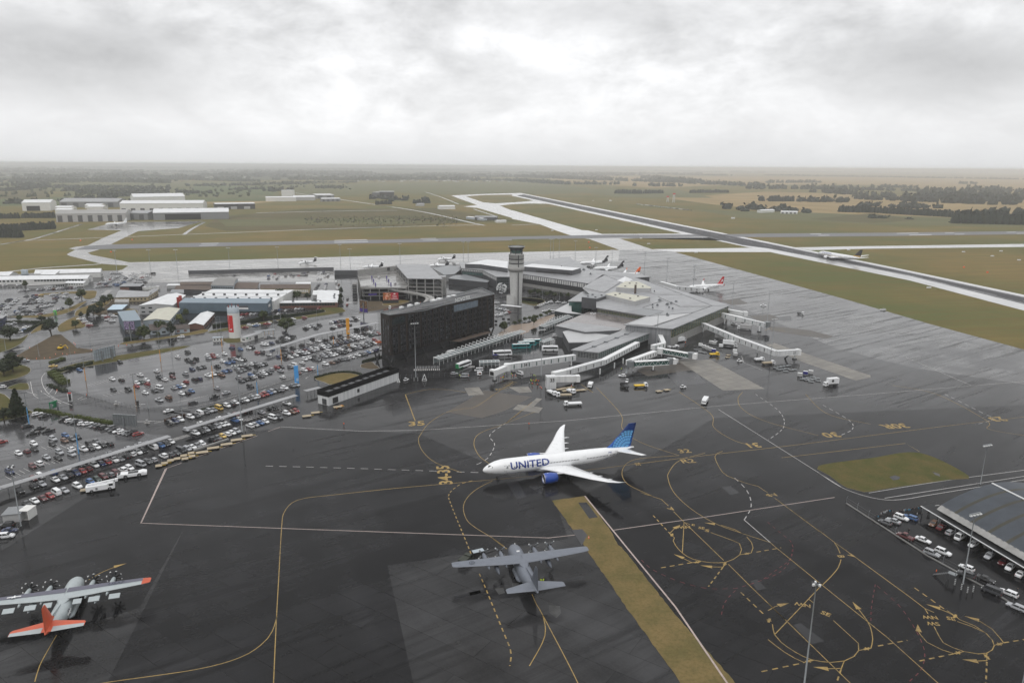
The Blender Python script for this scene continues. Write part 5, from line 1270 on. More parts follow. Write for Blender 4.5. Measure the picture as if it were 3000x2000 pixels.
# white hangar rows, far left
a,b_ = front('D2',(-260,265),(1665,237),4.6)
A_ = rect(a,b_,perp(a,b_,P('D2',1838,197,4.6)))
t = gable('workshop_hangar','long white workshop hangar with a row of dark windows, far left','hangar',A_,4.6,7.2,'white_wall','white_roof')
windows(t,along(a,b_,.45),along(a,b_,.98),2.6,4.2,16,.8,'glass'); windows(t,along(a,b_,.1),along(a,b_,.4),2.4,4.0,7,.6,'glass'); pane(t,along(A_[1],A_[2],.3),along(A_[1],A_[2],.6),.1,3.6,'pale_wall','door',.1)
a,b_ = front('D2',(660,142),(1917,112),5.4); B_ = rect(a,b_,perp(a,b_,P('D2',2045,88,5.4)))
t = gable('workshop_hangar','white workshop hangar standing behind the longer white hangar row','hangar',B_,5.4,8.6,'white_wall','white_roof'); windows(t,B_[1],B_[2],1,3.5,2,.3,'glass')
a,b_ = front('D2',(780,150),(1045,150),5.4); t = gable('workshop_link','small cross gabled link between the two white hangars','building',rect(a,b_,18),5.0,7.4,'white_wall','white_roof')
a,b_ = front('D2',(515,372),(1235,332),3.0); C_ = rect(a,b_,9); t,p = block('lean_to','low grey roofed lean-to with hedge in front of the white hangar','building',C_,2.8,'pale_wall','concrete',.4,.3); windows(t,along(a,b_,.75),b_,.5,2.3,4,.6,'glass')
a,b_ = front('D2',(1245,318),(1600,318),3.0); t = gable('office_hut','small white office hut with windows beside the white hangar','building',rect(a,b_,8),2.9,4.0,'white_wall','white_roof'); windows(t,a,b_,1.1,2.1,7,.6,'glass')
for x_ in (455,500): q = P('D2',x_,158); b = MB(); b.lathe([(2.2,0),(2.2,5),(1.2,5.5)],'bluegrey_wall',(*q,0),14); single(b,'storage_tank','pale blue storage tank behind the white hangar, %s' % ('left of the pair' if x_ < 480 else 'right of the pair'),'tank',(*q,0),'pale blue tanks')
a,b_ = front('D2',(-60,165),(170,165),5); t = gable('workshop_shed','grey white shed at the left edge behind the hangar row','building',rect(a,b_,14),4.5,7,'white_wall','white_roof')
# blue-grey hall with the white saw of roofs behind
a,b_ = P('D3',1335,928),P('S',1310,412)
bk = P('B2',830,385,8.5); dep = perp(a,b_,bk)
r1 = rect(a,b_,11.0)
t = thing('cargo_hall','long blue grey cargo hall with a broad white roof behind','warehouse',(*cen(r1),0))
v = lambda q,z: (q[0],q[1],z)
b = MB(); b.add([v(r1[0],0),v(r1[1],0),v(r1[2],0),v(r1[3],0),v(r1[0],8.6),v(r1[1],8.6),v(r1[2],10.4),v(r1[3],10.4)],[(0,1,5,4),(1,2,6,5),(2,3,7,6),(3,0,4,7)],'blue_wall'); b.build('wall',t)
b = MB(); b.add([v(r1[0],8.62),v(r1[1],8.62),v(r1[2],10.42),v(r1[3],10.42)],[(0,1,2,3)],'blue_roof'); b.build('roof',t)
r2 = rect(r1[3],along(r1[3],r1[2],1.03),dep - 11); b = MB(); b.prism(r2,0,8.4,'white_wall','white_roof'); b.build('rear_hall',t)
for f_ in (.3,.62): q = [along(r2[0],r2[3],f_),along(r2[1],r2[2],f_)]; b = MB(); b.bar((*q[0],8.9),(*q[1],8.9),1.2,1.0,'white_roof'); b.build('roof_monitor',t)
r_ = random.Random(2)
for i in range(16): f1,f2 = (i % 8 + .5)/8,(.12,.46)[i // 8]; q = along(along(r2[0],r2[1],f1),along(r2[3],r2[2],f1),f2); b = MB(); b.box((*q,8.4),(1.6,1.6,1.5),'steel_dark',.1); b.build('roof_vent',t)
pane(t,along(a,b_,.62),along(a,b_,.78),3.6,5.0,'steel_white','sign_board',.12); pane(t,along(a,b_,.62),along(a,b_,.78),5.1,6.4,'dark_wall','sign_board',.12); pane(t,along(a,b_,.3),b_,.1,2.0,'glass','window',.06)
pane(t,along(r1[1],r1[2],.2),along(r1[1],r1[2],.6),5.0,7.0,'steel_white','sign_board',.12)
ch_ = [P('D3',1325,765,0),P('D3',1352,745,0)]
for q in (P('D3',1318,800,4),P('D3',1352,770,4)): b = MB(); b.box((*q,0),(2.2,2.2,11),'brick_red',.3); b.build('chimney',t)
# white two storey hall
p = Q('D3 1215,788 1430,618 1130,600 625,797',6.8); t = gable('workshop_hall','pale two storey workshop hall with a low ribbed roof and red chimneys beside it','workshop',p,6.8,8.2,'pale_wall','white_roof')
for z_ in (1.2,4.4): windows(t,p[3],along(p[3],p[0],.45),z_,z_ + 1.2,2,.5,'glass')
p = Q('D3 1150,1052 1335,848 955,852 705,1052',4.8); t = gable('store_hall','cream roofed store hall behind the shade trees','warehouse',p,4.8,6.0,'bluegrey_wall','cream_roof'); windows(t,p[0],p[1],1.8,3.2,6,.6,'glass')
p = Q('D3 365,1065 655,1040 555,868 265,895',7.6); t,_ = block('tall_shed','tall blue grey metal shed beside the upright billboard','shed',p,7.3,'blue_wall','blue_roof',.3,.3)
pane(t,p[0],along(p[0],p[1],.99),.05,1.5,'concrete','plinth',.1)
# cottages
for lab,s_,ze_,zr_ in (('white cottage with brown gabled roof behind the round tree','D3 825,1225 1160,1200 1120,1110 800,1130',3.0,5.4),('white cottage with red curtained windows on the right','D3 1255,1205 1500,1185 1470,1145 1240,1155',3.0,4.8)):
    p = Q(s_,3.0); t = gable('cottage',lab,'house',p,ze_,zr_,'bluegrey_wall','brown_tile')
    for i,f_ in enumerate((.2,.7)): pane(t,along(p[0],p[1],f_ - .1),along(p[0],p[1],f_ + .1),.9,2.3,'glass' if 'behind' in lab else 'brick','window',.06,frame='steel_white')
p = Q('D3 960,1225 1140,1205 1100,1150 930,1160',3.2); t = gable('cottage_porch','little white gabled porch wing of the brown roofed cottage','house',[p[1],p[2],p[3],p[0]],3.2,5.6,'bluegrey_wall','brown_tile'); pane(t,along(p[0],p[1],.35),along(p[0],p[1],.7),1,2.5,'glass','window',.06,frame='steel_white')
p = Q('D3 1735,1130 1925,925 1700,925 1475,1125',3.2); t = gable('brick_office','long white roofed red brick office beside the silo','building',p,3.2,4.6,'brick','white_roof'); windows(t,p[0],p[1],1,2.3,6,.5,'glass')
p = Q('D3 240,655 780,642 860,560 320,528',3.6); t = gable('barrack','cream walled barrack with grey hipped roof','building',p,3.6,5.2,'cream_wall','steel_roof',.6); windows(t,p[0],p[1],1.1,2.4,8,.45,'glass')
p = Q('D3 780,642 955,530 900,510 760,560',3.6); t = gable('barrack_wing','cream side wing of the grey roofed barrack','building',[p[0],p[1],p[2],p[3]],3.6,5.0,'cream_wall','steel_roof',.6); windows(t,p[0],p[1],1.1,2.4,5,.5,'glass')
t,p = block('flat_shed','pale flat shed beside the blue pool roof','shed',Q('D3 210,735 445,735 455,685 220,685',3),2.8,'concrete','concrete',.2,.3)
t,p = block('pool_shelter','bright pale blue flat roofed shelter among trees','shelter',Q('D3 80,860 335,855 430,772 185,775',3),2.6,'dark_wall','blue_roof_pale',.2,.3) if not reg('blue_roof_pale',(0.42,0.55,0.66),0.3,0.08,.3) else None
t,p = block('open_carport','dark open carport with a corrugated roof left of the halls','carport',Q('D3 298,465 645,460 712,414 372,414',4.2),4.0,'black_void','steel_roof_dark',.4,.3)
pane(t,along(p[0],p[1],.02),along(p[0],p[1],.45),.1,3.2,'brick','wall_panel',.1)
for i in range(4): q = P('D3',750 + i*62,520 - i*3); b = MB(); b.box((*q,0),(5.2,3.0,2.8),'white_wall',.1,'white_roof'); single(b,'shipping_container','white container, %s of the row of four beside the barrack' % ('first','second','third','last')[i],'container',(*q,0),'white containers')
for lab,s_,ze_,zr_,w_,rf_ in (('rust brown long shed nearest the barrack','D3 1250,512 1865,528 1885,455 1310,452',3.4,5.0,'dark_wall','rust_roof'),('rust brown shed farther back by the puddled yard','D3 1345,440 1870,440 1905,390 1345,392',3.4,4.6,'dark_wall','rust_roof'),
                    ('rust brown shed right of the pale blue office','B2 335,372 600,378 620,305 385,302',3.4,5.0,'pale_wall','rust_roof'),('brown roofed building with a row of white windows','B2 640,372 1195,375 1215,325 650,330',4.2,6.0,'cream_wall','rust_roof'),
                    ('grey roofed store behind the white hall roofs','D3 1175,580 1400,580 1395,522 1215,520',4.0,5.0,'pale_wall','steel_roof_dark')):
    p = Q(s_,ze_); t = gable('long_shed',lab,'shed',p,ze_,zr_,w_,rf_)
    if 'windows' in lab: windows(t,along(p[0],p[1],.45),p[1],.9,3.2,14,.7,'white_wall')
p = Q('D3 1870,445 2255,455 2330,320 2000,318',6.5); t = gable('blue_office','pale blue two storey office with a grey double roof','building',[p[0],p[1],p[2],p[3]],6.5,8.0,'bluegrey_wall','concrete_dk'); windows(t,p[0],p[1],3.9,5.4,12,.8,'glass'); windows(t,p[0],p[1],.8,2.2,10,.6,'glass')
g = Q('S 1440,230',0)[0]; a,b_ = P('B2',785,600),P('B2',1522,590); rr = rect(a,b_,9); t,p = block('office_row','long white flat roofed office row with brick base and ribbon windows','building',rr,4.2,'brick','white_roof',.5,.4); windows(t,a,b_,1.8,3.9,22,.88,'glass')
roof_units(t,rr,4.6,7,4,1.3)
t,p = block('office_wing','white roofed office wing with skylights at the right end of the office row','building',Q('B2 1290,500 1525,520 1540,398 1300,392',4.8),4.6,'pale_wall','white_roof',.3,.4); roof_units(t,Q('B2 1440,500 1500,500 1500,420',5),5.0,6,9,1.2)
t,p = block('office_wing','small grey roofed link building in the office courtyard','building',Q('B2 1240,445 1300,445 1320,395 1250,395',3.6),3.4,'pale_wall','white_roof',.3,.3)
t,p = block('shelter_roof','white flat roof at the back of the puddled yard','shelter',Q('D3 1105,450 1335,445 1340,420 1140,422',3),2.8,'pale_wall','white_roof',.2,.3)
t,p = block('shelter_roof','white flat roof strip behind the brown roofed building','shelter',Q('B2 1045,318 1215,318 1215,300 1050,300',3.4),3.2,'pale_wall','white_roof',.2,.3)
t,p = block('lattice_stair','open steel stair tower at the corner of the car park building','stair',Q('D4 195,600 265,600 270,560 205,560',0),9.0,'steel_dark','concrete_dk',.2,.3)
for i in range(4): b = MB(); b.prism(grow(p,.4),1.4 + i*2.2,1.7 + i*2.2,'concrete',bottom=True); b.build('landing',t)
t,p = block('corner_office','dark blue two storey office at the left edge with white sill bands','building',Q('B1 -160,330 25,320 70,285 -100,285',5.5),5.2,'violet_dark','steel_roof',.4,.4) if not reg('violet_dark',(0.03,0.04,0.09),.5) else None
windows(t,p[0],p[1],3.4,4.6,5,.8,'glass'); windows(t,p[0],p[1],.8,2.2,5,.8,'glass')
b = MB()
# far hangars across the crosswind runway
def hangar(lab,k,a,b_,ze_,zr_,dp,wall='pale_wall',roof='white_roof',doors=0,name='hangar',dk='dark_wall',door_h=.8):
    a,b_ = P(k,*a),P(k,*b_); p = rect(a,b_,dp); t = gable(name,lab,'hangar',p,ze_,zr_,wall,roof,.6)
    for i in range(doors): pane(t,along(a,b_,(i + .15)/doors),along(a,b_,(i + .62)/doors),.2,ze_*door_h,dk,'hangar_door',.25)
    return t
hangar('far grey hangar with seven dark doors behind the white parked airliner','A1',(520,630),(1160,622),16,22,62,'pale_wall','concrete',7)
hangar('far hangar annex with a broad dark opening right of the grey hangar','A1',(1175,608),(1360,610),14,18,50,'grey_wall','steel_roof',2)
hangar('far white roofed hangar with a long grey wall and open bay on its left','A1',(1412,612),(2105,600),15,22,50,'grey_wall','white_roof',1,dk='black_void')
hangar('far long white hangar in the middle of the three stacked rows','A1',(1105,527),(1868,522),18,24,60,'white_wall','white_roof',9,door_h=.35)
hangar('far white hangar, highest of the three stacked rows','A1',(1235,472),(1705,462),22,30,70,'white_wall','white_roof',1,door_h=.3)
hangar('far wide hangar with dark glass doors under a shallow grey gable','A1',(550,492),(1085,492),14,22,70,'grey_wall','steel_roof',5)
hangar('far white two tier hangar with a dark opening, left of the pines','A1',(208,528),(470,525),20,26,60,'white_wall','white_roof',1,dk='black_void',door_h=.6)
for i,(x_,y_) in enumerate(((510,552),(508,528),(800,522),(782,505))): hangar('small white roofed store, %s among the far hangars' % ('lower left','upper left','lower right','upper right')[i],'A1',(x_,y_),(x_ + 150,y_),9,12,28,'white_wall','white_roof',0,'store')
hangar('far black low freight shed right of the white hangars','A1',(1980,515),(2345,508),14,16,45,'charcoal','white_roof',3,dk='pale_wall',door_h=.5)
hangar('far white cool store with roof fans on the plain','A2',(90,440),(370,438),12,14,70,'white_wall','white_roof',0,'cool_store')
hangar('tall blank white block behind the far cool store','A2',(236,395),(345,395),22,23,40,'white_wall','white_roof',0,'cool_store')
hangar('far white warehouse right of the cool store','A2',(350,432),(545,430),11,15,70,'pale_wall','white_roof',0,'warehouse')
hangar('far grey roofed warehouse with dark front on the plain','A2',(560,415),(720,412),12,15,90,'grey_wall','white_roof',2,'warehouse')
hangar('far low white roofed depot with lime awnings beside the service road','A2',(605,442),(775,440),9,11,40,'grey_wall','white_roof',4,'warehouse')
hangar('far dark two part engine test hangar on the plain','A2',(1135,403),(1270,403),20,22,70,'charcoal','steel_roof',0)
hangar('far dark lower wing of the engine test hangar','A2',(1065,398),(1133,400),16,18,60,'dark_wall','steel_roof',0)
hangar('far small white hut beside the taxiway loop','A2',(1690,513),(1830,511),8,10,25,'white_wall','white_roof',0,'hut')
hangar('far grey double hut left of the small white hut','A2',(1485,484),(1548,483),6,8,20,'pale_wall','steel_roof',0,'hut')
hangar('far low sheds with dark roof beside the taxiway junction','A2',(2010,610),(2210,612),6,8,40,'dark_wall','steel_roof_dark',3,'shed')
hangar('far white cabin at the taxiway junction','A2',(2215,636),(2300,634),4,5,14,'white_wall','white_roof',0,'cabin')
hangar('far pale cabin with blue tint left of the taxiway junction sheds','A2',(1930,598),(2080,616),4,5,12,'bluegrey_wall','white_roof',0,'cabin')
hangar('far white farm building beyond the right hand runway','A4',(-60,545),(60,540),6,8,15,'white_wall','white_roof',0,'farm_building')
hangar('far low farm units in a row beyond the right hand runway','A4',(120,552),(270,555),5,7,12,'white_wall','white_roof',4,'farm_building')
# radar masts on the plain
for (x_,y0,hh) in ((1485,448,26),(1430,446,16)):
    q = P('A3',x_,y0); t = thing('radar_mast','red and white radar mast standing on the tan plain, %s of the two' % ('taller' if hh > 20 else 'shorter'),'radar tower',(*q,0),0,'radar masts on the plain')
    b = MB()
    for sx in (-1,1):
        for sy in (-1,1): b.tube((q[0] + 3*sx,q[1] + 3*sy,0),(q[0] + 2*sx,q[1] + 2*sy,hh),.6,.5,'steel_white',5)
    for i in range(5): z = hh*(i + 1)/5; b.box((q[0],q[1],z - .5),(5,5,.5),'pale_wall')
    b.build('frame',t); b = MB(); b.box((q[0],q[1],hh),(9,2,4),'red'); b.build('antenna',t)
# ------------------------------------------------------------------ arched hangar at the right edge
E0,E1 = P('C6',1395,515,5.6),P('C6',2345,1062,5.6)
d = (Vector(E1) - Vector(E0)).normalized(); n = Vector((-d.y,d.x)); Ln,Wd = 78.0,46.0
t = thing('arched_hangar','large hangar with a wet blue grey arched roof at the right edge','hangar',(*(Vector(E0) + d*Ln/2 + n*Wd/2),0))
pt = lambda s_,w_,z: (E0[0] + d.x*s_ + n.x*w_,E0[1] + d.y*s_ + n.y*w_,z)
arch = lambda w_: 5.9 + 6.2*math.sin(math.pi*(w_/Wd)) ** .9
reg('hangar_sheet',(0.05,0.058,0.07),0.45,0.25,0.15,spec=0.3); reg('hangar_band',(0.045,0.042,0.03),0.45,0.2,0.2,spec=.3)
K_ = 14
for i in range(12):
    s0,s1 = i*Ln/12,(i + 1)*Ln/12 - .05
    band = i % 2 == 1; w0 = 2.6 if band else Ln/12
    def strip(sa,sb,key):
        b = MB(); v = []
        for j in range(K_ + 1): w_ = Wd*j/K_; v += [pt(sa,w_,arch(w_)),pt(sb,w_,arch(w_))]
        b.add(v,[(2*j,2*j + 1,2*j + 3,2*j + 2) for j in range(K_)],key,True); return b
    b = strip(s0,s1 - 1.1,'hangar_sheet'); b.build('roof_panel',t); strip(s1 - 1.1,s1 + .05,'hangar_band').build('roof_panel',t)
b = MB(); b.bar(pt(0,Wd*.42,arch(Wd*.42) + .15),pt(Ln,Wd*.42,arch(Wd*.42) + .15),.5,.3,'steel_white'); b.bar(pt(0,Wd*.72,arch(Wd*.72) + .15),pt(Ln,Wd*.72,arch(Wd*.72) + .15),.3,.2,'steel_grey'); b.build('ridge_walkway',t)
b = MB(); v = []
for s_ in range(0,79): o = .12*(s_ % 2); v += [pt(s_,-1.4 - o,4.6),pt(s_,.2 - o,6.0)]
b.add(v,[(2*j,2*j + 2,2*j + 3,2*j + 1) for j in range(78)],'concrete'); b.build('eave_skirt',t)
b = MB(); b.prism([pt(0,1.2,0)[:2],pt(Ln,1.2,0)[:2],pt(Ln,Wd - .5,0)[:2],pt(0,Wd - .5,0)[:2]],0,5.7,'grey_wall'); v = [pt(.02,Wd*j/K_,arch(Wd*j/K_)) for j in range(K_ + 1)] + [pt(.02,Wd,5.5),pt(.02,0,5.5)]; b.add(v,[list(range(len(v)))[::-1]],'grey_wall'); b.build('wall',t)
for i in range(6): pane(t,pt(8 + i*11.5,1.2,0)[:2],pt(16.5 + i*11.5,1.2,0)[:2],.1,4.2,'charcoal','door',.1)
b = MB(); b.bar(pt(-5,-3.0,3.4),pt(46,-3.0,3.4),.25,.25,'steel_white'); b.add([pt(-5,-3,3.5),pt(46,-3,3.5),pt(46,1.2,3.9),pt(-5,1.2,3.9)],[(0,1,2,3),(3,2,1,0)],'steel_dark')
for i in range(8): b.tube(pt(-4 + i*7,-3,0),pt(-4 + i*7,-3,3.4),.1,.1,'steel_grey',6)
b.build('side_canopy',t)
for i in range(5): b = MB(); b.box(pt(18 + i*11.5,.9,0),(.7,.7,5.2),'concrete',math.atan2(d.y,d.x)); b.build('buttress',t)
# small gate hut at the left edge
g = Q('C1 40,1500 245,1480',0); t,p = block('gate_hut','small pale gate hut with a sloping grey roof at the left edge of the apron','hut',rect(g[0],g[1],5.5),2.9,'pale_wall','steel_roof_dark',.3,.2)
b = MB(); q = P('C1',270,1470); b.box((q[0],q[1] + 2.5,0),(3.2,4.2,.12),'concrete'); b.box((q[0] + 1.5,q[1] + 2.5,0),(.3,4.2,3.2),'white_wall'); b.box((q[0],q[1] + 2.5,3.2),(3.4,4.4,.2),'white_wall'); b.build('porch',t)

# ------------------------------------------------------------------ floodlight masts, lamps, fences
def mast(lab,x,y,h,r=.38,key='steel_grey',arms=1,cat='light mast',group='apron floodlight masts',ang=0.,name='floodlight_mast',head='bar',cones=0):
    t = thing(name,lab,cat,(x,y,0),ang,group)
    b = MB(); b.lathe([(r*1.5,0),(r*1.5,.25),(r,.3),(r*.55,h)],key,n=10); b.build('pole',t,(0,0,0))
    b = MB()
    if head == 'bar':
        b.box((0,0,h - .1),(4.2,.3,.25),'steel_grey')
        for i in range(4): b.box((-1.8 + i*1.2,-.25,h - .45),(.75,.5,.3),'steel_white')
    elif head == 'ring':
        b.lathe([(.6,0),(.6,.25)],'steel_grey',(0,0,h - .6),12)
        for i in range(6): a_ = i*1.047; b.box((.75*math.cos(a_),.75*math.sin(a_),h - .5),(.5,.35,.5),'steel_white' if i % 2 else 'steel_dark',a_)
    else:
        b.bar((0,0,h),(head,0,h + .5),.12,.12,key); b.box((head,0,h + .35),(.9,.35,.18),'steel_grey')
    b.build('lamp_head',t,(0,0,0))
    return t
def msk(k,x,y,**kw): return P(k,x,y)
for lab,p_,h,hd in (('tall floodlight mast in front of the hotel',('D6',392,600),31,'bar'),('tall floodlight mast between the boarding bridges 34 and 33',('D5',1420,560),27,'bar'),
                   ('tall floodlight mast among the near car rows with pale pallets at its foot',('C2',1215,845),31,'bar'),('floodlight mast at the left edge beside the gate hut',('C1',240,1530),21,'ring'),
                   ('closest tall floodlight mast rising from the bottom edge',('C8',325,1330),27.5,'ring'),('floodlight mast beside the arched hangar with striped bollards',('C6',1650,1410),22,'bar'),
                   ('dark mast on the road verge above the arched hangar',('C6',1850,270),16,'bar'),('floodlight mast before the glazed terminal front',('B4',1655,1120),26,'bar'),
                   ('floodlight mast behind the long right boarding bridge',('B5',1205,1190),26,'bar'),('floodlight mast right of the terminal corner bridge',('B5',1165,760),24,'bar'),
                   ('floodlight mast beside the corner of the terminal roof',('B5',760,620),24,'bar'),('floodlight mast left of the red tailed airliner',('B5',315,400),20,'bar'),('slim mast beside the white truck under the right bridge',('B5',1095,860),17,'bar')):
    x,y = P(*p_); mast(lab,x,y,h,.21 if h > 18 else .15,head=hd,ang=R(20))
for i,(k,x_,y_) in enumerate((('A1',1075,1090),('A1',1385,1085),('A1',1632,1082),('A1',2112,1060),('A2',205,1050),('A2',778,1020),('A2',868,1070),('A2',1325,1010),('A2',1905,990),('A2',1950,990),('A3',352,955),('A3',378,952),('A3',432,950),('A3',580,975),('A3',767,1050),('A3',915,1075),('A3',1215,1105),('A3',1420,1175),('A3',1665,1255))):
    x,y = P(k,x_,y_); names_ = 'first second third fourth fifth sixth seventh eighth ninth tenth eleventh twelfth thirteenth fourteenth fifteenth sixteenth seventeenth eighteenth nineteenth'.split()
    mast('thin grey far apron mast, %s from the left along the wet far apron' % names_[i],x,y,24,.3,group='far apron masts')
for i,(k,x_,y_,h,key) in enumerate((('C1',905,700,16.5,'mast_blue'),('C1',335,365,15,'mast_blue'),('C2',1390,425,13,'mast_blue'),('C2',2085,215,13,'mast_blue'),('B2',605,1568,12,'mast_blue'),
                                         ('B1',985,1035,13,'orange'),('B1',1845,815,13,'orange'),('B1',1555,1250,13,'orange'),('B2',92,1400,13,'orange'),('B2',880,1200,13,'orange'),('B2',1480,1030,11,'orange'),('B2',197,1040,10,'orange'))):
    x,y = P(k,x_,y_); cn = 'blue' if key == 'mast_blue' else 'orange'
    wh = ('in the near left car park beside a white ute','at the far corner of the near left car park','beside the ring road below the main car park','beside the exit road near the blue pylon','left of the blue pylon in the main car park','nearest the roundabout hedge','by the grass bank at the back','near the entry barriers of the main car park','in the middle rows of the main car park','below the grey walkway roof','just left of the orange pylon','beside the ticket booth')[i]
    t = thing('lamp_post','%s car park lamp post %s' % (cn,wh),'lamp post',(x,y,0),R(30),'%s car park lamp posts' % cn)
    b = MB(); b.lathe([(.26,0),(.22,.3),(.17,h*.55)],key,n=8); b.build('painted_pole',t,(0,0,0)); b = MB(); b.lathe([(.18,h*.55),(.1,h)],'steel_grey',n=8); b.build('upper_pole',t,(0,0,0))
    b = MB(); b.box((0,0,h),(2.2,.12,.12),'steel_dark'); b.box((-.9,0,h - .12),(.6,.5,.15),'steel_dark'); b.box((.9,0,h - .12),(.6,.5,.15),'steel_dark'); b.build('lamp_head',t,(0,0,0))
lp = [('B1',450,760),('B1',70,700),('B1',785,245),('B1',1040,640),('B1',820,830),('B1',790,1170),('B1',1975,770),('B1',1820,560),('B1',1960,600),('B1',590,1300),('C1',470,190),('C2',530,690),('C2',135,580),('B2',140,870),('B2',185,860),('B2',795,860),('B2',870,730),('B2',1290,770),('B2',1690,1320),('B2',970,920),('B2',2005,1110),('B3',1330,700),('B4',350,485),('B4',545,510),('B4',160,470),('B3',1680,690),('B3',1870,860),('B3',1680,1200),('B3',2015,1065),('B4',165,1190),('B3',125,470),('C8',2330,1300)]
for i,(k,x_,y_) in enumerate(lp):
    x,y = P(k,x_,y_); q = 'on the verge of the building site road|at the left edge roundabout|beside the left car park road|in the new concrete lot|beside the ring road grass bank|at the corner of the reflecting car park|by the far grass bank|before the white cottages|on the pavement by the cottages|beside the roundabout exit|by the green sign|beside the hedge below the ring road|near the barrier gate|beside the small booth, left of two|beside the small booth, right of two|by the pay office roof|on the hedge lawn|at the end of the hedge lawn|beside the oval lawn|beside the round tree in the car park|at the hotel corner|behind the hotel roof|before the domestic wing, middle|before the domestic wing, right|before the domestic wing, left|beside the taxi cars|on the terminal plaza|behind the blue and white coach|beside the teal buses|in the bus bays|by the roundabout billboard|near the bottom right corner'.split('|')[i]
    mast('slim grey street lamp ' + q,x,y,10,.13,group='street lamps',name='street_lamp',cat='street lamp',head=1.8,ang=R((i*67) % 360))
def fence(lab,s_,h=1.8,step=3.0,lean=False,kerb=False,rails=(0.15,.55,.95)):
    pts = Q(s_); t = thing('fence',lab,'fence',(*pts[0],0)); m = MB(); np_ = 0
    for a,c in zip(pts,pts[1:]):
        for f_ in rails: m.bar((*a,h*f_),(*c,h*f_),.05,.05,'fence_mesh')
        n_ = max(1,int(math.dist(a,c)/step))
        for i in range(n_ + 1):
            q = along(a,c,i/n_); b = MB(); b.bar((*q,0),(*q,h),.08,.08,'steel_grey'); np_ += 1
            if lean: b.bar((*q,h - .04),(q[0] + .5,q[1] + .3,h + .5),.06,.06,'steel_grey')
            b.build('post',t)
    m.build('rail_wires',t)
    if kerb:
        m = MB()
        for a,c in zip(pts,pts[1:]): m.bar((*a,.15),(*c,.15),.5,.4,'concrete_dk')
        m.build('kerb_beam',t)
    return t
fence('low wire fence with leaning posts along the arched hangar yard','C6 310,490 700,740 1240,1090 2000,1510 2700,1950',2.4,5.0,True,True)
fence('dark railing round the lower edge of the main car park','B1 720,1160 1000,1215 1300,1290 1700,1370 2000,1385 C2 500,570 900,500 1400,345 1900,190 2352,70',1.3,3.0)
fence('inner railing at the entry lane of the main car park','B1 830,1275 1100,1320 1330,1365 1600,1400',1.3,3.0)
fence('low barrier rail between the upper road and the main car park','B2 420,880 1000,790 1350,720 1990,590',1.2,4.0)
fence('wire fence along the front row of parked cars','C1 120,1400 640,1240 1000,1130 1640,890 2352,600',1.4,4.0)
fence('security fence between the bus bays and the apron','D6 130,640 600,610 1060,590 1400,560',2.4,3.0,True)
fence('mesh fence round the new concrete lot','B1 890,668 1150,630 1430,585',1.8,4.0)
fence('perimeter fence at the lower left edge of the apron','D7 -200,1330 0,1240 140,1160 190,1070',2.4,3.0,True)
# ------------------------------------------------------------------ aircraft
reg('jet_white',(0.80,0.81,0.82),.3,.03,.4,coat=.4); reg('jet_blue',(0.012,0.06,0.33),.3,.05,.4,coat=.3); reg('text_blue',(0.02,0.045,0.22),.4,.05,.4); reg('light_blue',(0.16,0.46,0.80),.4,.05,.4)
reg('fin_blue',(0.006,0.035,0.17),.3,.1,.3,coat=.3); reg('fin_mid',(0.01,0.10,0.42),.35,.05,.3); reg('jet_black',(0.012,0.012,0.015),.35,.1,.5); reg('silver',(0.6,0.6,0.62),.25,.05,.5,metal=.8); reg('engine_dark',(0.03,0.03,0.032),.5,.2,1)
reg('mil_grey',(0.15,0.165,0.195),.5,.10,.7); reg('mil_dark',(0.09,0.10,0.12),.5,.12,.7); reg('ice_grey',(0.36,0.40,0.41),.45,.08,.7); reg('walk_grey',(0.115,0.115,0.15),.6,.1,.7); reg('ice_orange',(0.53,0.095,0.04),.45,.12,.7); reg('qred',(0.52,0.012,0.02),.35,.05,.5); reg('jet_orange',(0.85,0.16,0.04),.4,.05,.5); reg('gold',(0.45,0.27,0.06),.4,.1,.5); reg('insig',(0.02,0.03,0.05),.5,.1,1)
def rings(st,n=24,e=1.0): return [[(x,ry*math.cos(2*math.pi*i/n),z + rz*math.sin(2*math.pi*i/n)) for i in range(n)] for x,z,ry,rz in st]
def foil(b,secs,key,sgn=1,vert=False,keyfn=None):
    """secs: (leading x, trailing x, span, height, thickness)"""
    rs = []
    for x0,x1,y,z,t in secs:
        c = x1 - x0; ps = [(x0,0),(x0 + .12*c,.42*t),(x0 + .38*c,.5*t),(x0 + .75*c,.28*t),(x1,.03*t),(x1,-.03*t),(x0 + .75*c,-.2*t),(x0 + .38*c,-.4*t),(x0 + .12*c,-.36*t)]
        rs.append([(px,pz,z) if vert else (px,sgn*y,z + pz) for px,pz in ps])
    b.loft(rs,key,flip=(sgn < 0) != vert)
    return b
def wrap(b,text,x0,zc,r,ang,size,key,side=-1,sx=1.0):
    """a word laid round the fuselage side; it reads from nose to tail on the left"""
    pts,f = glyphs(text); w = max(p[0] for p in pts) - min(p[0] for p in pts)
    bm = bmesh.new(); vs = [bm.verts.new((x*size*sx,y*size,0)) for x,y in pts]
    for q in f:
        try: bm.faces.new([vs[i] for i in q])
        except ValueError: pass
    bmesh.ops.triangulate(bm,faces=bm.faces[:])
    for _ in range(2): bmesh.ops.subdivide_edges(bm,edges=[e for e in bm.edges if e.calc_length() > .5],cuts=1); bmesh.ops.triangulate(bm,faces=bm.faces[:])
    bm.verts.index_update(); o = []
    for v in bm.verts:
        a_ = ang + v.co.y/r; o.append((x0 + (v.co.x if side < 0 else -v.co.x),side*r*math.cos(a_),zc + r*math.sin(a_)))
    b.add(o,[[v.index for v in q.verts] for q in bm.faces],key); bm.free()
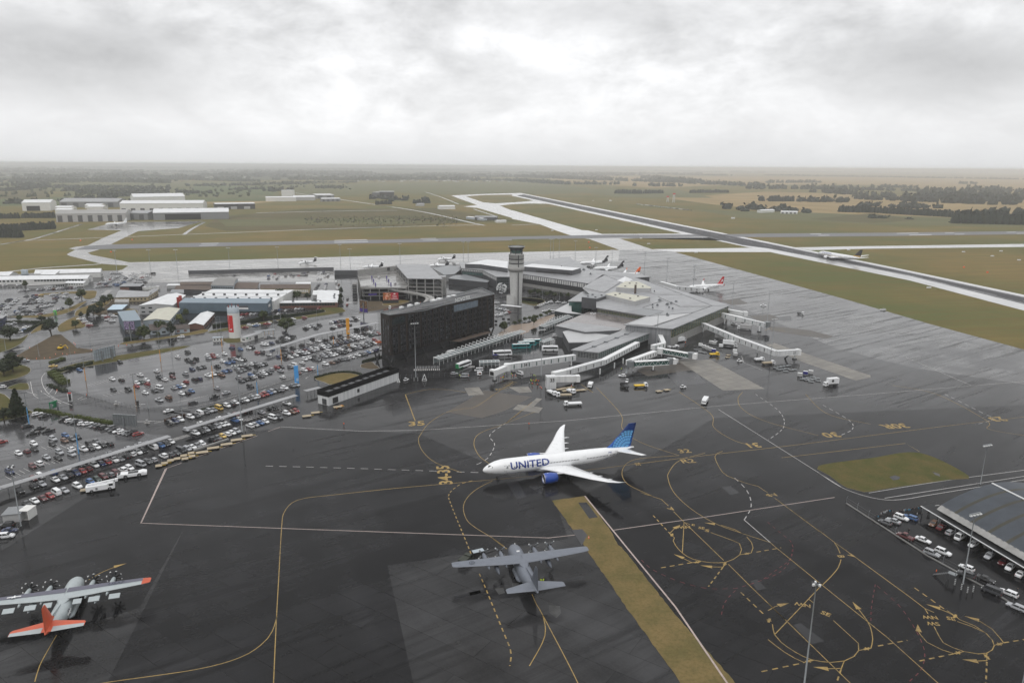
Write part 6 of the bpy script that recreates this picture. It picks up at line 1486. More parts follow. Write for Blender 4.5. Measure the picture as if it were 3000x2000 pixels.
def wheelset(t,x,y,r,n=2,z=0.0,up=2.2,name='landing_gear'):
    b = MB(); b.tube((x,y,r),(x,y,up),.16,.18,'silver',8)
    for i in range(n):
        xx = x + (i // 2)*r*2.3 - (r*1.15 if n > 2 else 0); yy = y + (-.45 if i % 2 else .45)
        b.tube((xx,yy - .18,r),(xx,yy + .18,r),r,r,'rubber',14); b.tube((xx,yy - .2,r),(xx,yy + .2,r),r*.5,r*.5,'silver',10)
    b.build(name,t,(0,0,0))
def jet(lab,nose,ang,L=62.8,span=60.2,Rf=2.92,zc=4.9,fin=('fin_blue',),rear=None,eng='jet_blue',group=None,hero=False,winglet=None,belly='jet_white',finz=17.0,name='airliner'):
    t = thing(name,lab,'airliner',(*nose,0),ang,group); sx,sy = L/62.8,span/60.2; k = Rf/2.92; O = (0,0,0)
    st = [(0,-.62,.04),(.25,-.6,.5),(.7,-.52,.92),(1.6,-.38,1.42),(3.0,-.2,1.95),(4.8,-.06,2.45),(7.2,0,2.82),(9.5,0,2.92),(40,0,2.92),(44,.1,2.8),(48,.4,2.45),(52,.85,1.9),(56,1.3,1.28),(59.5,1.65,.72),(61.6,1.85,.36),(62.3,1.9,.2)]
    R_ = rings([(x*sx,zc + z*k,r*k,r*k*1.02) for x,z,r in st])
    b = MB(); m_ = 11 if rear else len(R_); b.loft(R_[:m_],'jet_white')
    if rear: b.loft(R_[m_ - 1:],rear)
    b.build('fuselage',t,O)
    b = MB(); b.loft(rings([(20*sx,zc - 2.3*k,1.2*k,.5*k),(23*sx,zc - 2.2*k,2.7*k,1.25*k),(34*sx,zc - 2.2*k,2.7*k,1.25*k),(38*sx,zc - 2.2*k,1.0*k,.5*k)]),belly); b.build('belly_fairing',t,O)
    wz = zc - 1.6*k
    for s in (-1,1):
        b = foil(MB(),[(20.5*sx,34.5*sx,1.5*k,wz,1.5*k),(22.3*sx,34.6*sx,3.2*k,wz + .1,1.3*k),(28.2*sx,36.9*sx,10.2*sy,wz + .75,.85*k),(35.2*sx,40.4*sx,20*sy,wz + 1.7,.5*k),(39.2*sx,42.6*sx,26*sy,wz + 2.7,.32*k),(41.9*sx,44.0*sx,29*sy,wz + 3.5,.2*k),(43.9*sx,44.6*sx,30.1*sy,wz + 4.0,.1*k)],'jet_white',s); w = b.build('wing',t,O)
        if winglet: foil(MB(),[(43.2*sx,44.8*sx,29.6*sy,wz + 3.7,.2),(44.6*sx,45.6*sx,30.2*sy,wz + 6.0,.1)],winglet,s).build('winglet',t,O)
        for y in (12.5,17,21.5):
            f = MB(); xx = (28.2 + (y - 10.2)*.71 + 8.0 - (y - 10)*.3)*sx; zz = wz + .75 + (y - 10.2)*.097 - .35; f.loft([[(xx + dx,s*(y*sy + r*math.cos(a)),zz + r*math.sin(a)) for a in (0,1.57,3.14,4.71)] for dx,r in ((-2.0,.1),(-.5,.3),(1.2,.28),(2.4,.05))],'jet_white',flip=s < 0); fo = f.build('flap_fairing',None,O); fo.parent = w
        ey,ez,ex = 9.9*sy,zc - 2.15*k,20.6*sx; e = MB(); q = 1.03*k
        e.lathe([(1.55*q,.5),(1.62*q,0),(1.82*q,.25*q),(1.95*q,1.3*q),(1.9*q,3.2*q),(1.6*q,5.2*q),(1.5*q,5.2*q)],eng,(ex,s*ey,ez),24,(False,False),'x')
        e.lathe([(1.5*q,.45),(1.66*q,-.03),(1.84*q,.24*q)],'silver',(ex,s*ey,ez),24,(False,False),'x'); e.lathe([(1.56*q,.5*q),(.45*q,.55*q),(.02,.1)],'engine_dark',(ex,s*ey,ez),24,(False,False),'x'); e.lathe([(1.52*q,5.1*q),(1.0*q,5.0*q),(.8*q,6.3*q),(.3*q,6.4*q),(.05,7.4*q)],'engine_dark',(ex,s*ey,ez),18,(False,False),'x'); eo = e.build('engine',t,O)
        p = MB(); p.loft([[(ex + 1.0,s*ey - .2,ez + 1.5*q),(ex + 1.0,s*ey + .2,ez + 1.5*q),(ex + 1.6,s*ey + .2,ez + 1.95*q),(ex + 1.6,s*ey - .2,ez + 1.95*q)],[(ex + 8.5*k,s*ey - .2,ez + 1.0*q),(ex + 8.5*k,s*ey + .2,ez + 1.0*q),(ex + 8.5*k,s*ey + .2,wz + .75),(ex + 8.5*k,s*ey - .2,wz + .75)]],'jet_white',smooth=False); po = p.build('pylon',None,O); po.parent = eo
        foil(MB(),[(53.5*sx,60.2*sx,.5*k,zc + 1.3*k,.7*k),(57.0*sx,61.0*sx,5*sy,zc + 1.8*k,.45*k),(60.6*sx,62.9*sx,9.9*sy,zc + 2.4*k,.2*k)],'jet_white' if not hero else 'jet_white',s).build('tailplane',t,O)
        wheelset(t,33.2*sx,s*4.9*sy,.68*k ** .5,4 if L > 50 else 2,up=wz)
    b = MB(); z0,z1 = zc + 1.6*k,finz; lv = [0,.25,.5,.75,1]; X0 = lambda f: (50.2 + 9.3*f ** 1.05)*sx; X1 = lambda f: (60.6 + 2.2*f)*sx
    for i,(f0,f1) in enumerate(zip(lv,lv[1:])): foil(b,[(X0(f) - (1.6*sx if f == 0 else 0),X1(f),0,z0 + (z1 - z0)*f,(.75 - .45*f)*k) for f in (f0,f1)],fin[min(i,len(fin) - 1)],vert=True)
    fo = b.build('fin',t,O)
    wheelset(t,5.9*sx,0,.5*k ** .5,2,up=zc - 2*k)
    for s in (-1,1):
        b = MB()
        for x0,x1 in ((11.5,20.5),(22.5,37.5),(41.0,50.0),(51.2,53.5)):
            r = Rf*1.006; x = x0
            while x < x1:
                if x < 43 or 1:
                    # follow the taper aft
                    j = max(i for i in range(len(st)) if st[i][0] <= x); u = (x - st[j][0])/(st[j + 1][0] - st[j][0]); rr = (st[j][2] + (st[j + 1][2] - st[j][2])*u)*k*1.008; z_ = zc + (st[j][1] + (st[j + 1][1] - st[j][1])*u)*k
                    h_ = zc + .55*k; aa = [math.asin(max(-1,min(1,(h_ + d - z_)/(rr*1.02)))) for d in (-.2,.24)]
                    b.add([(xx*sx,s*rr*math.cos(a),z_ + rr*1.02*math.sin(a)) for xx,a in ((x,aa[0]),(x + .30,aa[0]),(x + .30,aa[1]),(x,aa[1]))],[(0,1,2,3)],'jet_black')
                x += .62
        b.build('window_row',t,O)
        b = MB(); r = 2.0*k; b.add([(xx*sx,s*yy*k,zc + zz*k) for xx,yy,zz in ((2.05,.25,.98),(1.75,.85,.65),(2.5,1.35,.62),(3.2,1.72,.55),(3.5,1.6,.98),(2.9,.95,1.36))],[(0,1,2,3,4,5)],'glass'); 
        for i,v in enumerate(b.v): j = max(q for q in range(len(st)) if st[q][0]*sx <= v[0]); u = (v[0]/sx - st[j][0])/(st[j + 1][0] - st[j][0]); rr = (st[j][2] + (st[j + 1][2] - st[j][2])*u)*k*1.02; z_ = zc + (st[j][1] + (st[j + 1][1] - st[j][1])*u)*k; a = math.atan2(v[2] - z_,abs(v[1])); b.v[i] = (v[0],s*rr*math.cos(a),z_ + rr*1.02*math.sin(a))
        b.build('cockpit_window',t,O)
    return t,fo
t,fin_ = jet('white widebody jet with blue lettering and blue globe tail in mid apron',(-10.64,250.5),.2983,hero=True,fin=('fin_mid','fin_mid','fin_blue','fin_blue'))
for s in (-1,1): b = MB(); wrap(b,'UNITED',17.8,4.9,2.96,.33,3.9,'text_blue',s,1.12); b.build('title_lettering',t,(0,0,0))
b = MB(); wrap(b,'N27965',50.6,5.5,2.16,.5,.75,'text_blue',-1); b.build('registration',t,(0,0,0))
b = MB(); b.add([(x,-2.96*math.cos(a),4.9 + 2.96*math.sin(a)) for x,a in ((8.3,.18),(9.0,.12),(9.9,.42),(9.7,.62),(9.0,.45))],[(0,1,2,3,4)],'steel_grey'); b.build('alliance_mark',t,(0,0,0))
for s in (-1,1):
    for x in (7.6,21.3,39.3,53.3):
        b = MB(); rr,z_ = (2.935,4.9) if x < 42 else (1.78,5.85)
        for (u0,u1,a0,a1) in ((0,.08,-.25,.5),(1.0,1.08,-.25,.5),(0,1.08,.47,.5),(0,1.08,-.25,-.22)): b.add([(x + u,s*rr*math.cos(a),z_ + rr*1.02*math.sin(a)) for u,a in ((u0,a0),(u1,a0),(u1,a1),(u0,a1))],[(0,1,2,3)],'steel_grey')
        b.build('door',t,(0,0,0))
    b = MB()
    for (x0,z0),(x1,z1) in zip(((4,3.4),(14,2.75),(22,2.5),(38,2.75),(46,3.6),(52,4.4),(58,6.0)),((14,2.75),(22,2.5),(38,2.75),(46,3.6),(52,4.4),(58,6.0),(61.5,6.75))):
        def srf(x,z):
            st = ((0,.04,-.62),(4.8,2.45,-.06),(9.5,2.92,0),(40,2.92,0),(48,2.45,.4),(56,1.28,1.3),(62,.3,1.88)); j = max(i for i in range(6) if st[i][0] <= x); u = (x - st[j][0])/(st[j + 1][0] - st[j][0]); r = st[j][1] + (st[j + 1][1] - st[j][1])*u + .05; zc = 4.9 + st[j][2] + (st[j + 1][2] - st[j][2])*u; return (x,s*math.sqrt(max(.01,r*r - (z - zc) ** 2)),z)
        n_ = 4
        for i in range(n_): f0,f1 = i/n_,(i + 1)/n_; q = [srf(x0 + (x1 - x0)*f0,z0 + (z1 - z0)*f0),srf(x0 + (x1 - x0)*f1,z0 + (z1 - z0)*f1)]; b.add([q[0],q[1],(q[1][0],q[1][1],q[1][2] + .16),(q[0][0],q[0][1],q[0][2] + .16)],[(0,1,2,3)],'text_blue')
    b.build('cheat_line',t,(0,0,0))
    b = MB(); gx,gz,gr = 59.2,7.0,7.2     # globe of pale cells on the fin
    for i in range(7):
        for j in range(12):
            q = []
            for (u,v) in ((i + .08,j + .1),(i + .86,j + .1),(i + .86,j + .88),(i + .08,j + .88)):
                rr = gr*math.sin(u/7*1.45)/math.sin(1.45); a = R(60 + v*11); q.append((gx + rr*math.cos(a)*1.05,gz + rr*math.sin(a)))
            f_ = [(z - 6.5)/10.5 for x,z in q]
            if all(0.03 < f < .75 and (50.4 + 9.3*f ** 1.05) < x < (60.4 + 2.2*f) for f,(x,z) in zip(f_,q)): b.add([(x,s*(.40 - .23*f),z) for f,(x,z) in zip(f_,q)],[(0,1,2,3)],'light_blue')
    go = b.build('tail_globe',None,(0,0,0)); go.parent = fin_
# jets at the far stands
def tailpos(k,fx,fy,ang,L,zf): x,y = P(k,fx,fy,zf); return (x - math.cos(ang)*L*.985,y - math.sin(ang)*L*.985)
def mark(t,fo,xz,key,th=.32):
    for s in (-1,1): b = MB(); b.add([(x,s*th,z) for x,z in xz],[list(range(len(xz)))],key); o = b.build('tail_emblem',None,(0,0,0)); o.parent = fo
a_ = .30; t,fo = jet('white jet with black tail and fern pattern at the upper domestic stand',tailpos('A3',885,935,a_,37.5,11.8),a_,37.5,35.8,2.0,3.6,('jet_black',),'jet_black','jet_white','black tailed jets at the far stands',finz=11.8); mark(t,fo,[(35.6,8),(36.4,7.6),(36.9,8.4),(36.6,9.6),(35.9,9.8),(35.4,9)],'jet_white')
a_ = .22; t,fo = jet('white jet with black tail at the lower domestic stand beside the terminal roof',tailpos('A3',1030,983,a_,37.5,11.8),a_,37.5,35.8,2.0,3.6,('jet_black',),'jet_black','jet_white','black tailed jets at the far stands',finz=11.8); mark(t,fo,[(35.6,8),(36.4,7.6),(36.9,8.4),(36.6,9.6),(35.9,9.8),(35.4,9)],'jet_white')
a_ = .10; t,fo = jet('white jet with an orange star tail half hidden by the terminal roof',tailpos('A3',1182,1040,a_,37.5,11.8),a_,37.5,35.8,2.0,3.6,('jet_white','jet_orange'),None,'jet_white',finz=11.8,winglet='jet_orange'); mark(t,fo,[(34,6.2),(35.2,5.8),(36,6.6),(35.6,7.6),(34.6,7.5)],'jet_black',.36)
a_ = .30; t,fo = jet('white jet with a red tail and red winglets on the right apron',tailpos('A3',1948,1128,a_,39.5,12.5),a_,39.5,35.8,1.9,3.6,('qred',),'jet_white','jet_white',finz=12.5,winglet='qred'); mark(t,fo,[(35.0,6.4),(36.8,7.8),(38.0,8.0),(37.4,8.8),(38.4,10.2),(36.6,9.4),(36.3,8.3)],'jet_white',.34)
n0,n1 = P('A4',462,908,5),P('A4',862,960,7); a_ = math.atan2(n1[1] - n0[1],n1[0] - n0[0]); t,fo = jet('white widebody jet with dark blue and gold tail rolling on the main runway',n0,a_,math.dist(n0,n1),64.7,3.0,5.0,('gold','jet_black','jet_black'),None,'jet_white',finz=17.0)
b = MB(); L_ = math.dist(n0,n1); b.add([(x*L_/62.8,-3.02*math.cos(a),5 + 3.05*math.sin(a)) for x,a in ((8,-.3),(40,-.3),(40,-.2),(8,-.2))],[(0,1,2,3)],'gold'); b.add([(x*L_/62.8,-3.03*math.cos(a),5 + 3.05*math.sin(a)) for x,a in ((8,.45),(9,.75),(22,.75),(22,.45))],[(0,1,2,3)],'text_blue'); b.build('cheat_line',t,(0,0,0))
n0,n1 = P('A1',968,655,4),P('A1',1172,632,6); jet('small looking white jet parked before the far grey hangar',n0,math.atan2(n1[1] - n0[1],n1[0] - n0[0]),math.dist(n0,n1)*1.0,40,2.4,5.0,('jet_white',),None,'engine_dark',finz=15)
# propeller aircraft
def prop(t,x,y,z,n,r,key,tip,rot,name='propeller'):
    b = MB(); b.lathe([(.02,-.75),(.28,-.45),(.36,0)],key,(x,y,z),12,(False,True),'x')
    for i in range(n):
        a = rot + 2*math.pi*i/n; u = Vector((0,math.cos(a),math.sin(a))); v = Vector((.35,-math.sin(a)*.94,math.cos(a)*.94)); w = v.cross(u)
        for r0,r1,w0,w1,kk in ((.3,r*.42,.16,.25,key),(r*.42,r*.88,.25,.23,'engine_dark' if n > 4 else 'steel_grey'),(r*.88,r,.23,.17,tip)): c = Vector((x,y,z)); rg = lambda q,ww: [c + u*q - v*ww - w*.04,c + u*q + v*ww - w*.04,c + u*q + v*ww + w*.04,c + u*q - v*ww + w*.04]; b.loft([rg(r0,w0),rg(r1,w1)],kk,smooth=False)
    return b.build(name,t,(0,0,0))
def hercules(lab,nose,ang,body,band,fin,tailp,tipk,nb,prk,tanks,ski):
    t = thing('transport_plane',lab,'transport plane',(*nose,0),ang); O = (0,0,0)
    st = [(0,2.35,.04,.04),(.2,2.33,.42,.42),(.7,2.36,.82,.85),(1.5,2.55,1.25,1.35),(2.5,2.8,1.65,1.72),(3.8,2.98,1.98,2.02),(5.4,3.0,2.15,2.15),(17.6,3.0,2.15,2.15),(19.5,3.25,2.05,1.98),(22,3.8,1.7,1.62),(24.5,4.3,1.25,1.22),(27,4.75,.78,.8),(29,5.05,.38,.45),(29.8,5.1,.1,.12)]
    b = MB(); R_ = rings(st); b.loft(R_[:11],body); b.loft(R_[10:],fin if ski else body); b.build('fuselage',t,O)
    b = MB(); b.loft(rings([(9.4,5.0,.3,.3),(10.4,5.05,1.5,.55),(14.6,5.05,1.6,.55),(17.5,4.95,.3,.2)]),body); b.build('wing_fairing',t,O)
    for s in (-1,1):
        sec = [(9.9,15.0,.2,5.35,.8),(9.95,14.7,6,5.45,.75),(10.5,13.6,18.4,5.75,.42),(10.75,13.3,20.0,5.8,.3),(11.1,13.0,20.25,5.8,.12)]
        w = foil(MB(),sec,body,s).build('wing',t,O)
        if band:
            m = MB(); m.add([(x,s*y,z) for x,y,z in ((10.25,.2,5.79),(12.4,.2,5.79),(12.1,18.3,5.99),(10.75,18.3,5.985))],[(0,1,2,3) if s > 0 else (3,2,1,0)],band); mo = m.build('walkway_band',None,O); mo.parent = w
            m = foil(MB(),[(10.49,13.61,18.2,5.75,.46),(10.74,13.32,20.0,5.8,.34),(11.08,13.02,20.3,5.8,.14)],fin,s) if s > 0 else None
            if m: mo = m.build('wing_tip',None,O); mo.parent = w
            for y0,y1 in ((2.4,4.4),(6.0,8.6),(10.8,13.4)): m = MB(); m.bar((15.1,s*(y0 + y1)/2,4.95),(16.6,s*(y0 + y1)/2,4.45),y1 - y0,.18,body); mo = m.build('flap',None,O); mo.parent = w
        for y in (5.1,10.1):
            e = MB(); e.loft([[(x,s*y + r*math.cos(a),z + r*1.15*math.sin(a)) for a in [k*.628 for k in range(10)]] for x,r,z in ((6.5,.36,4.75),(6.9,.52,4.7),(8.5,.62,4.75),(11,.62,4.85),(13.5,.45,4.95),(15.2,.2,5.0))],body); e.build('nacelle',t,O)
            prop(t,6.3,s*y,4.75,nb,2.05,prk,'steel_white',.785 if nb == 4 else .2 + y*.1)
        if tanks: b = MB(); b.lathe([(.02,0),(.4,.7),(.66,2),(.66,5),(.3,6.8),(.02,7.6)],body if ski else 'mil_dark',(9.4,s*7.6,4.0),14,(True,True),'x'); b.bar((12,s*7.6,4.5),(13.2,s*7.6,5.2),.15,1.2,body); b.build('drop_tank',t,O)
        b = MB(); b.loft(rings([(10.2,1.3,.1,.1),(11.5,1.35,.75,.7),(16.5,1.35,.75,.7),(18.2,1.6,.1,.1)]),body); b.v = [(x,y + s*1.85,z) for x,y,z in b.v]; b.build('sponson',t,O)
        foil(MB(),[(23.9,28.9,.2,5.25,.55),(26.3,28.6,7.8,5.35,.25),(26.8,28.5,8.1,5.35,.1)],tailp,s).build('tailplane',t,O)
        if ski: m = MB(); m.add([(x,s*y,z) for x,y,z in ((27.2,1.1,5.53),(29.1,1.1,5.32),(28.75,8.0,5.38),(27.6,8.0,5.47))],[(0,1,2,3) if s > 0 else (3,2,1,0)],body); m.build('elevator',t,O)
        wheelset(t,13.6,s*2.1,.62,2,up=1.2)
    b = foil(MB(),[(21.5,29.5,0,4.9,.6),(23.6,29.5,0,6.3,.5),(26.7,29.3,0,11.3,.28),(27.3,29.2,0,11.7,.12)],fin,vert=True); b.add([(15.5,0,5.1),(22.6,.25,5.0),(22.6,-.25,5.0),(23.2,0,6.3)],[(0,1,3),(0,3,2),(0,2,1)],body); b.build('fin',t,O)
    wheelset(t,3.6,0,.5,2,up=1.4)
    b = MB()
    for s in (-1,1): b.add([(1.75,s*.35,3.78),(1.7,s*1.0,3.35),(2.6,s*1.62,3.5),(2.8,s*1.4,3.98),(2.4,s*.5,4.32)],[(0,1,2,3,4)],'glass')
    b.build('cockpit_window',t,O)
    return t
t = hercules('dark grey four engined transport plane parked tail first beside the grass strip',(.32,198.7),-1.3308,'mil_grey',None,'mil_dark','mil_grey',None,4,'engine_dark',True,False)
for (x,y,z) in ((12.3,-14.6,5.93),):
    b = MB(); b.lathe([(.8,0),(.62,0)],'insig',(x,y,z + .02),20,(False,False)); b.lathe([(.22,0),(.01,0)],'insig',(x,y,z + .02),10,(False,False)); b.build('roundel',t,(0,0,0))
b = MB(); b.box((8,0,5.1),(.5,.9,.25),'steel_white'); b.box((3.2,.2,4.85),(.35,.2,.3),'steel_white'); b.build('roof_hatch',t,(0,0,0))
t = hercules('pale grey four engined ski plane with orange tail at the lower left corner',(-120.24,179.47),-1.2806,'ice_grey','walk_grey','ice_orange','ice_orange','ice_orange',8,'engine_dark',True,True)
b = MB(); text_on(b,'USAF',(11.55,11.8,5.94),(0,1,.012),(-1,0,0),1.7,'insig',1.0); b.build('wing_lettering',t,(0,0,0))
def star(o,u,v,r):
    m = MB(); o,u,v = Vector(o),Vector(u),Vector(v); n = u.cross(v)*.01
    m.add([o + u*r*1.05*math.cos(k*.628) + v*r*1.05*math.sin(k*.628) for k in range(10)],[list(range(10))],'insig'); m.add([o + n + u*x + v*y for x,y in ((-1.9*r,-.25*r),(1.9*r,-.25*r),(1.9*r,.25*r),(-1.9*r,.25*r))],[(0,1,2,3)],'steel_white')
    m.add([o + n*2 + (u*math.sin(k*.628) + v*math.cos(k*.628))*(r if k % 2 == 0 else r*.4) for k in range(10)] + [o + n*2],[(k,(k + 1) % 10,10) for k in range(10)],'steel_white'); m.build('star_insignia',t,(0,0,0))
star((11.5,-12.0,6.0),(0,1,0),(-1,0,0),.85); star((18.3,2.12,3.5),(-1,0,.05),(0,-.25,.97),.8)
def twin(lab,tail,ang,L=24.0,span=27.0,nose_flip=False):
    x,y = P(*tail,7.0); t = thing('turboprop',lab,'turboprop',(x - math.cos(ang)*L*.97,y - math.sin(ang)*L*.97,0),ang,'twin turboprops on the far apron'); O = (0,0,0)
    b = MB(); R_ = rings([(0,1.9,.04,.04),(.5,1.95,.55,.55),(1.8,2.2,1.1,1.1),(3.6,2.4,1.35,1.4),(15.5,2.4,1.35,1.4),(19,2.75,1.0,1.0),(22.5,3.2,.5,.5),(24,3.4,.1,.1)],16); b.loft(R_[:6],'jet_white'); b.loft(R_[5:],'jet_black'); b.build('fuselage',t,O)
    for s in (-1,1):
        foil(MB(),[(9.3,11.9,.2,3.85,.4),(9.3,11.8,4.2,3.9,.38),(10,11.2,span/2,4.05,.15)],'jet_white',s).build('wing',t,O); b = MB(); b.lathe([(.2,0),(.5,.5),(.55,2.5),(.2,5)],'jet_white',(7.2,s*4.0,3.55),12,(True,True),'x'); b.build('nacelle',t,O); prop(t,7.1,s*4.0,3.55,6,1.95,'engine_dark','steel_white',.3); wheelset(t,11,s*2.0,.4,2,up=1.6)
        foil(MB(),[(21.8,24.2,.1,7.5,.25),(22.8,24.4,3.6,7.5,.12)],'jet_white',s).build('tailplane',t,O)
    foil(MB(),[(17.5,23.4,0,3.3,.4),(20,23.6,0,4.4,.35),(21.6,24.1,0,7.6,.25)],'jet_black',vert=True).build('fin',t,O); b = MB()
    for s in (-1,1): b.add([(22.0,s*.22,5.4),(23.2,s*.2,5.5),(23.3,s*.2,6.5),(22.4,s*.2,6.4)],[(0,1,2,3)],'jet_white')
    b.build('tail_emblem',t,O); wheelset(t,2.5,0,.3,2,up=1.4)
    return t
twin('white turboprop with black tail alone on the far apron, left of the others',('A2',552,955),.75); twin('white turboprop with black tail behind the concrete car park wall',('A2',1165,1002),.15); twin('white turboprop with black tail and fern pattern, upper of the right pair',('A2',1830,930),.38); twin('white turboprop with dark tail, lower of the right pair behind the grey roof',('A2',1770,990),.15)
# ------------------------------------------------------------------ vegetation
def leafmat(key,c1,c2):
    def fn(t):
        a,b2 = t['NOISE'](0.9,4,0.7),t['NOISE'](0.25,3,0.6)
        c = t['MIX'](t['RAMP'](a,.35,.65),c1,c2)
        return t['MIX'](t['MT']('MULTIPLY',t['RAMP'](b2,.4,.7),.5),c,tuple(x*.6 for x in c1)),None
    reg(key,c1,0.75,spec=0.25,fn=fn)
leafmat('leaf_green',(0.030,0.042,0.014),(0.058,0.070,0.022)); leafmat('leaf_dark',(0.016,0.024,0.012),(0.032,0.040,0.018)); leafmat('leaf_hedge',(0.045,0.060,0.015),(0.09,0.105,0.03))
leafmat('leaf_yellow',(0.10,0.115,0.025),(0.16,0.16,0.04)); leafmat('pine',(0.012,0.019,0.012),(0.024,0.032,0.017)); reg('bark',(0.07,0.055,0.04),.9,.3,2.0)
def leaf(b,p,s_,r_,key):
    u = Vector((r_.gauss(0,1),r_.gauss(0,1),r_.gauss(0,.6))).normalized(); w = u.orthogonal().normalized(); q = u.cross(w); s1,s2 = s_*r_.uniform(.6,1.2),s_*r_.uniform(.6,1.2)
    p = Vector(p); b.add([p - w*s1 - q*s2*.3,p + q*s2,p + w*s1 - q*s2*.2,p - q*s2*.9],[(0,1,2,3)],key)
def round_tree(seed,key,n=520,s_=.085):
    """a unit-height broadleaf tree: (trunk mesh, crown mesh)"""
    r_ = random.Random(seed); tr = MB(); tr.tube((0,0,0),(.01,.01,.34),.035,.024,'bark',7)
    limbs = []
    for i in range(6):
        a_ = i*1.05 + r_.uniform(-.3,.3); q = (.2*math.cos(a_),.2*math.sin(a_),r_.uniform(.34,.6)); tr.tube((.01,.01,r_.uniform(.14,.3)),q,.016,.006,'bark',5); limbs.append(q)
    cl = [(q[0]*r_.uniform(.9,1.4),q[1]*r_.uniform(.9,1.4),q[2] + r_.uniform(-.1,.12),r_.uniform(.16,.22)) for q in limbs] + [(r_.uniform(-.16,.16),r_.uniform(-.16,.16),r_.uniform(.45,.82),r_.uniform(.16,.23)) for _ in range(8)]
    cr_ = MB()
    for (x,y,z,r) in cl:
        cr_.lathe([(r*.3,-r*.7),(r*.75,-r*.2),(r*.7,r*.3),(r*.2,r*.72)],key,(x,y,z),7)
        for _ in range(n // len(cl)):
            d = Vector((r_.gauss(0,1),r_.gauss(0,1),r_.gauss(0,1))).normalized()*r*r_.uniform(.75,1.12); leaf(cr_,(x + d.x,y + d.y,z + d.z*.9),s_*.55,r_,key)
    return tr.mesh('trunk'),cr_.mesh('crown')
def conifer(seed,key,n=420):
    r_ = random.Random(seed); tr = MB(); tr.tube((0,0,0),(0,0,.9),.03,.008,'bark',6); cr_ = MB()
    cr_.lathe([(.16,.06),(.15,.3),(.10,.6),(.03,.92)],key,n=8)
    for _ in range(n):
        z = r_.uniform(.04,1) ** 1.1; r = (.25*(1 - z) + .02)*r_.uniform(.75,1.1); a_ = r_.uniform(0,6.283); leaf(cr_,(r*math.cos(a_),r*math.sin(a_),z*.97),.045,r_,key)
    return tr.mesh('trunk'),cr_.mesh('crown')
KINDS = {'round': round_tree(1,'leaf_green'),'round2': round_tree(2,'leaf_green'),'dark': round_tree(3,'leaf_dark'),'dark2': round_tree(4,'leaf_dark'),'yellow': round_tree(5,'leaf_yellow'),'fir': conifer(6,'leaf_dark')}
def tree(kind,x,y,h,lab,wid=1.0,name='shade_tree',cat='tree',group=None):
    t = thing(name,lab,cat,(x,y,0),random.Random(lab).uniform(0,6),group); t.scale = (h*wid,h*wid,h)
    for nm,me in zip(('trunk','crown'),KINDS[kind]): o = bpy.data.objects.new(nm,me); col.objects.link(o); o.parent = t
    return t
for k,x_,y_,kind,h,w_,lab in (('B1',590,515,'dark',12.5,1.05,'large dark spreading tree at the road beside the building site'),('B1',1655,570,'round',10.5,1.15,'big round green tree beside the upright billboard'),
      ('B1',1970,510,'dark2',10,.8,'tall dark tree between the two cottages'),('B1',1840,480,'round2',8.5,1.3,'broad tree behind the brown roofed cottage'),('B1',1820,545,'round',4.5,.9,'small tree in front of the white cottage'),
      ('B1',870,435,'round2',6.0,1.1,'lone small tree on the dry grass triangle'),('B1',805,205,'round',9.0,1.0,'round tree on the verge of the left car park'),('B1',940,110,'round2',10,1.0,'tree at the top corner of the left car park'),
      ('B1',1080,300,'dark',9.5,1.1,'dark tree left of the small red car park'),('B1',1150,280,'dark2',7,1.3,'bushy tree right of the dark tree by the small car park'),('B1',1205,175,'dark',9,1.1,'dark tree above the pale pool shelter'),('B1',1150,215,'round2',7,1.0,'green tree below the pale pool shelter corner'),('B1',1270,130,'round',7,1.1,'green tree beside the barrack corner'),
      ('B1',935,315,'dark2',5,.9,'small dark tree at the car park entrance verge'),('B1',1010,300,'fir',5,1.3,'small conifer between verge trees'),('B1',230,355,'round',5,1.1,'small tree on the kerb above the hedged lot'),('B1',475,360,'dark2',5,1.5,'flat bushy tree beside the hedged lot'),
      ('B1',120,580,'dark',11,1.3,'big dark tree at the left edge above the roundabout'),('B1',150,940,'dark2',12,1.25,'big dark tree on the roundabout island'),('B1',50,990,'dark',8,1.2,'dark bushy tree left on the roundabout island'),('C1',210,265,'fir',13.5,1.15,'dark pointed conifer at the corner of the near car park'),('C1',50,330,'dark2',7,1.3,'dark bush at the left edge below the conifer'),
      ('B2',935,865,'round',10.5,1.45,'broad leafy tree at the back of the main car park'),('B2',675,740,'round2',8,1.1,'round tree on the hedge lawn near the silo'),('B1',2140,310,'round',7,.9,'round green tree before the blue grey hall'),('B1',2060,360,'yellow',6,1.1,'yellow green bush beside the cream hall'),('B1',2100,405,'round2',5,1.2,'bushy tree behind the right cottage'),
      ('D2',490,405,'round',7,1.0,'green tree in front of the white hangar lean-to'),('B2',870,500,'dark',10,1.2,'dark courtyard tree, left of the office row clump'),('B2',950,505,'dark2',9,1.3,'dark courtyard tree in the middle of the office row clump'),('B2',1060,500,'round2',8,1.3,'green courtyard tree right of the office row clump'),('B2',1180,495,'dark',6,1.3,'low dark courtyard tree at the right end of the clump'),
      ('B2',1555,580,'dark',8,.7,'dark narrow tree at the lower end of the street row'),('B2',1560,520,'dark2',8,.7,'dark narrow tree in the middle of the street row'),('B2',1565,450,'dark',8,.7,'dark narrow tree at the upper end of the street row'),('B3',1680,870,'round',8,.75,'young green tree on the terminal plaza, taller of two'),('B3',1640,850,'round2',6,.7,'young green tree on the terminal plaza, shorter of two'),('B4',250,790,'round',8,.75,'young tree beside the plaza path near the walkway')):
    x,y = P(k,x_,y_); tree(kind,x,y,h,lab,w_)
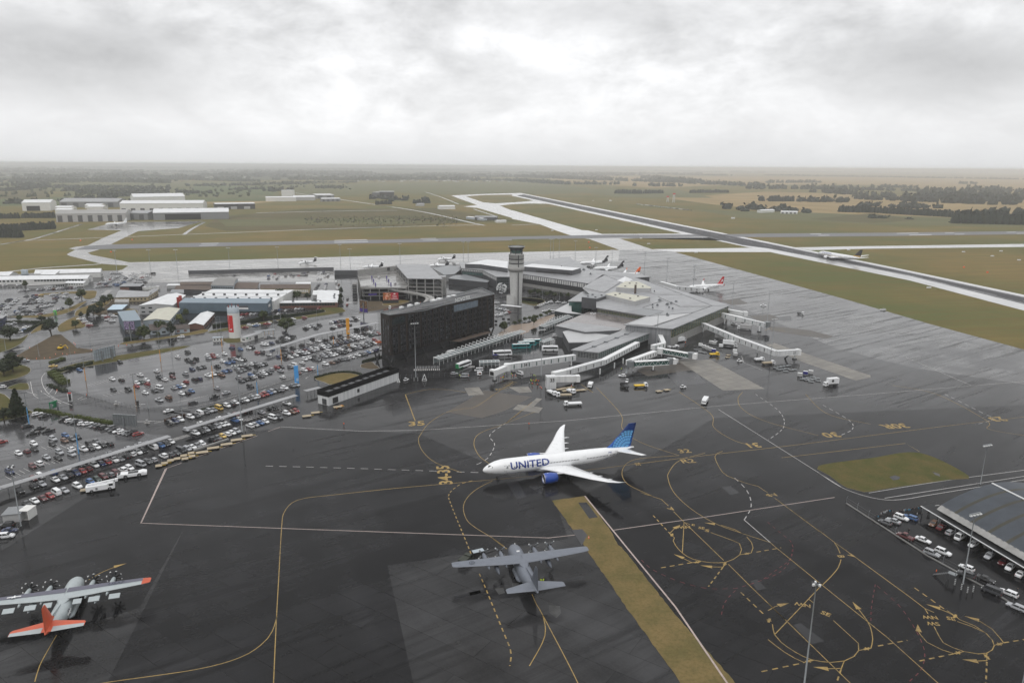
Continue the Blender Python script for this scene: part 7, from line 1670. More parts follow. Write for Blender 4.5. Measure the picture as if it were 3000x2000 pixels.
for i,(x_,y_) in enumerate(((210,445),(255,435),(305,445),(350,465),(400,470),(445,455),(490,480),(560,480),(640,485))):
    x,y = P('B4',x_,y_); tree('dark2' if i % 2 else 'round2',x,y,5.5,'bushy small tree in the planted bed before the domestic wing, %s from the left' % 'first second third fourth fifth sixth seventh eighth ninth'.split()[i],1.1,'bed_tree',group='planted bed trees')
for i,(x_,y_) in enumerate(((30,790),(90,770),(150,745),(200,735),(280,720),(330,705),(390,680),(430,660))):
    x,y = P('B4',x_,y_); tree('round' if i % 2 else 'round2',x,y,3.2,'low bush in the plaza planting strip, %s from the left' % 'first second third fourth fifth sixth seventh eighth'.split()[i],1.5,'plaza_bush','bush','plaza planting')
def hedge(lab,s_,w,h,key='leaf_hedge',lump=0.0,pts=None):
    pts = smooth_line(pts or Q(s_),1.2); r_ = random.Random(lab); t = MB()
    n_ = len(pts)
    for i in range(n_ - 1):
        a,c = pts[i],pts[i + 1]; hh = h*(1 + lump*math.sin(i*1.3))*.86
        t.bar((*a,hh/2),(*c,hh/2),w*.8,hh,key)
        L_ = math.dist(a,c)
        for _ in range(int(10*L_)):
            q = along(a,c,r_.random()); o = r_.uniform(-.5,.5)*w; dx,dy = (c[1] - a[1])/(L_ or 1),-(c[0] - a[0])/(L_ or 1)
            top = r_.random() < .55; z = h*r_.uniform(.9,1.06) if top else r_.uniform(.1,1)*h; o = o if top else (.5 if o > 0 else -.5)*w*r_.uniform(.9,1.1)
            leaf(t,(q[0] + dx*o,q[1] + dy*o,z),.28,r_,key)
    single(t,'hedge',lab,'hedge',(*pts[0],0))
hedge('row of clipped bright green bushes above the near car park','C1 400,215 590,230 750,270 950,300 1130,335 1310,365',1.7,1.5,lump=.25)
hedge('long clipped dark hedge between the silo and the office row','B2 90,810 270,790 420,770 700,720 1000,690 1370,640',2.4,2.0,'leaf_dark')
hedge('clipped hedge round the oval lawn','B2 1260,1405 1350,1380 1450,1355 1600,1338 1740,1350 1800,1372',1.3,1.1,'leaf_dark')
hedge('low dark hedge curving at the hotel corner','B2 1810,1225 1920,1190 2040,1160',1.4,1.2,'leaf_dark')
hedge('ragged bushes on the grass bank at the roundabout','B1 590,960 640,985 720,1060 770,1075',5.0,2.0,'leaf_hedge',.3)
hedge('dark bushes at the back of the reflecting car park','B1 590,945 680,935 780,915 880,890 1060,850',2.5,1.8,'leaf_dark',.4)
hedge('low dark shrub border along the entry lane','B1 560,1090 640,1120 760,1165',2.5,.9,'leaf_dark',.3)
hedge('hedge round the small lot at the left edge','D2 90,1090 340,1075 620,1085 880,1070 760,1120 600,1200 480,1250',2.5,1.6,'leaf_dark',.2)
hedge('bushy green planting before the white hangar lean-to','D2 660,405 850,400 1050,400',3.0,2.4,'leaf_dark',.3)
hedge('low bush triangle beside the ring road','B1 580,840 650,820 735,790',3.0,1.3,'leaf_hedge',.2)
hedge('brown low hedge below the ring road','C2 330,730 450,690 560,660',2.0,1.2,'rust_hedge') if not leafmat('rust_hedge',(0.05,0.028,0.02),(0.07,0.04,0.03)) else None
hedge('green hedge behind the parked yellow van','C2 740,610 850,575 1000,545',1.6,1.2,'leaf_dark')
hedge('green clipped plants in front of the billboard post','D3 385,1395 480,1400 520,1390 620,1385',3.0,2.0,'leaf_dark',.3)
hedge('planted green strip beside the taxi stand','T 690,1440 900,1470 1040,1480',3.0,1.0,'leaf_hedge',.2)
# ------------------------------------------------------------------ pine belts on the plain
def pine_mesh(seed,n=46):
    r_ = random.Random(seed); b = MB()
    b.lathe([(.20,.0),(.22,.25),(.19,.6),(.05,1.0)],'pine',n=6)
    for _ in range(n): z = r_.uniform(.02,1.02); r = (.27*(1 - z*.75))*r_.uniform(.8,1.15); a_ = r_.uniform(0,6.283); leaf(b,(r*math.cos(a_),r*math.sin(a_),z),.09,r_,'pine')
    return b.mesh('pine_tree')
PM = [pine_mesh(i) for i in range(5)]
belts = [('A1',(0,718),(510,692),13,2,'dark clipped pine in the long belt at the left edge below the far hangars','pines of the left edge belt',34),
         ('A1',(0,772),(182,774),13,2,'dark pine in the short belt at the left edge, lowest of the three','pines of the lowest left belt',14),
         ('A1',(205,592),(490,592),11,2,'dark pine in the belt before the white two tier hangar','pines before the two tier hangar',20),('A1',(0,598),(180,596),11,1,'dark pine in the short belt left of the white two tier hangar','pines left of the two tier hangar',10),
         ('A4',(655,536),(1035,546),17,2,'dark pine in the left part of the long belt beyond the runway','pines of the middle right belt',26),('A4',(1060,550),(1690,585),17,2,'dark pine in the middle of the long belt beyond the runway','pines of the long right belt',40),
         ('A4',(1705,640),(2500,658),26,3,'tall dark pine in the big plantation at the right edge','pines of the right edge plantation',42),
         ('A3',(945,368),(1195,370),18,1,'pine in the left dark block on the tan plain','pines of the left plain block',18),('A3',(1210,368),(1385,365),16,1,'pine in the dark block right of the first on the tan plain','pines of the second plain block',14),
         ('A3',(1630,362),(1985,360),15,1,'pine in the long dark row right of the radar masts','pines right of the radar masts',24),('A2',(545,318),(808,318),14,1,'pine in the clipped rectangular block on the green paddock','pines of the clipped block',18),('A4',(0,440),(240,440),18,1,'pine in the row beyond the farm units','pines beyond the farm units',16),('A2',(1100,468),(1245,465),12,1,'dark shelter tree before the engine test hangar','shelter trees before the test hangar',12),('A2',(1440,458),(1600,455),12,1,'dark shelter tree right of the test hangar','shelter trees right of the test hangar',12)]
for k,a,c,h,rows,lab,grp,cnt in belts:
    a,c = P(k,*a),P(k,*c); d = (Vector(c) - Vector(a)).normalized(); n = Vector((-d.y,d.x)); r_ = random.Random(grp)
    for i in range(cnt):
        f_ = (i + r_.uniform(.2,.8))/cnt; q = Vector(along(a,c,f_)) + n*(i % rows)*5.0
        o = bpy.data.objects.new('pine_tree',PM[i % 5]); col.objects.link(o); hh = h*r_.uniform(.82,1.12); wd = max(7.0,math.dist(a,c)/cnt*rows*1.7)/.5
        o.location = (q.x,q.y,0); o.scale = (wd,wd*.9,hh); o.rotation_euler.z = r_.uniform(0,6); tag(o,lab,'pine tree',grp)
def lowtrees(name,lab,items,key,seed):
    r_ = random.Random(seed); b = MB()
    for (x,y,h,w) in items:
        n_ = 5; rs = []
        for z,r in ((0,.5),(.3,.62),(.7,.5),(1.0,.12)):
            o = r_.uniform(0,1); rs.append([(x + w*r*r_.uniform(.75,1.15)*math.cos(6.283*i/n_ + o),y + w*r*r_.uniform(.75,1.15)*math.sin(6.283*i/n_ + o),h*z*r_.uniform(.92,1.06)) for i in range(n_)])
        b.loft(rs,key,(False,True),smooth=False)
        for _ in range(5): leaf(b,(x + r_.uniform(-.6,.6)*w,y + r_.uniform(-.6,.6)*w,h*r_.uniform(.3,1.1)),w*.28,r_,key)
    o = b.build(name); tag(o,lab,'woodland',None,'stuff')
r_ = random.Random(12); items = []
def strip(k,a,c,h,dens,depth=0.0):
    a,c = P(k,*a),P(k,*c); L_ = math.dist(a,c); n_ = int(L_/dens)
    for i in range(n_):
        q = along(a,c,(i + r_.random())/n_); w = r_.uniform(.7,1.3)*max(dens*2.0,11); items.append((q[0] + r_.uniform(-.5,.5)*depth,q[1] + r_.uniform(0,1)*depth,h*r_.uniform(.6,1.2),w))
for s_ in (((0,345),(390,310),12),((0,300),(390,290),17),((0,250),(680,262),20),((500,250),(1000,255),16),((780,260),(1560,272),20),((520,320),(1360,330),8),((500,345),(1440,350),8),((720,375),(1400,385),9),((0,265),(300,265),15),((300,268),(680,270),13),((400,300),(1330,310),6),((700,430),(1010,405),12),((790,400),(1440,390),9),((810,245),(1600,255),16),((700,365),(1500,375),9),((1300,330),(1480,330),15),((1500,370),(1830,370),12),((480,460),(710,440),9),((1560,240),(2352,260),15),((1780,300),(2352,290),12),((2080,335),(2352,330),8),((1090,450),(1500,440),8),((0,470),(200,455),10)): strip('A1',s_[0],s_[1],s_[2],9,70)
for s_ in (((0,350),(270,352),16),((0,290),(480,280),13),((190,285),(380,285),18),((480,270),(880,268),8),((300,240),(900,250),20),((820,248),(1300,248),22),((1290,240),(2352,250),12),((340,170),(1000,190),26),((900,200),(1900,215),20),((1020,425),(1240,420),12),((1300,440),(1440,440),10),((2050,255),(2110,255),20)): strip('A2',s_[0],s_[1],s_[2],10,130)
for s_ in (((0,250),(480,285),18),((500,285),(925,287),20),((0,215),(640,240),24),((640,240),(1700,275),22),((1250,230),(1710,272),30),((1720,280),(2352,305),24),((1220,302),(1510,303),20),((2225,328),(2352,328),22),((700,180),(2000,205),22),((2255,437),(2352,437),16),((2030,525),(2100,522),15),((2110,515),(2352,520),14),((2110,535),(2290,545),9)): strip('A3',s_[0],s_[1],s_[2],11,140)
for s_ in (((0,325),(860,335),24),((0,270),(480,268),20),((250,440),(715,455),18),((500,360),(900,385),20),((870,335),(1430,350),14),((1040,310),(1370,318),16),((1430,365),(2352,400),30),((1500,420),(2352,455),28),((1000,400),(1700,425),22),((1900,340),(2352,360),24),((900,420),(1260,440),18),((1270,440),(2352,480),24),((900,490),(1150,495),12),((1200,500),(1680,515),14),((1830,280),(1920,280),18),((0,200),(2352,240),16),((2060,600),(2352,590),24),((0,520),(330,548),10),((900,600),(1170,605),5),((1560,380),(2352,430),22)): strip('A4',s_[0],s_[1],s_[2],10,90)
for i in range(190):
    y_ = 488 + 40*r_.random() ** 1.5; x0 = r_.uniform(-100,3000); L_ = r_.uniform(60,320)*(1.6 if y_ < 498 else 1); 
    if x0 > 1900 and y_ > 506: continue
    strip('N',(x0,y_),(x0 + L_,y_ + L_*.007),r_.uniform(12,24),16 + (530 - y_)*.6,250)
lowtrees('distant_woodland','far shelter belts and woods reaching to the hazy horizon',items,'pine',3)
items = [(q[0],q[1],r_.uniform(7,12),r_.uniform(8,13)) for q in [P('A1',r_.uniform(0,2352),r_.uniform(290,400)) for _ in range(160)] + [P('A2',r_.uniform(0,900),r_.uniform(255,330)) for _ in range(40)]]
lowtrees('scattered_trees','scattered paddock trees left of the runway',items,'leaf_green',4)
b = MB(); r_ = random.Random(8)
for i in range(420):
    u = r_.random(); k,x_,y_ = ('A1',r_.uniform(0,2352),r_.uniform(150,262)) if u < .6 else (('A2',r_.uniform(900,2352),r_.uniform(235,262)) if u < .8 else ('N',r_.uniform(0,2200),r_.uniform(491,507)))
    q = P(k,x_,y_); b.box((*q,0),(r_.uniform(8,26),r_.uniform(8,14),r_.uniform(3.5,6)),r_.choice(('pale_wall','concrete_dk','white_wall','brick')),r_.uniform(0,3),r_.choice(('white_roof','concrete','steel_roof_dark','brown_tile')))
tag(b.build('distant_town'),'pale far town roofs scattered below the hazy horizon','town',None,'stuff')
b = MB(); r_ = random.Random(15)
for i in range(900):
    q = P('A2',r_.uniform(450,1850),r_.gauss(615,22)); leaf(b,(*q,.8),r_.uniform(.8,2.0),r_,r_.choice(('leaf_dark','rust_roof','leaf_hedge')))
tag(b.build('rough_scrub'),'rough brown scrub on the waste ground beyond the crosswind runway','scrub',None,'stuff')
# ------------------------------------------------------------------ vehicles
PAINT = {'w': ('white',(.74,.75,.76)),'s': ('silver',(.36,.37,.39)),'g': ('grey',(.15,.155,.165)),'d': ('dark grey',(.045,.047,.052)),'k': ('black',(.012,.012,.014)),'r': ('red',(.25,.018,.018)),'m': ('maroon',(.10,.014,.016)),
         'b': ('blue',(.04,.11,.27)),'n': ('navy blue',(.013,.025,.085)),'y': ('yellow',(.62,.42,.09)),'o': ('orange',(.7,.14,.02)),'u': ('brown',(.14,.065,.035)),'t': ('dark green',(.02,.045,.035))}
for k_,(n_,c_) in PAINT.items(): reg('paint_' + k_,c_,.3,.04,.5,coat=.5)
reg('car_glass',(.012,.014,.016),.08,.1,1,spec=.6); reg('headlight',(.7,.72,.72),.2,.05,1); reg('tail_light',(.35,.01,.01),.3,.1,1)
# length, width, roof height, bonnet height, cabin base x0..x1, roof x0..x1 (x forward from the middle)
CAR = {'h': ('hatchback',4.15,1.76,1.50,.92,-1.95,.95,-1.55,.25),'s': ('sedan',4.65,1.80,1.46,.92,-1.55,1.05,-.95,.30),'u': ('SUV',4.65,1.88,1.72,1.06,-2.2,1.05,-1.85,.35),'w': ('station wagon',4.75,1.82,1.50,.92,-2.25,1.1,-1.95,.35),'t': ('ute',5.2,1.88,1.80,1.08,-.75,1.25,-.55,.6),'v': ('van',5.0,1.95,2.05,1.15,-2.4,2.15,-2.3,1.45)}
def car_parts(kind,pk):
    nm,L,W,H,hb,c0,c1,r0,r1 = CAR[kind]; w,l = W/2,L/2; p = {}
    b = MB(); sec = lambda x,z1,ww: [(x,-ww*.94,.28),(x,ww*.94,.28),(x,ww,.62),(x,ww*.9,z1),(x,-ww*.9,z1),(x,-ww,.62)]
    tail = hb if kind != 't' else .98
    b.loft([sec(-l,tail*.82,w*.84),sec(-l + .12,tail,w*.96),sec(c0,tail + .02,w),sec(c1,hb,w),sec(l - .5,hb*.88,w*.95),sec(l - .08,hb*.74,w*.84),sec(l,.55,w*.7)],pk,smooth=False)
    zb,wb,wt = hb - .02,w*.88,w*.70
    b.add([(r0,-wt,H),(r1,-wt,H),(r1,wt,H),(r0,wt,H),(r0 - .06,-wt - .03,H - .07),(r1 + .1,-wt - .03,H - .07),(r1 + .1,wt + .03,H - .07),(r0 - .06,wt + .03,H - .07)],[(0,1,2,3),(4,5,1,0),(5,6,2,1),(6,7,3,2),(7,4,0,3)],pk)
    for s in (-1,1):
        for xb,xt in ((c0 + .1,r0 + .05),((c0 + c1)/2 - .15,(r0 + r1)/2 - .1),(c1 - .12,r1 - .05)): b.bar((xb,s*(wb - .0),zb),(xt,s*(wt + .02),H - .05),.1,.1,pk)
    p['body'] = b
    z1 = H - .06; A,B_,C_,D_ = (c0,zb),(c1,zb),(r1 + .06,z1),(r0 - .03,z1)
    p['windscreen'] = MB().quad((c1,-wb,zb),(c1,wb,zb),(C_[0],wt + .02,z1),(C_[0],-wt - .02,z1),'car_glass')
    p['rear_window'] = MB().quad((c0,wb,zb),(c0,-wb,zb),(D_[0],-wt - .02,z1),(D_[0],wt + .02,z1),'car_glass' if kind != 'v' else pk)
    for i,s in enumerate((-1,1)):
        q = MB().quad((c0,s*wb,zb),(c1,s*wb,zb),(C_[0],s*(wt + .02),z1),(D_[0],s*(wt + .02),z1),'car_glass'); p['side_window' + '.'*i] = q
    for i,(x,s) in enumerate(((l*.62,1),(l*.62,-1),(-l*.60,1),(-l*.60,-1))):
        q = MB(); q.tube((x,s*(w - .2),.32),(x,s*(w + .015),.32),.32,.32,'rubber',12); q.tube((x,s*(w - .1),.32),(x,s*(w + .03),.32),.19,.18,'silver',8); p['wheel' + '.'*i] = q
    for i,s in enumerate((-1,1)):
        p['headlight' + '.'*i] = MB().box((l - .1,s*w*.68,hb*.62),(.16,.36,.15),'headlight'); p['tail_light' + '.'*i] = MB().box((-l + .03,s*w*.74,tail*.68),(.1,.22,.2),'tail_light')
    return p
PM_,FM_ = {},{}
def car(near,kind,pk,x,y,rz,lab,group):
    key = (kind,pk); pk_ = 'paint_' + pk
    if near:
        if key not in PM_: PM_[key] = [(n.strip('.'),b.mesh(n.strip('.'))) for n,b in car_parts(kind,pk_).items()]
        t = thing('parked_car' if kind != 'v' else 'parked_van',lab,'car' if kind != 'v' else 'van',(x,y,ZA),rz,group)
        for n,me in PM_[key]: o = bpy.data.objects.new(n,me); col.objects.link(o); o.parent = t
        return t
    if key not in FM_: FM_[key] = merged(car_parts(kind,pk_)).mesh('parked_car')
    o = bpy.data.objects.new('parked_car' if kind != 'v' else 'parked_van',FM_[key]); col.objects.link(o); o.location = (x,y,ZA); o.rotation_euler.z = rz
    return tag(o,lab,'car' if kind != 'v' else 'van',group)
def merged(parts):
    m = MB()
    for b in parts.values():
        for f,mi in zip(b.f,b.m): m.add([b.v[i] for i in f],[list(range(len(f)))],b.keys[mi])
    return m
ROWS = [
 ('front row along the apron edge',-34,'C1 310,1285,ds 400,1255,ws 495,1225,ms 578,1200,rh 650,1160,wv 740,1135,ss 892,1085,wu 1042,1035,bh 1120,1008,th 1190,975,mw 1275,955,gh 1335,930,mw 1412,900,wu 1490,875,ww 1620,835,sv 1695,805,dw 1765,785,sh 1880,740,wu 1965,725,ds 2025,705,ds 2080,675,dv 2150,655,sw 2210,635,ws 2270,620,gh 2315,598,ws C2 755,985,wh 870,945,kt 930,925,gt 990,902,yh 1040,880,ww 1100,865,wh 1150,845,su 1305,785,wu 1365,772,sh 1420,750,bs 1480,735,wh 1565,690,wv 1635,688,du 1725,640,wu 1785,625,us 1830,610,rh'),
 ('row before the long canopies',-34,'C1 230,1140,ku 390,1085,ks 480,1060,ss 637,1010,ws 725,985,ss 800,960,dh 880,940,nu 950,915,rh 1015,890,mh 1090,845,wu 1172,830,nh 1240,810,rh 1312,785,wt 1380,775,gs 1455,745,ks 1520,720,wh 1588,695,wu 1650,680,kh 1765,640,wv 1848,620,bu 1910,600,dw 1965,575,wh C2 680,868,wu 750,850,ku 800,828,sw 858,808,ku 930,795,su 985,775,wh 1030,762,ws 1125,722,bt 1180,708,wh 1435,628,ss 1540,588,ks 1590,578,ks 1725,525,wt'),
 ('row half under the long canopies',-34,'C1 385,1000,mh 465,970,wu 615,930,bu 770,885,ws 920,840,kt 1010,815,kh 1130,770,kt 1265,720,gt 1480,655,ss 1610,615,st 1690,600,gt C2 575,830,sh 745,758,ws 850,735,kh 960,700,ws 1070,665,gh 1140,655,mh 1230,622,kt 1290,610,kh'),
 ('hedge row of the near left car park',50,'C1 430,255,ww 515,280,kt 735,318,ku 812,332,ww 880,345,dt 950,366,wh 1010,368,ws 1090,390,gs 1140,402,ks 1205,412,ku 1275,420,gu 1310,440,ks 1360,452,ws 1412,468,wh 1460,478,gh 1510,485,ks 1590,488,rw'),
 ('dark group at the blue lamp post',50,'C1 320,398,ku 375,482,kt 455,425,kt 555,448,kt 20,580,rs'),
 ('near left car park',-34,'C1 755,502,bh 828,540,gs 745,562,uh 890,517,ks 610,542,su 605,602,kh 390,597,ww 395,660,kt 310,688,mh 215,708,wh 685,697,su 670,762,ks 535,752,ss 825,660,ws 825,718,su 960,662,wt 1025,595,kh 1105,570,gs 1045,655,kh 1110,635,ww 1180,615,kh 1260,600,ks 375,855,mh 450,828,wu 115,920,nu'),
 ('fence row below the ring road',-34,'C2 1040,552,wu 1100,535,dh 1140,518,wh 1205,500,dh 1250,487,wt 1300,472,dh 1345,460,sh 1380,448,wu 1440,435,rh 1480,420,ru 1530,405,bh 1565,390,su 1620,378,dh 1660,368,sh 1700,348,wu 1790,322,gs 1835,312,ss 620,682,wu 690,668,du 725,640,wv 795,632,dh 842,612,su 890,602,gh 950,580,yv 505,712,wu 450,728,nu 385,748,ku'),
 ('lane beside the ring road',53,'C2 370,612,ws 650,518,kw 895,450,kt 1030,405,ss'),
 ('open left end of the main car park',-34,'B1 1380,832,kh 915,925,bh 1290,1028,ws 1395,1040,ks 1305,1152,kh 1475,1148,ku 1610,982,ws 1800,938,wh 1575,1075,wh 1625,1062,ts 1570,1114,rh 1690,1087,rh 1685,1044,wh 1830,1005,dt 1895,1035,ws 1975,964,kh 1985,1007,mh 2130,968,su 2040,774,wh 2158,720,ku 2155,808,kt 2210,832,dt 2250,797,ku 2210,917,nh 2290,897,gs 2340,888,ks 2135,1062,rh 2235,1035,ku 2290,1027,nh 1835,1132,wv 1775,1162,ds 1670,1187,wh 2000,1132,ss 2055,1120,bh 2105,1107,wh 2090,1197,wh 2150,1190,ks 2200,1168,bh 1830,1272,st 1935,1242,uu'),
 ('middle rows of the main car park',-34,'B2 35,1150,wh 85,1142,rh 45,1180,su 100,1167,rh 140,1157,wh 228,1132,wh 145,1277,kt 205,1217,wh 265,1237,bs 315,1222,bs 300,1192,dh 345,1187,sh 410,1202,ws 455,1197,kh 400,1167,ku 230,1332,bs 285,1322,nh 40,1382,wt 100,1367,ww 145,1357,dh 195,1377,ut 370,1297,sh 400,1332,gs 445,1317,gh 410,1277,ks 470,1267,ss 500,1292,ku 545,1252,wh 600,1272,ku 590,1242,gh 650,1257,ss 695,1247,kh 385,1402,sh 420,1442,ds 470,1422,ks 535,1412,ks 565,1397,ws 530,1372,bh 590,1352,gh 645,1387,ds 670,1337,ws 690,1362,wh 735,1347,dw 760,1312,sh 140,1527,sh 525,1502,ku'),
 ('middle rows of the main car park near the pay office',-34,'B2 505,1064,wh 545,1054,ku 310,1062,ns 410,1077,bh 670,1022,wu 705,1022,wh 770,1007,nh 745,927,ss 605,1117,rh 735,1137,wh 655,1112,gu 775,1077,bh'),
 ('right hand rows of the main car park',-34,'D1 230,862,sv 395,837,ks 580,787,ku 735,742,wu 910,697,ws 1060,682,ku 1200,625,ku 1370,592,ks 1700,477,kv 1830,462,ks 1975,422,wh 790,655,dh 1215,717,wu 1290,707,us 1330,672,ds 1395,652,ks 1460,662,ws 1340,747,ks 1400,722,dh 1470,717,ns 1530,692,dh 1590,682,sh 1640,667,ks 1690,657,wu 1760,637,ws 1820,627,wh 1620,607,wu 1700,592,ws 1000,777,ws 1080,757,ks 1150,742,dh 870,807,gs 950,842,ds 1010,832,wu 1080,827,ss 1140,802,sh 1210,792,ks 1275,777,nh 690,862,nh 760,847,ws 640,882,ms 740,907,ks 800,892,ss 870,872,wv 500,917,ws 570,902,ss 560,962,ks 620,952,sh 690,937,ws 340,947,ks 400,947,mh 465,987,wh 210,977,ks 280,977,kh 250,1042,kt 355,1027,wh 120,1017,nh 640,1067,wu 730,1042,ws 850,1007,ks 930,1057,ku 820,1062,ks 910,1082,gh 1000,972,ss 1060,947,ks 1125,922,wv 1050,1012,su 1140,1002,gs 1200,987,wu 1260,967,ws 1200,897,kh 1270,892,ks 1370,867,ws 1330,937,ks 1420,937,ks 1480,912,kh 1530,892,ws 1410,842,ds 1490,822,ks 1640,857,ku 1630,802,ws 1700,787,dh 1750,832,ss 1810,817,kh 1860,812,kh 1820,752,ws 1880,772,ds 1930,707,ss 1990,737,ks 2050,742,ws 2130,722,ou 2060,672,rh 1910,792,sh 1960,772,ds 1870,547,kh 1960,522,ws 2000,510,sh 1990,577,ts 2080,552,sh 2130,547,rh 2040,497,ds'),
 ('road side fence row of the main car park',-34,'D1 1060,1167,wu 1200,1137,us 1280,1107,ks 1370,1082,kh 1430,1067,gs 1490,1062,ds 1530,1037,wh 1600,1022,wh 1720,982,ws 1800,967,dh 1860,952,sh 1920,927,bs 1970,912,ws 2040,892,ns 2090,872,nh 2140,857,ss 590,1142,wh 630,1287,ww 720,1272,rs 790,1257,wh 420,1192,wv 350,1222,gh 170,1217,ds 150,1302,ss 80,1232,rh 510,1342,ms 195,1432,wh'),
 ('upper bays above the walkway roof',-34,'D1 1185,317,wh 1250,307,nh 1310,307,mh 1380,287,dh 1450,287,ks 1585,264,wh 1640,217,ks 1655,257,ku 1715,252,ws 715,407,ws 660,442,kt 800,387,sh 870,432,ds 945,375,ku 1250,407,wh 1200,437,ks 1350,387,ms 1420,367,ks 1550,372,kh 240,522,ds 295,642,wh 105,702,ks'),
 ('upper road past the hedge lawn',10,'D1 410,252,wh 640,222,rh 50,302,ds B2 520,802,wu 605,792,ws 585,807,bs 715,787,rt 730,774,ws 465,827,rs B1 2080,545,wu 610,880,ys 290,815,ss 20,1120,wh'),
 ('row before the brick office',75,'B2 770,638,wh 812,635,dh 864,625,bh 898,632,dh 935,632,wh 970,632,du 1050,614,wh 1090,612,sh 1130,614,ds 1310,607,rh 848,672,wh 905,667,ks 435,677,rs 490,672,rs 535,674,wh 580,672,ss 425,712,wh 590,670,sh'),
 ('hangar yard at the right edge, fence side',128,'C6 755,718,gh 850,702,ss 940,665,wu 1045,662,bw 985,882,mt 1190,922,ws 1290,1077,su 1420,1062,wu 1690,1242,wh 1680,1322,du 1910,1372,ks 1980,1512,dv 2170,1532,ww C8 2280,572,sw'),
 ('row along the arched hangar wall',215,'C6 1310,735,uh 1400,775,ms 1505,835,sh 1615,888,wv 1765,972,wh 1950,1102,ss 2110,1172,ms 2190,1232,ws 2310,1312,ws'),
 ('corner pound at the lower left edge',10,'D7 60,1075,ku 90,1120,ns 60,1172,wu'),
 ('taxi rank below the control tower',20,'B3 1600,607,ss 1640,612,ws 1665,617,ss 1700,627,ws 1725,652,rh 1600,687,ws 1635,682,wh 1660,667,ws 1690,662,wh 1590,542,ws B4 318,574,ws 283,588,ks 345,562,ws 385,547,ws 440,534,wu 530,534,ws 600,542,ws 375,637,ws 430,627,ws 470,647,wv 500,922,ww'),
 ('small lot beside the grey shed',15,'B1 925,337,wt 975,367,wh 960,352,nh 985,387,us 1020,392,ws 1030,412,rs 1055,312,ss 1195,302,wh 1230,317,rh 1250,292,ms 1280,292,su 1310,307,ws 1245,337,ms 1290,347,sh 1240,347,ws 1290,362,wu 105,402,su 155,387,ss 220,487,wu 300,437,wt 270,472,bu 1085,130,wh'),
 ('street beside the car park building',95,'B2 1640,497,kh 1635,562,rh 1580,492,wu 1580,524,wu 2125,602,wv 1520,372,ww 1525,387,ww 1540,332,us 1510,307,wv'),
 ('staff yard behind the brick office',80,'B2 1300,342,ds 1285,367,ds 1310,327,sh 1395,327,ns 1390,347,ws 1385,367,ws 1385,382,wu 1275,387,ds 735,232,bh 780,239,wh 845,239,wh 805,212,rh 735,265,nh 830,264,dh 930,237,dh 990,224,dh 1020,234,dh 1080,232,rh 1110,230,dh 1138,232,dh 1120,202,ds 1152,202,nh 1185,192,dh 1170,227,du 1050,224,gh 1300,217,wh 1335,207,wh 1370,207,dh 1420,217,wh 1310,192,wh 1335,194,wh 1365,187,nh 1380,240,wh 1415,240,ds 1300,267,wh 1330,267,wh 340,232,kt'),
 ('lot before the white hangars',80,'D2 95,372,wt 355,364,ws 385,477,wh 475,470,ss 545,464,wh 735,457,wh 805,454,sh 895,417,ws 970,407,wh 920,447,wh 985,444,sh 1045,442,uh 1105,437,wh 1170,432,wh 1220,432,sh 1300,422,dh 1360,417,mh 1440,412,wh'),
 ('left edge car park',50,'D2 500,577,gs 645,567,nh 715,562,rh 785,562,yh 990,552,wh 1060,547,wh 1130,542,sh 1260,532,ws 1200,577,ww 1240,597,ww 1080,602,ns 1050,627,mh 1480,607,ws 150,657,kt 210,642,nh 320,647,ww 290,677,ws 600,642,ds 680,607,ns 760,637,ws 740,662,ww 60,737,ts 240,722,ws 190,747,ss 120,767,ss 50,772,ns 160,792,ws 120,817,ws 20,812,ds 565,702,dh 630,702,sh 700,687,dh 770,692,wh 830,687,sh 890,702,wh 960,697,sh 1020,692,sh 1060,662,dh 480,727,dh 400,802,su 485,782,wh 740,787,dh 810,787,wh 770,752,sh 840,757,dh 890,772,wu 980,752,wh 320,872,bh 360,892,wh 440,882,dh 490,862,ds 545,857,sh 590,872,dh 670,867,ss 765,847,du 700,842,dh 1070,842,ww 1120,827,ww 1170,807,ns 60,877,ws 40,927,ww 155,957,wh 230,957,sh 300,947,dh 390,942,dh 460,937,wh 530,937,dh 610,932,sh 765,927,mh 840,917,ss'),
 ('far staff lot by the wet apron',60,'D2 1865,397,wh 1925,392,wh 1985,390,sh 2050,387,mh 2105,384,sh 1890,352,mh 1950,312,ws 2000,332,ss 2030,347,ns 2060,302,ww 2050,247,ws 2070,272,ws 2110,267,rs 2100,297,ws 2160,202,ws 2190,227,ws 2160,262,ws 2230,217,ws 2260,197,ws 2150,137,ww 2230,137,ww 2310,132,ww 2200,352,bs 2250,372,bs 2280,312,ws 2300,342,ss D3 480,282,ws 520,322,ws 460,357,ws 400,322,ss 540,252,ww 600,262,ws 350,367,ws 290,397,ws 370,402,bs 250,437,bs 330,422,ns 640,352,ws 690,347,ws 580,397,wh 640,397,wh 680,322,rs 760,292,ws 790,292,ws 830,252,ww 760,252,ws 880,252,kv 690,242,wt 620,342,ss 560,302,ss 500,332,ws 740,397,dh'),
 ('open top deck of the car park building',85,'D4 650,318,wh 928,425,sh')]
ALL = []
for nm,hd,s_ in ROWS:
    k,items = None,[]
    for w in s_.split():
        if ',' in w: a,b_,c = w.split(','); items.append((P(k,float(a),float(b_),10.06 if 'top deck' in nm else ZA),c))
        else: k = w
    big = sorted(items,key=lambda q: q[0][0])
    d0 = [min([math.dist(q[0],o[0]) for o in items if o is not q] + [99]) for q in big]
    for i,(p,c) in enumerate(big): ALL.append((p,c,hd,nm,i,len(big),big[i - 1][1] if i else None,big[i + 1][1] if i < len(big) - 1 else None))
ALL.sort(key=lambda q: math.hypot(*q[0]))
ORD = ['','second ','third ','fourth ','fifth ','sixth ','seventh ','eighth ','ninth ','tenth ']
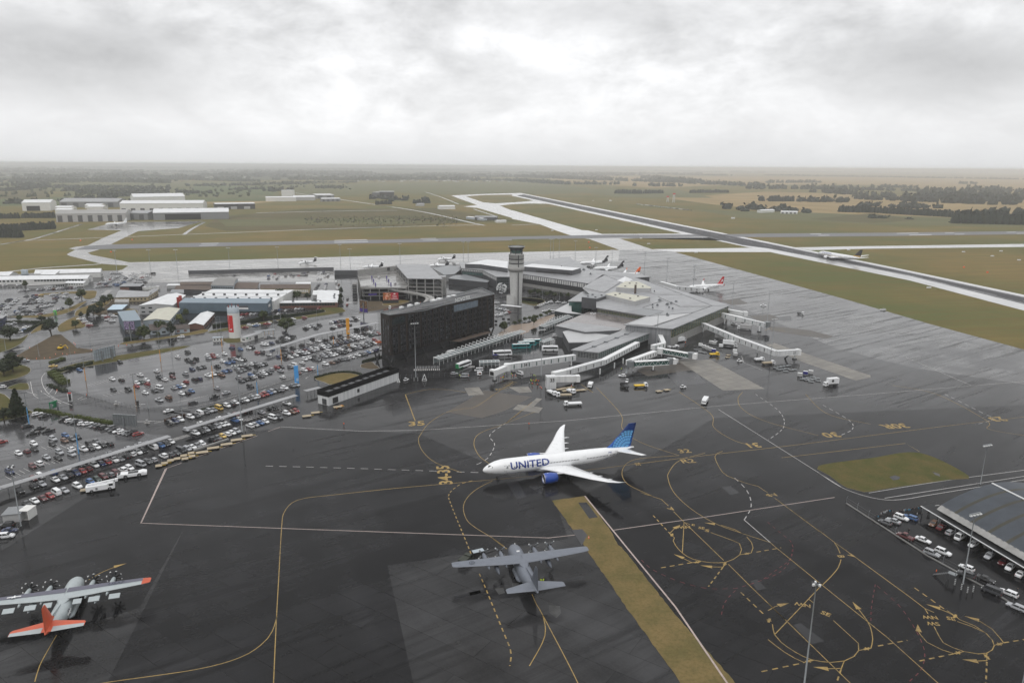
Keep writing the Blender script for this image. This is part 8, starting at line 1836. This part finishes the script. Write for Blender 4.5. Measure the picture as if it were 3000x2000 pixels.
TENS = 'twenty thirty forty fifty sixty seventy eighty ninety'.split(); TEEN = 'eleventh twelfth thirteenth fourteenth fifteenth sixteenth seventeenth eighteenth nineteenth'.split(); UN = 'first second third fourth fifth sixth seventh eighth ninth'.split()
def ordn(i):
    i += 1
    if i < 10: return UN[i - 1]
    if i == 10: return 'tenth'
    if i < 20: return TEEN[i - 11]
    if i >= 100: return 'hundred and ' + ordn(i - 101) if i > 100 else 'hundredth'
    t_,u_ = divmod(i,10); return (TENS[t_ - 2][:-1] + 'ieth') if u_ == 0 else TENS[t_ - 2] + '-' + UN[u_ - 1]
rest = MB(); cnt = {}
for p,c,hd,nm,i,n_,lf,rt_ in ALL: cnt.setdefault((nm,c),[]).append((p[0],i))
for v in cnt.values(): v.sort()
r_ = random.Random(21)
for j,(p,c,hd,nm,i,n_,lf,rt_) in enumerate(ALL):
    rz = R(hd + r_.uniform(-3,3) + (180 if r_.random() < .3 else 0)); x,y = p
    if j < 296:
        same = cnt[(nm,c)]; cn,kn = PAINT[c[0]][0],CAR[c[1]][0]
        if len(same) == 1: lab = 'the only %s %s in the %s' % (cn,kn,nm)
        else: lab = '%s of the %s %ss from the left in the %s' % (ordn([q[1] for q in same].index(i)),cn,kn,nm)
        if len(lab.replace('-',' ').split()) > 15: lab = lab.replace(' from the left','').replace('road side','road').replace('main car park near the pay office','car park by the pay office')
        o = car(j < 150,c[1],c[0],x,y,rz,lab,'cars in the ' + nm)
        if 'top deck' in nm: o.location.z = 10.06
    else:
        q = merged(car_parts(c[1],'paint_' + c[0])); ca,sa = math.cos(rz),math.sin(rz); z0 = 10.06 if 'top deck' in nm else ZA
        q.v = [(x + ca*a - sa*b_,y + sa*a + ca*b_,z + z0) for a,b_,z in q.v]
        for f,mi in zip(q.f,q.m): rest.add([q.v[i_] for i_ in f],[list(range(len(f)))],q.keys[mi])
for i in range(120):   # the storage field of cars beyond the runway
    u = (i + r_.random())/120; x,y = along(P('A3',1150,468),P('A3',1640,523),u); rest.box((x + r_.uniform(-3,3),y + r_.uniform(-9,30),.1),(4.4,1.8,1.45),'paint_' + r_.choice('wwsgdk'),r_.uniform(0,3))
tag(rest.build('distant_cars'),'many small cars parked in the far left lots','car',None,'stuff')
# ------------------------------------------------------------------ buses, trucks and ramp equipment
reg('teal',(.02,.20,.21),.35,.05,.5,coat=.4); reg('coach_green',(.01,.20,.07),.35,.05,.5,coat=.4); reg('coach_blue',(.03,.03,.20),.35,.05,.5,coat=.4); reg('army',(.03,.035,.025),.6,.2,1)
def wheels(t,xs,w,r=.48):
    for x in xs:
        for s in (-1,1): b = MB(); b.tube((x,s*(w/2 - .3),r),(x,s*(w/2 + .02),r),r,r,'rubber',14); b.tube((x,s*(w/2 - .1),r),(x,s*(w/2 + .04),r),r*.5,r*.5,'silver',8); b.build('wheel',t,(0,0,0))
def hull(prof,w,key,y0=0):
    """side profile (x, z) given depth w with the top edge tucked in"""
    n = len(prof); zt = max(z for _,z in prof); f = lambda z: .93 if z > zt - .12 else 1.0
    b = MB(); b.loft([[(x,y0 - w/2*f(z),z) for x,z in prof],[(x,y0 + w/2*f(z),z) for x,z in prof]],key,smooth=False,flip=area(prof) > 0); return b
O0 = (0,0,0)
def bus(lab,k,a,c,key,roof,L=12.2,tailk=None):
    p0,p1 = P(k,*a),P(k,*c); m = along(p0,p1,.5); rz = math.atan2(p1[1] - p0[1],p1[0] - p0[0]); t = thing('coach',lab,'bus',(*m,ZA),rz,'buses at the terminal bays'); h = L/2
    hull([(-h,.45),(-h,3.1),(-h + .15,3.3),(h - .6,3.3),(h - .1,2.6),(h,1.2),(h,.45)],2.5,key).build('body',t,O0)
    MB().box((-.3,0,3.28),(L - 1.2,2.2,.1),roof).build('roof',t,O0); MB().box((-1,0,3.38),(3.0,1.8,.22),'steel_white').build('air_conditioner',t,O0)
    for s in (-1,1): MB().box((-.2,s*1.235,1.65),(L - 1.3,.06,1.05),'car_glass').build('side_window',t,O0)
    b = MB(); b.quad((h + .015,-1.15,1.25),(h + .015,1.15,1.25),(h - .1,1.1,2.65),(h - .1,-1.1,2.65),'car_glass'); b.build('windscreen',t,O0)
    if tailk:
        b = hull([(-h - .02,.44),(-h - .02,3.0),(-h + 2.2,1.55),(-h + 4.2,.5)] if tailk != 'coach_green' else [(-h - .02,.44),(-h - .02,3.2),(-h + 2.4,3.2),(-h + 4.4,.5)],2.54,tailk); b.build('livery_panel',t,O0)
    wheels(t,(h - 2.4,-h + 3.0),2.5)
bus('white coach with a green tail beside the long glazed walkway','D6',(1090,470),(1300,395),'jet_white','jet_white',tailk='coach_green'); bus('white coach with a dark blue lower rear at the bus bays','D6',(1700,245),(1990,232),'jet_white','jet_white',tailk='coach_blue')
bus('teal bus nearest the camera of the three parked side by side','B3',(1775,1068),(1968,1060),'teal','jet_white'); bus('teal bus in the middle of the three parked side by side','B3',(1850,1040),(2020,1030),'teal','jet_white'); bus('teal bus farthest back of the three parked side by side','B3',(1910,1015),(2085,1008),'teal','jet_white'); bus('plain white coach beside the small bus shelter','B3',(2270,1088),(2125,1090),'jet_white','jet_white',10.5)
def rig(lab,k,x,y,rz,L,boxh,boxk='jet_white',cabk='jet_white',z0=.95,w=2.4,flat=False,name='box_truck',cat='truck',group=None,cab=1.9,raised=0.0):
    px,py = P(k,x,y); t = thing(name,lab,cat,(px,py,ZA),R(rz),group); h = L/2
    hull([(h - cab,.5),(h - cab,2.4),(h - .5,2.4),(h - .05,1.5),(h,.5)],w*.94,cabk).build('cab',t,O0)
    b = MB(); b.quad((h - .03,-w*.42,1.5),(h - .03,w*.42,1.5),(h - .47,w*.4,2.3),(h - .47,-w*.4,2.3),'car_glass'); b.build('windscreen',t,O0)
    for s in (-1,1): MB().box((h - cab*.55,s*w*.47,1.45),(.8,.05,.7),'car_glass').build('side_window',t,O0)
    MB().box((-cab/2,0,.55),(L - cab,w*.8,.4),'steel_dark').build('chassis',t,O0)
    if not flat: b = MB(); b.box((-cab/2 - .05,0,z0 + raised),(L - cab - .15,w,boxh),boxk); b.build('box_body',t,O0)
    if raised: b = MB(); b.bar((-h + 1,0,.9),(h - cab - 1,0,z0 + raised),.2,1.8,'steel_dark'); b.bar((h - cab - 1,0,.9),(-h + 1,0,z0 + raised),.2,1.8,'steel_dark'); b.build('scissor_lift',t,O0)
    wheels(t,(h - 1.2,-h + 1.3),w,.45)
    return t
t = rig('white catering truck with a round logo standing alone on the right apron','B5',1895,1490,195,8.5,3.0,raised=.5); b = MB(); b.lathe([(.75,0),(.01,.01)],'charcoal',(0,0,0),14,(False,False)); b.v = [(x - .2,1.235,y + 3.1) for x,y,z in b.v]; b.build('logo',t,O0)
rig('long white highlift truck under the long right boarding bridge','B5',740,1040,-25,9.5,2.6,raised=.7); rig('white box truck parked along the terminal wall beside the tug','B4',1940,985,35,8,2.6); rig('white trailer truck behind the long right boarding bridge','B5',905,845,155,10,2.9,'pale_wall'); rig('pale trailer under the root of the long right bridge','B5',635,950,-25,8,2.6,'pale_wall')
t = rig('white fuel truck driving alone on the apron right of the jet','F',1619,925,245,7.5,1.5,'jet_white'); t = rig('dark and white pickup with load on the far wet apron','B5',1550,672,-30,5.5,.5,'engine_dark',name='utility_truck'); rig('small white service truck with flat bed at the pier head','D5',1640,935,-60,7,.7,name='service_truck'); rig('white service truck below gate 32','D5',2030,905,-50,5,.8,name='service_truck'); rig('white tanker truck beside the pier pillars','B4',900,1500,255,5.5,1.2,name='service_truck'); rig('white loader truck with round lamps at the stand below gate 33','D5',2060,1160,190,9,.6,name='loader_truck'); rig('white belt loader with pallets on its bed below gate 33','D5',1880,985,185,8,.5,'pallet',name='belt_loader'); rig('white loader with orange lamp at the foot of the right bridge head','B5',1180,1245,15,8,.6,'pallet',name='loader_truck'); rig('white loader left of the right bridge head','B5',1075,1205,15,6,.8,name='loader_truck'); rig('yellow low loader on the stand by the green glazed bridges','B5',560,1145,5,6,.5,'yellow','yellow',name='belt_loader'); rig('yellow topped belt loader on the wet stand below the pier','B4',1480,1505,10,7.5,.4,'yellow',name='belt_loader'); rig('black equipment truck on the wet stand below the pier','B4',1290,1510,110,6,.6,'engine_dark','engine_dark',name='service_truck')
# campervan beside the hotel, vans by the fence
t = rig('white motorhome parked beside the hotel columns','D6',1000,225,50,6.8,2.3,'jet_white',z0=.8,name='motorhome',cat='motorhome'); MB().box((-.8,-1.21,1.9),(1.2,.05,.7),'car_glass').build('side_window',t,O0)
for lab,k,x,y,hd,kind,c in (('white van at the hotel drive entrance','D6',800,295,50,'v','w'),('silver people carrier with workers beside it near the apron gate','D6',1210,600,185,'v','s'),('white people carrier below the small bus shelter','D6',1450,500,190,'v','w'),('small silver car at the apron security fence','D6',1040,555,20,'h','s'),('white apron van under the head of boarding bridge 34','D5',985,530,130,'v','w'),('white car on the wet stand below the departure pier','B4',1265,1385,175,'h','w'),('white ute alone on the wet apron right of the terminal corner','B5',1120,575,170,'t','w'),('white ute between the two right boarding bridges','B5',785,790,120,'t','w'),('white pickup parked on the far grass edge of the apron','A4',1055,1440,175,'w','w'),('small white car far out on the wet apron behind the red tailed jet','B5',335,260,160,'h','w'),('yellow vehicle on the dry grass beyond the crosswind runway','A2',1170,690,5,'t','y')):
    x,y = P(k,x,y); car(True,kind,c,x,y,R(hd),lab,None)
# big tug, snow and rescue vehicle at the left
x,y = P('C1',1522,960); t = thing('aircraft_tug','low white aircraft tug parked before the near car row','tug',(x,y,ZA),R(24))
hull([(-5,.5),(-5,1.5),(-3.8,1.9),(-1.5,1.6),(2.5,1.6),(3.6,1.9),(5,1.4),(5,.5)],3.0,'jet_white').build('body',t,O0); MB().box((.4,0,1.58),(3.4,2.0,.12),'engine_dark').build('deck',t,O0); MB().box((-4.3,0,1.4),(.9,2.6,.55),'car_glass').build('cab_window',t,O0); wheels(t,(-2.2,2.4),3.0,.7)
x,y = P('C1',1160,1120); t = thing('deicing_truck','white tall boom truck with ladder boom parked before the near car row','truck',(x,y,ZA),R(26)); hull([(-4.6,.6),(-4.6,2.3),(2.3,2.3),(2.3,.6)],2.5,'jet_white').build('body',t,O0); hull([(2.35,.5),(2.35,2.7),(4.1,2.7),(4.6,1.7),(4.6,.5)],2.5,'jet_white').build('cab',t,O0)
for s in (-1,1): MB().box((3.4,s*1.25,1.7),(1.3,.05,.75),'car_glass').build('side_window',t,O0); MB().box((-1.2,s*1.26,.9),(.7,.04,.8),'steel_grey').build('locker_door',t,O0)
b = MB(); b.bar((-4.2,.3,2.7),(4.6,.2,3.3),.6,.4,'jet_white'); b.box((5.2,.2,2.6),(1.0,1.0,.9),'jet_white'); b.build('boom',t,O0); b = MB(); b.quad((4.35,-1.1,1.75),(4.35,1.1,1.75),(4.13,1.05,2.6),(4.13,-1.05,2.6),'car_glass'); b.build('windscreen',t,O0); wheels(t,(2.9,-2.8),2.5,.6)
b = MB(); x,y = P('B4',1850,1050); t = thing('aircraft_tug','white tug with dark deck beside the terminal wall','tug',(x,y,ZA),R(25)); hull([(-4,.4),(-4,1.5),(-2,1.3),(2,1.3),(3,1.7),(4,1.2),(4,.4)],2.6,'jet_white').build('body',t,O0); MB().box((-.2,0,1.3),(3.4,1.8,.1),'engine_dark').build('deck',t,O0); wheels(t,(-2,2.2),2.6,.55)
def tractor(lab,k,x,y,rz):
    x,y = P(k,x,y); t = thing('baggage_tractor',lab,'tractor',(x,y,ZA),R(rz),'baggage tractors'); hull([(-1.6,.35),(-1.6,.95),(.2,.95),(1.6,.8),(1.6,.35)],1.5,'jet_white').build('body',t,O0); MB().box((-.5,0,.95),(1.1,1.35,.75),'car_glass',0,'jet_white').build('cab',t,O0); wheels(t,(-1,1),1.5,.35)
for a_ in (('white baggage tractor on the wet stand right of the parked cars','B4',1320,1450,255),('white tractor alone near the yellow stand line','B4',1965,1515,20),('white tractor crossing below the right bridge','B5',850,1215,-10),('white tractor beside baggage carts under the glazed front','B5',570,990,30),('white tug near the striped mast at the apron gate','D6',230,660,60)): tractor(*a_)
def cart(lab,k,x,y,rz,key,grp,hh=1.5,L=2.6,name='baggage_cart'):
    x,y = P(k,x,y); t = thing(name,lab,'cart',(x,y,ZA),R(rz),grp); MB().box((0,0,.4),(L,1.5,.12),'steel_grey').build('bed',t,O0)
    if hh: MB().box((0,0,.54),(L - .1,1.45,hh),key,0,'steel_white').build('cover',t,O0)
    wheels(t,(-L*.33,L*.33),1.4,.22)
for i,(k,x,y,key) in enumerate((('B5',400,1040,'steel_white'),('B5',440,1060,'pale_wall'),('B5',475,1075,'pale_wall'),('B5',515,1090,'pale_wall'),('B5',552,1105,'coach_blue'),('B5',520,1010,'pale_wall'),('B5',558,1020,'pale_wall'),('B5',635,1050,'steel_white'),('B5',795,1110,'steel_white'),('B5',800,1150,'pale_wall'),('B5',1540,1385,'pale_wall'),('B5',1605,1365,'coach_blue'),('B5',1665,1355,'pale_wall'))):
    cart('%s box cart, %s from the left among the right apron carts' % ('dark blue' if key == 'coach_blue' else 'pale',ordn(i)),k,x,y,-25,key,'covered baggage carts',1.7)
for i,(x,y) in enumerate(((1265,1290),(1305,1280),(1340,1275),(1380,1268),(1415,1262),(1300,1310),(1345,1305),(1390,1300),(1440,1315),(1480,1310),(1380,1330),(1570,1420),(1600,1410),(1640,1405),(1690,1395),(1740,1410),(1620,1430),(1660,1425),(1700,1420),(1670,1450),(1750,1440),(350,1080),(400,1105),(450,1115))): cart('empty flat dolly, %s of those parked on the right apron' % ordn(i),'B5',x,y,-20,'steel_dark','empty dollies',0,2.8,'flat_dolly')
for i,(k,x,y,L) in enumerate((('C1',970,1130,2.6),('C1',1825,850,2.4),('C1',1890,822,2.4),('C1',1960,790,2.4),('C1',2035,770,2.4),('C1',2110,735,2.4),('C1',2125,770,2.4),('C1',2195,705,2.4),('C1',2205,742,2.4),('C2',755,1088,4.6),('C2',880,1038,4.6),('C2',1035,995,4.6),('C2',1150,945,4.6),('C2',1270,898,4.6),('C2',1955,670,4),('C2',2055,632,4),('C2',2310,565,4),('B4',1685,1560,3),('B4',1775,1545,3),('D5',1780,850,3),('D5',1880,830,3),('D5',1900,880,3),('D5',2000,815,3),('D5',2150,870,3),('D5',2260,860,3),('B5',715,1145,2),('B5',705,1170,2))):
    x,y = P(k,x,y); t = thing('pallet_trailer','pale flat pallet trailer, %s of those lined up along the apron from the left' % ordn(i),'trailer',(x,y,ZA),R(24),'pallet trailers'); MB().box((0,0,.45),(L,min(L,2.4),.14),'pallet').build('deck',t,O0); b = MB(); b.bar((L/2,0,.5),(L/2 + 1.3,0,.35),.12,.1,'yellow'); b.build('tow_bar',t,O0); wheels(t,(-L*.3,L*.3),min(L,2.2)*.8,.25)
p_ = Q('C2 660,1065 1055,935'); b = MB(); b.bar((*p_[0],.45),(*p_[1],.45),.6,.8,'concrete'); single(b,'concrete_barrier','low concrete barrier behind the row of pallet trailers','barrier',(*p_[0],0))
t = rig('dark military ground truck left of the grey transport plane','C5',450,390,60,5,1.2,'army','army',name='ground_truck'); x,y = P('C5',590,320); t = thing('ground_power_cart','pale topped ground power cart linked by hose to the grey transport plane','ground cart',(x,y,ZA),R(25)); MB().box((0,0,.5),(3.6,1.8,1.7),'engine_dark',0,'bluegrey_wall').build('housing',t,O0); wheels(t,(-1.1,1.1),1.7,.35); b = MB()
hs = smooth_line(Q('C5 640,290 740,300 840,292 900,340'),1.5)
for a,c in zip(hs,hs[1:]): b.tube((*a,.12),(*c,.12),.09,.09,'rubber',5)
b.build('hose',t)
x,y = P('C6',1420,1350); t = thing('mobile_stairs','dark mobile steps with a pale platform beside the hangar fence','stairs',(x,y,ZA),R(-50)); b = MB(); [b.bar((-2.6 + i*.45,0,.2 + i*.28),(-2.3 + i*.45,0,.2 + i*.28),1.4,.08,'steel_dark') for i in range(9)]; b.build('steps',t,O0); MB().box((2.2,0,2.6),(2.2,1.8,.15),'steel_grey').build('platform',t,O0); b = MB(); [b.bar((sx,sy,.1),(sx,sy,3.6),.1,.1,'steel_dark') for sx in (1.2,3.2) for sy in (-.8,.8)]; b.build('frame',t,O0)
x,y = P('D6',1460,570); t = thing('ground_power_unit','white ground power unit with a dark red grille near gate 34','ground cart',(x,y,ZA),R(10)); MB().box((0,0,.4),(2.6,1.6,1.6),'jet_white').build('housing',t,O0); MB().box((.2,-.82,.8),(1.3,.06,1.0),'brick').build('grille',t,O0); wheels(t,(-.8,.8),1.6,.25)
for lab,k,x,y in (('white triangular aircraft tow frame near the apron gate','D6',535,660),('small white steel frame beside the substation corner','D6',100,690)):
    x,y = P(k,x,y); h = 3.6 if 'tow' in lab else 2.2; b = MB(); A,B_,C_ = (x - h*.36,y,.1),(x + h*.36,y,.1),(x,y + .6,h)
    for u,v in ((A,B_),(B_,C_),(A,C_),((x - h*.2,y + .1,h*.3),(x + h*.2,y + .1,h*.3))): b.bar(u,v,.22,.22,'steel_white')
    single(b,'steel_frame',lab,'frame',(x,y,0))
b = MB()
for k,x0,x1,y,n_,lab in (('D6',395,780,452,16,'row'),):
    for i in range(n_): x,yy = P(k,x0 + (x1 - x0)*i/(n_ - 1),y - i*.6); b = MB(); b.tube((x,yy,0),(x,yy,1.2),.16,.16,'steel_white',8); b.tube((x,yy,.75),(x,yy,1.0),.17,.17,'charcoal',8); single(b,'bollard','white bollard with black band in the row before the hotel drive','bollard',(x,yy,0),'hotel drive bollards')
for k,x,y,at in (('C6',1555,1420,'hangar mast'),('C6',1630,1475,'hangar mast'),('C6',1700,1510,'hangar mast'),('C6',1765,1500,'hangar mast'),('D6',362,660,'hotel mast'),('D6',425,660,'hotel mast'),('C2',1172,830,'near car row mast'),('C2',1250,830,'near car row mast')):
    x,y = P(k,x,y); b = MB(); [b.tube((x,y,i*.27),(x,y,i*.27 + .27),.17,.17,'charcoal' if i % 2 else 'steel_white',8) for i in range(8)]; single(b,'striped_post','black and white striped guard post at the foot of the ' + at,'post',(x,y,0),'striped guard posts at the ' + at)
CN = [('B1',1000,200),('B1',825,235),('B1',340,665),('B1',205,765),('B1',310,795),('B1',420,790),('B1',510,785),('B1',575,780),('B1',850,610),('B1',865,625),('B1',1050,690),('B1',1360,640),('B1',1455,630),('B1',1630,580),('B1',655,1155),('B1',995,1205),('B1',770,740),('B1',860,720),('B1',640,740),('B1',720,735),('C4',1665,1475),('D5',845,560),('D5',905,560),('D5',1400,790),('D5',1430,810),('D5',2035,780),('D4',1360,745)]
for i,(k,x,y) in enumerate(CN):
    x,y = P(k,x,y); b = MB(); b.lathe([(.22,.05),(.06,.95),(.01,.96)],'safety_orange',(x,y,0),8); b.box((x,y,0),(.55,.55,.06),'rubber'); b.lathe([(.16,.45),(.125,.62)],'steel_white',(x,y,0),8,(False,False)); single(b,'traffic_cone',('orange traffic cone among the works round the building site' if k == 'B1' else 'orange traffic cone on the apron or its edge, %s from the left' % ordn(i - 20)),'cone',(x,y,0),'works cones' if k == 'B1' else None)
x,y = P('B1',695,680); t = thing('excavator','small yellow excavator on the brown building site','excavator',(x,y,.1),R(10)); MB().box((0,0,.7),(2.6,2.2,1.0),'yellow').build('house',t,O0); MB().box((.3,.5,1.7),(1.2,1.0,1.1),'car_glass',0,'yellow').build('cab',t,O0); b = MB(); b.bar((1.2,-.4,1.6),(3.4,-.4,3.0),.4,.45,'yellow'); b.bar((3.4,-.4,3.0),(4.6,-.4,.6),.3,.35,'yellow'); b.build('arm',t,O0); [MB().box((0,s*.9,0),(3.2,.55,.7),'rubber').build('track',t,O0) for s in (-1,1)]
# ------------------------------------------------------------------ people
reg('skin',(.42,.25,.17),.6,.1,2); reg('hivis',(.55,.72,.04),.6,.1,2); reg('cloth_dark',(.02,.022,.03),.8,.3,2); reg('cloth_pale',(.42,.44,.46),.8,.2,2); reg('cloth_blue',(.06,.22,.34),.8,.2,2); reg('hair',(.03,.02,.015),.7,.2,3)
def person_mesh(top,leg,walk=.12):
    b = MB(); el = lambda z,rx,ry,x=0,y=0: [(x + rx*math.cos(k*.7854),y + ry*math.sin(k*.7854),z) for k in range(8)]
    for s in (-1,1): b.loft([el(.02,.13,.055,.05 + s*walk,s*.1),el(.09,.06,.055,s*walk,s*.1),el(.48,.065,.062,s*walk*.5,s*.1),el(.88,.09,.085,0,s*.09)],leg)
    b.loft([el(.84,.10,.17),el(1.0,.105,.16),el(1.25,.13,.20),el(1.42,.11,.22),el(1.48,.06,.08)],top)
    for s in (-1,1): b.loft([el(1.42,.05,.05,0,s*.23),el(1.15,.045,.045,-.02,s*.27),el(.92,.035,.035,.08,s*.27)],top); b.loft([el(.92,.034,.03,.08,s*.27),el(.80,.02,.035,.11,s*.27)],'skin')
    b.loft([el(1.46,.05,.05),el(1.54,.05,.05),el(1.60,.085,.07,.01),el(1.68,.10,.078,.01),el(1.76,.06,.05)],'skin'); b.loft([el(1.64,.10,.082,-.015),el(1.71,.108,.084,-.01),el(1.785,.05,.05,-.01)],'hair')
    return b.mesh('person')
PE = {k: person_mesh(*v) for k,v in {'hv': ('hivis','cloth_dark'),'or': ('safety_orange','cloth_dark'),'dk': ('cloth_dark','cloth_dark'),'pl': ('cloth_pale','cloth_dark'),'bl': ('cloth_blue','cloth_dark')}.items()}
def person(kind,k,x,y,lab,grp=None): x,y = P(k,x,y); o = bpy.data.objects.new('person',PE[kind]); col.objects.link(o); o.location = (x,y,ZA); o.rotation_euler.z = r_.uniform(0,6.3); tag(o,lab,'person',grp)
for i,(x,y,kd) in enumerate(((1180,735,'pl'),(1210,680,'hv'),(1230,700,'hv'),(1240,750,'or'),(1262,690,'or'),(1250,570,'dk'),(1275,585,'hv'),(1210,560,'dk'),(1310,600,'hv'),(1315,660,'hv'),(1300,700,'hv'),(1325,690,'or'),(1345,770,'or'),(1350,720,'dk'),(1365,700,'or'),(1385,700,'dk'))): person(kd,'D5',x,y,'person in %s, %s from the left in the group beside gate 33' % ({'hv': 'a yellow vest','or': 'an orange vest','dk': 'dark clothes','pl': 'pale clothes'}[kd],ordn(i)),'people beside gate 33')
for i,(x,y,kd) in enumerate(((560,630,'dk'),(605,640,'or'),(640,630,'hv'),(655,620,'or'),(675,560,'hv'),(715,540,'dk'),(745,545,'dk'),(820,555,'hv'))): person(kd,'D5',x,y,'person in %s, %s from the left under boarding bridge 34' % ({'hv': 'a yellow vest','or': 'an orange vest','dk': 'dark clothes'}[kd],ordn(i)),'people under bridge 34')
for kd,k,x,y,lab in (('hv','C5',1205,320,'person in a yellow vest under the right inner propeller of the grey plane'),('hv','C5',1312,625,'person in a yellow vest behind the grey tailplane, left of two'),('hv','C5',1340,622,'person in a yellow vest behind the grey tailplane, right of two'),('or','C4',978,185,'marshaller in orange alone behind the far wing of the white jet'),('or','F',790,978,'worker in orange alone on the dark apron left'),('hv','D6',1132,600,'worker in a yellow vest left of the silver people carrier'),('or','D6',1280,605,'worker in orange right of the silver people carrier'),('or','C6',1340,1300,'worker in orange beside the mobile steps'),('hv','B4',1255,1315,'worker in a yellow vest under the glazed bridges'),('or','B4',1990,1010,'worker in orange beside the white box truck'),('dk','C6',1025,830,'person in dark clothes behind the maroon ute'),('dk','C6',2270,1520,'person in dark clothes by the last white wagon of the yard')): person(kd,k,x,y,lab)
for i in range(34):
    f_ = i/33; x = 640 + 545*f_; y = 670 - 105*f_ + r_.uniform(-8,10) - (30 if 3 < i < 12 else 0); kd = r_.choice(('dk','dk','dk','pl','bl','dk')); person(kd,'C6',x,y,'onlooker in %s clothes, %s from the left in the crowd at the hangar fence' % ({'dk': 'dark','pl': 'pale','bl': 'blue'}[kd],ordn(i)),'onlookers at the hangar fence')
for i,(x,y) in enumerate(((1120,640),(1170,650),(1245,620),(1262,618),(1362,660))): person('dk' if i else 'pl','C6',x,y,'onlooker standing apart near the arched hangar corner, %s from the left' % ordn(i),'onlookers near the hangar corner')
# ------------------------------------------------------------------ small airfield things
for i,(k,x,y) in enumerate((('A3',370,710),('A3',775,706),('A3',1255,833),('A3',1690,913),('A3',2030,600),('A3',905,438),('A3',745,435),('A4',740,890),('A4',1795,907),('A4',2060,946),('A4',2140,900),('A4',2305,983),('A4',1477,1238),('A3',1185,782))):
    x,y = P(k,x,y); big = i in (4,5); t = thing('airfield_sign','white airfield board on the grass, %s from the left' % ordn(sorted(range(14),key=lambda q: (.155,.247,.4,.54,.647,.287,.236,.74,.94,.985,.995,1.05,.86,.378)[q]).index(i)),'sign',(x,y,0),0,'airfield boards on the grass')
    MB().box((0,0,.3),(9 if big else 4.5,.5,3.4 if big else 1.4),'steel_white').build('panel',t,O0); MB().box((0,0,0),(3,.3,.35),'steel_dark').build('leg',t,O0)
for i,(k,x,y) in enumerate((('A1',740,803),('A1',1215,795),('A1',1020,907),('A3',715,868),('A3',705,817),('A4',1800,1048),('A4',2015,1095))):
    x,y = P(k,x,y); b = MB(); b.box((x,y,0),(2.2,.5,1.6),'safety_orange',0); b.box((x,y,1.6),(.3,.3,.4),'steel_white'); single(b,'marker_board','orange marker board in the grass, %s of the scattered ones' % ordn(i),'marker',(x,y,0),'orange marker boards')
g = Q('B1 790,1280 830,1275'); t = thing('entry_portal','red and white height portal at the car park entry lane','portal',(*g[0],0))
for q in g: b = MB(); b.bar((*q,0),(*q,4.4),.35,.35,'steel_white'); b.build('post',t)
b = MB(); b.bar((*g[0],4.4),(*g[1],4.4),.4,.5,'red'); b.build('crossbar',t); b = MB(); b.bar((*g[0],2.2),(*g[1],2.2),.2,3.0,'charcoal'); b.build('sign_panel',t)
for i,(k,x,y,lab) in enumerate((('B1',1335,1310,'grey ticket machine island at the car park entry'),('B1',1585,1330,'dark tall ticket kiosk at the car park exit'),('C1',1965,365,'pale ticket post at the staff car park gate'),('C1',1690,350,'slim pale barrier post at the staff car park gate'))):
    x,y = P(k,x,y); t = thing('ticket_kiosk',lab,'kiosk',(x,y,0)); h = 2.6 if 'dark' in lab else 1.6; MB().box((0,0,.1),(.9,.7,h),'charcoal' if 'dark' in lab else 'pale_wall').build('cabinet',t,O0); MB().box((0,0,0),(2.6,1.2,.12),'kerb').build('base',t,O0); b = MB(); b.bar((.5,0,1.0),(3.6,0,1.1),.1,.1,'steel_white'); b.build('barrier_arm',t,O0)
p_ = Q('C2 2270,570 2352,540'); b = MB()
for i in range(4): b.bar((p_[0][0] + i*.4,p_[0][1] - i*.25,.2 + .2*(i % 2)),(p_[1][0] + i*.4,p_[1][1] - i*.25,.2 + .2*(i % 2)),.35,.3,'orange')
single(b,'timber_stack','orange beams stacked beside the black roofed substation','timber stack',(*p_[0],0))
for i,(k,x,y) in enumerate((('B3',1665,745),('B3',1725,750),('B3',1580,770))):
    x,y = P(k,x,y); t = thing('information_sign','black information sign by the taxi road, %s from the left' % ordn((1,2,0)[i]),'sign',(x,y,0),0,'black signs by the taxi road'); MB().box((0,0,.6),(2.0,.2,1.8),'charcoal').build('panel',t,O0); MB().box((0,0,0),(.2,.2,.6),'steel_grey').build('post',t,O0)
x,y = P('C1',150,105); b = MB(); b.lathe([(.02,0),(.95,.02),(.95,.1),(.02,.12)],'safety_orange',(0,0,0),4,axis='x'); b.v = [(x + q[1],y + q[0],2.0 + q[2]) for q in b.v]; b.tube((x,y + .2,0),(x,y + .2,2.0),.06,.06,'steel_grey',6); single(b,'warning_sign','orange diamond warning sign on the grass left of the conifer','sign',(x,y,0))
# ------------------------------------------------------------------ rain haze over the whole plain
HAZE = 0.000115
m = bpy.data.materials.new('haze_air'); m.use_nodes = True
nt = m.node_tree; nt.nodes.clear()
o_ = nt.nodes.new('ShaderNodeOutputMaterial'); v_ = nt.nodes.new('ShaderNodeVolumePrincipled')
v_.inputs['Color'].default_value = (0.985,0.988,0.995,1); v_.inputs['Density'].default_value = HAZE; v_.inputs['Anisotropy'].default_value = 0.4
nt.links.new(v_.outputs[0],o_.inputs['Volume'])
MATS['haze_air'] = m
b = MB(); b.box((0,0,-1.0),(110000,110000,CAM_H + 9),'haze_air')
tag(b.build('haze'),'pale rain haze lying over the whole plain',None,None,'stuff')
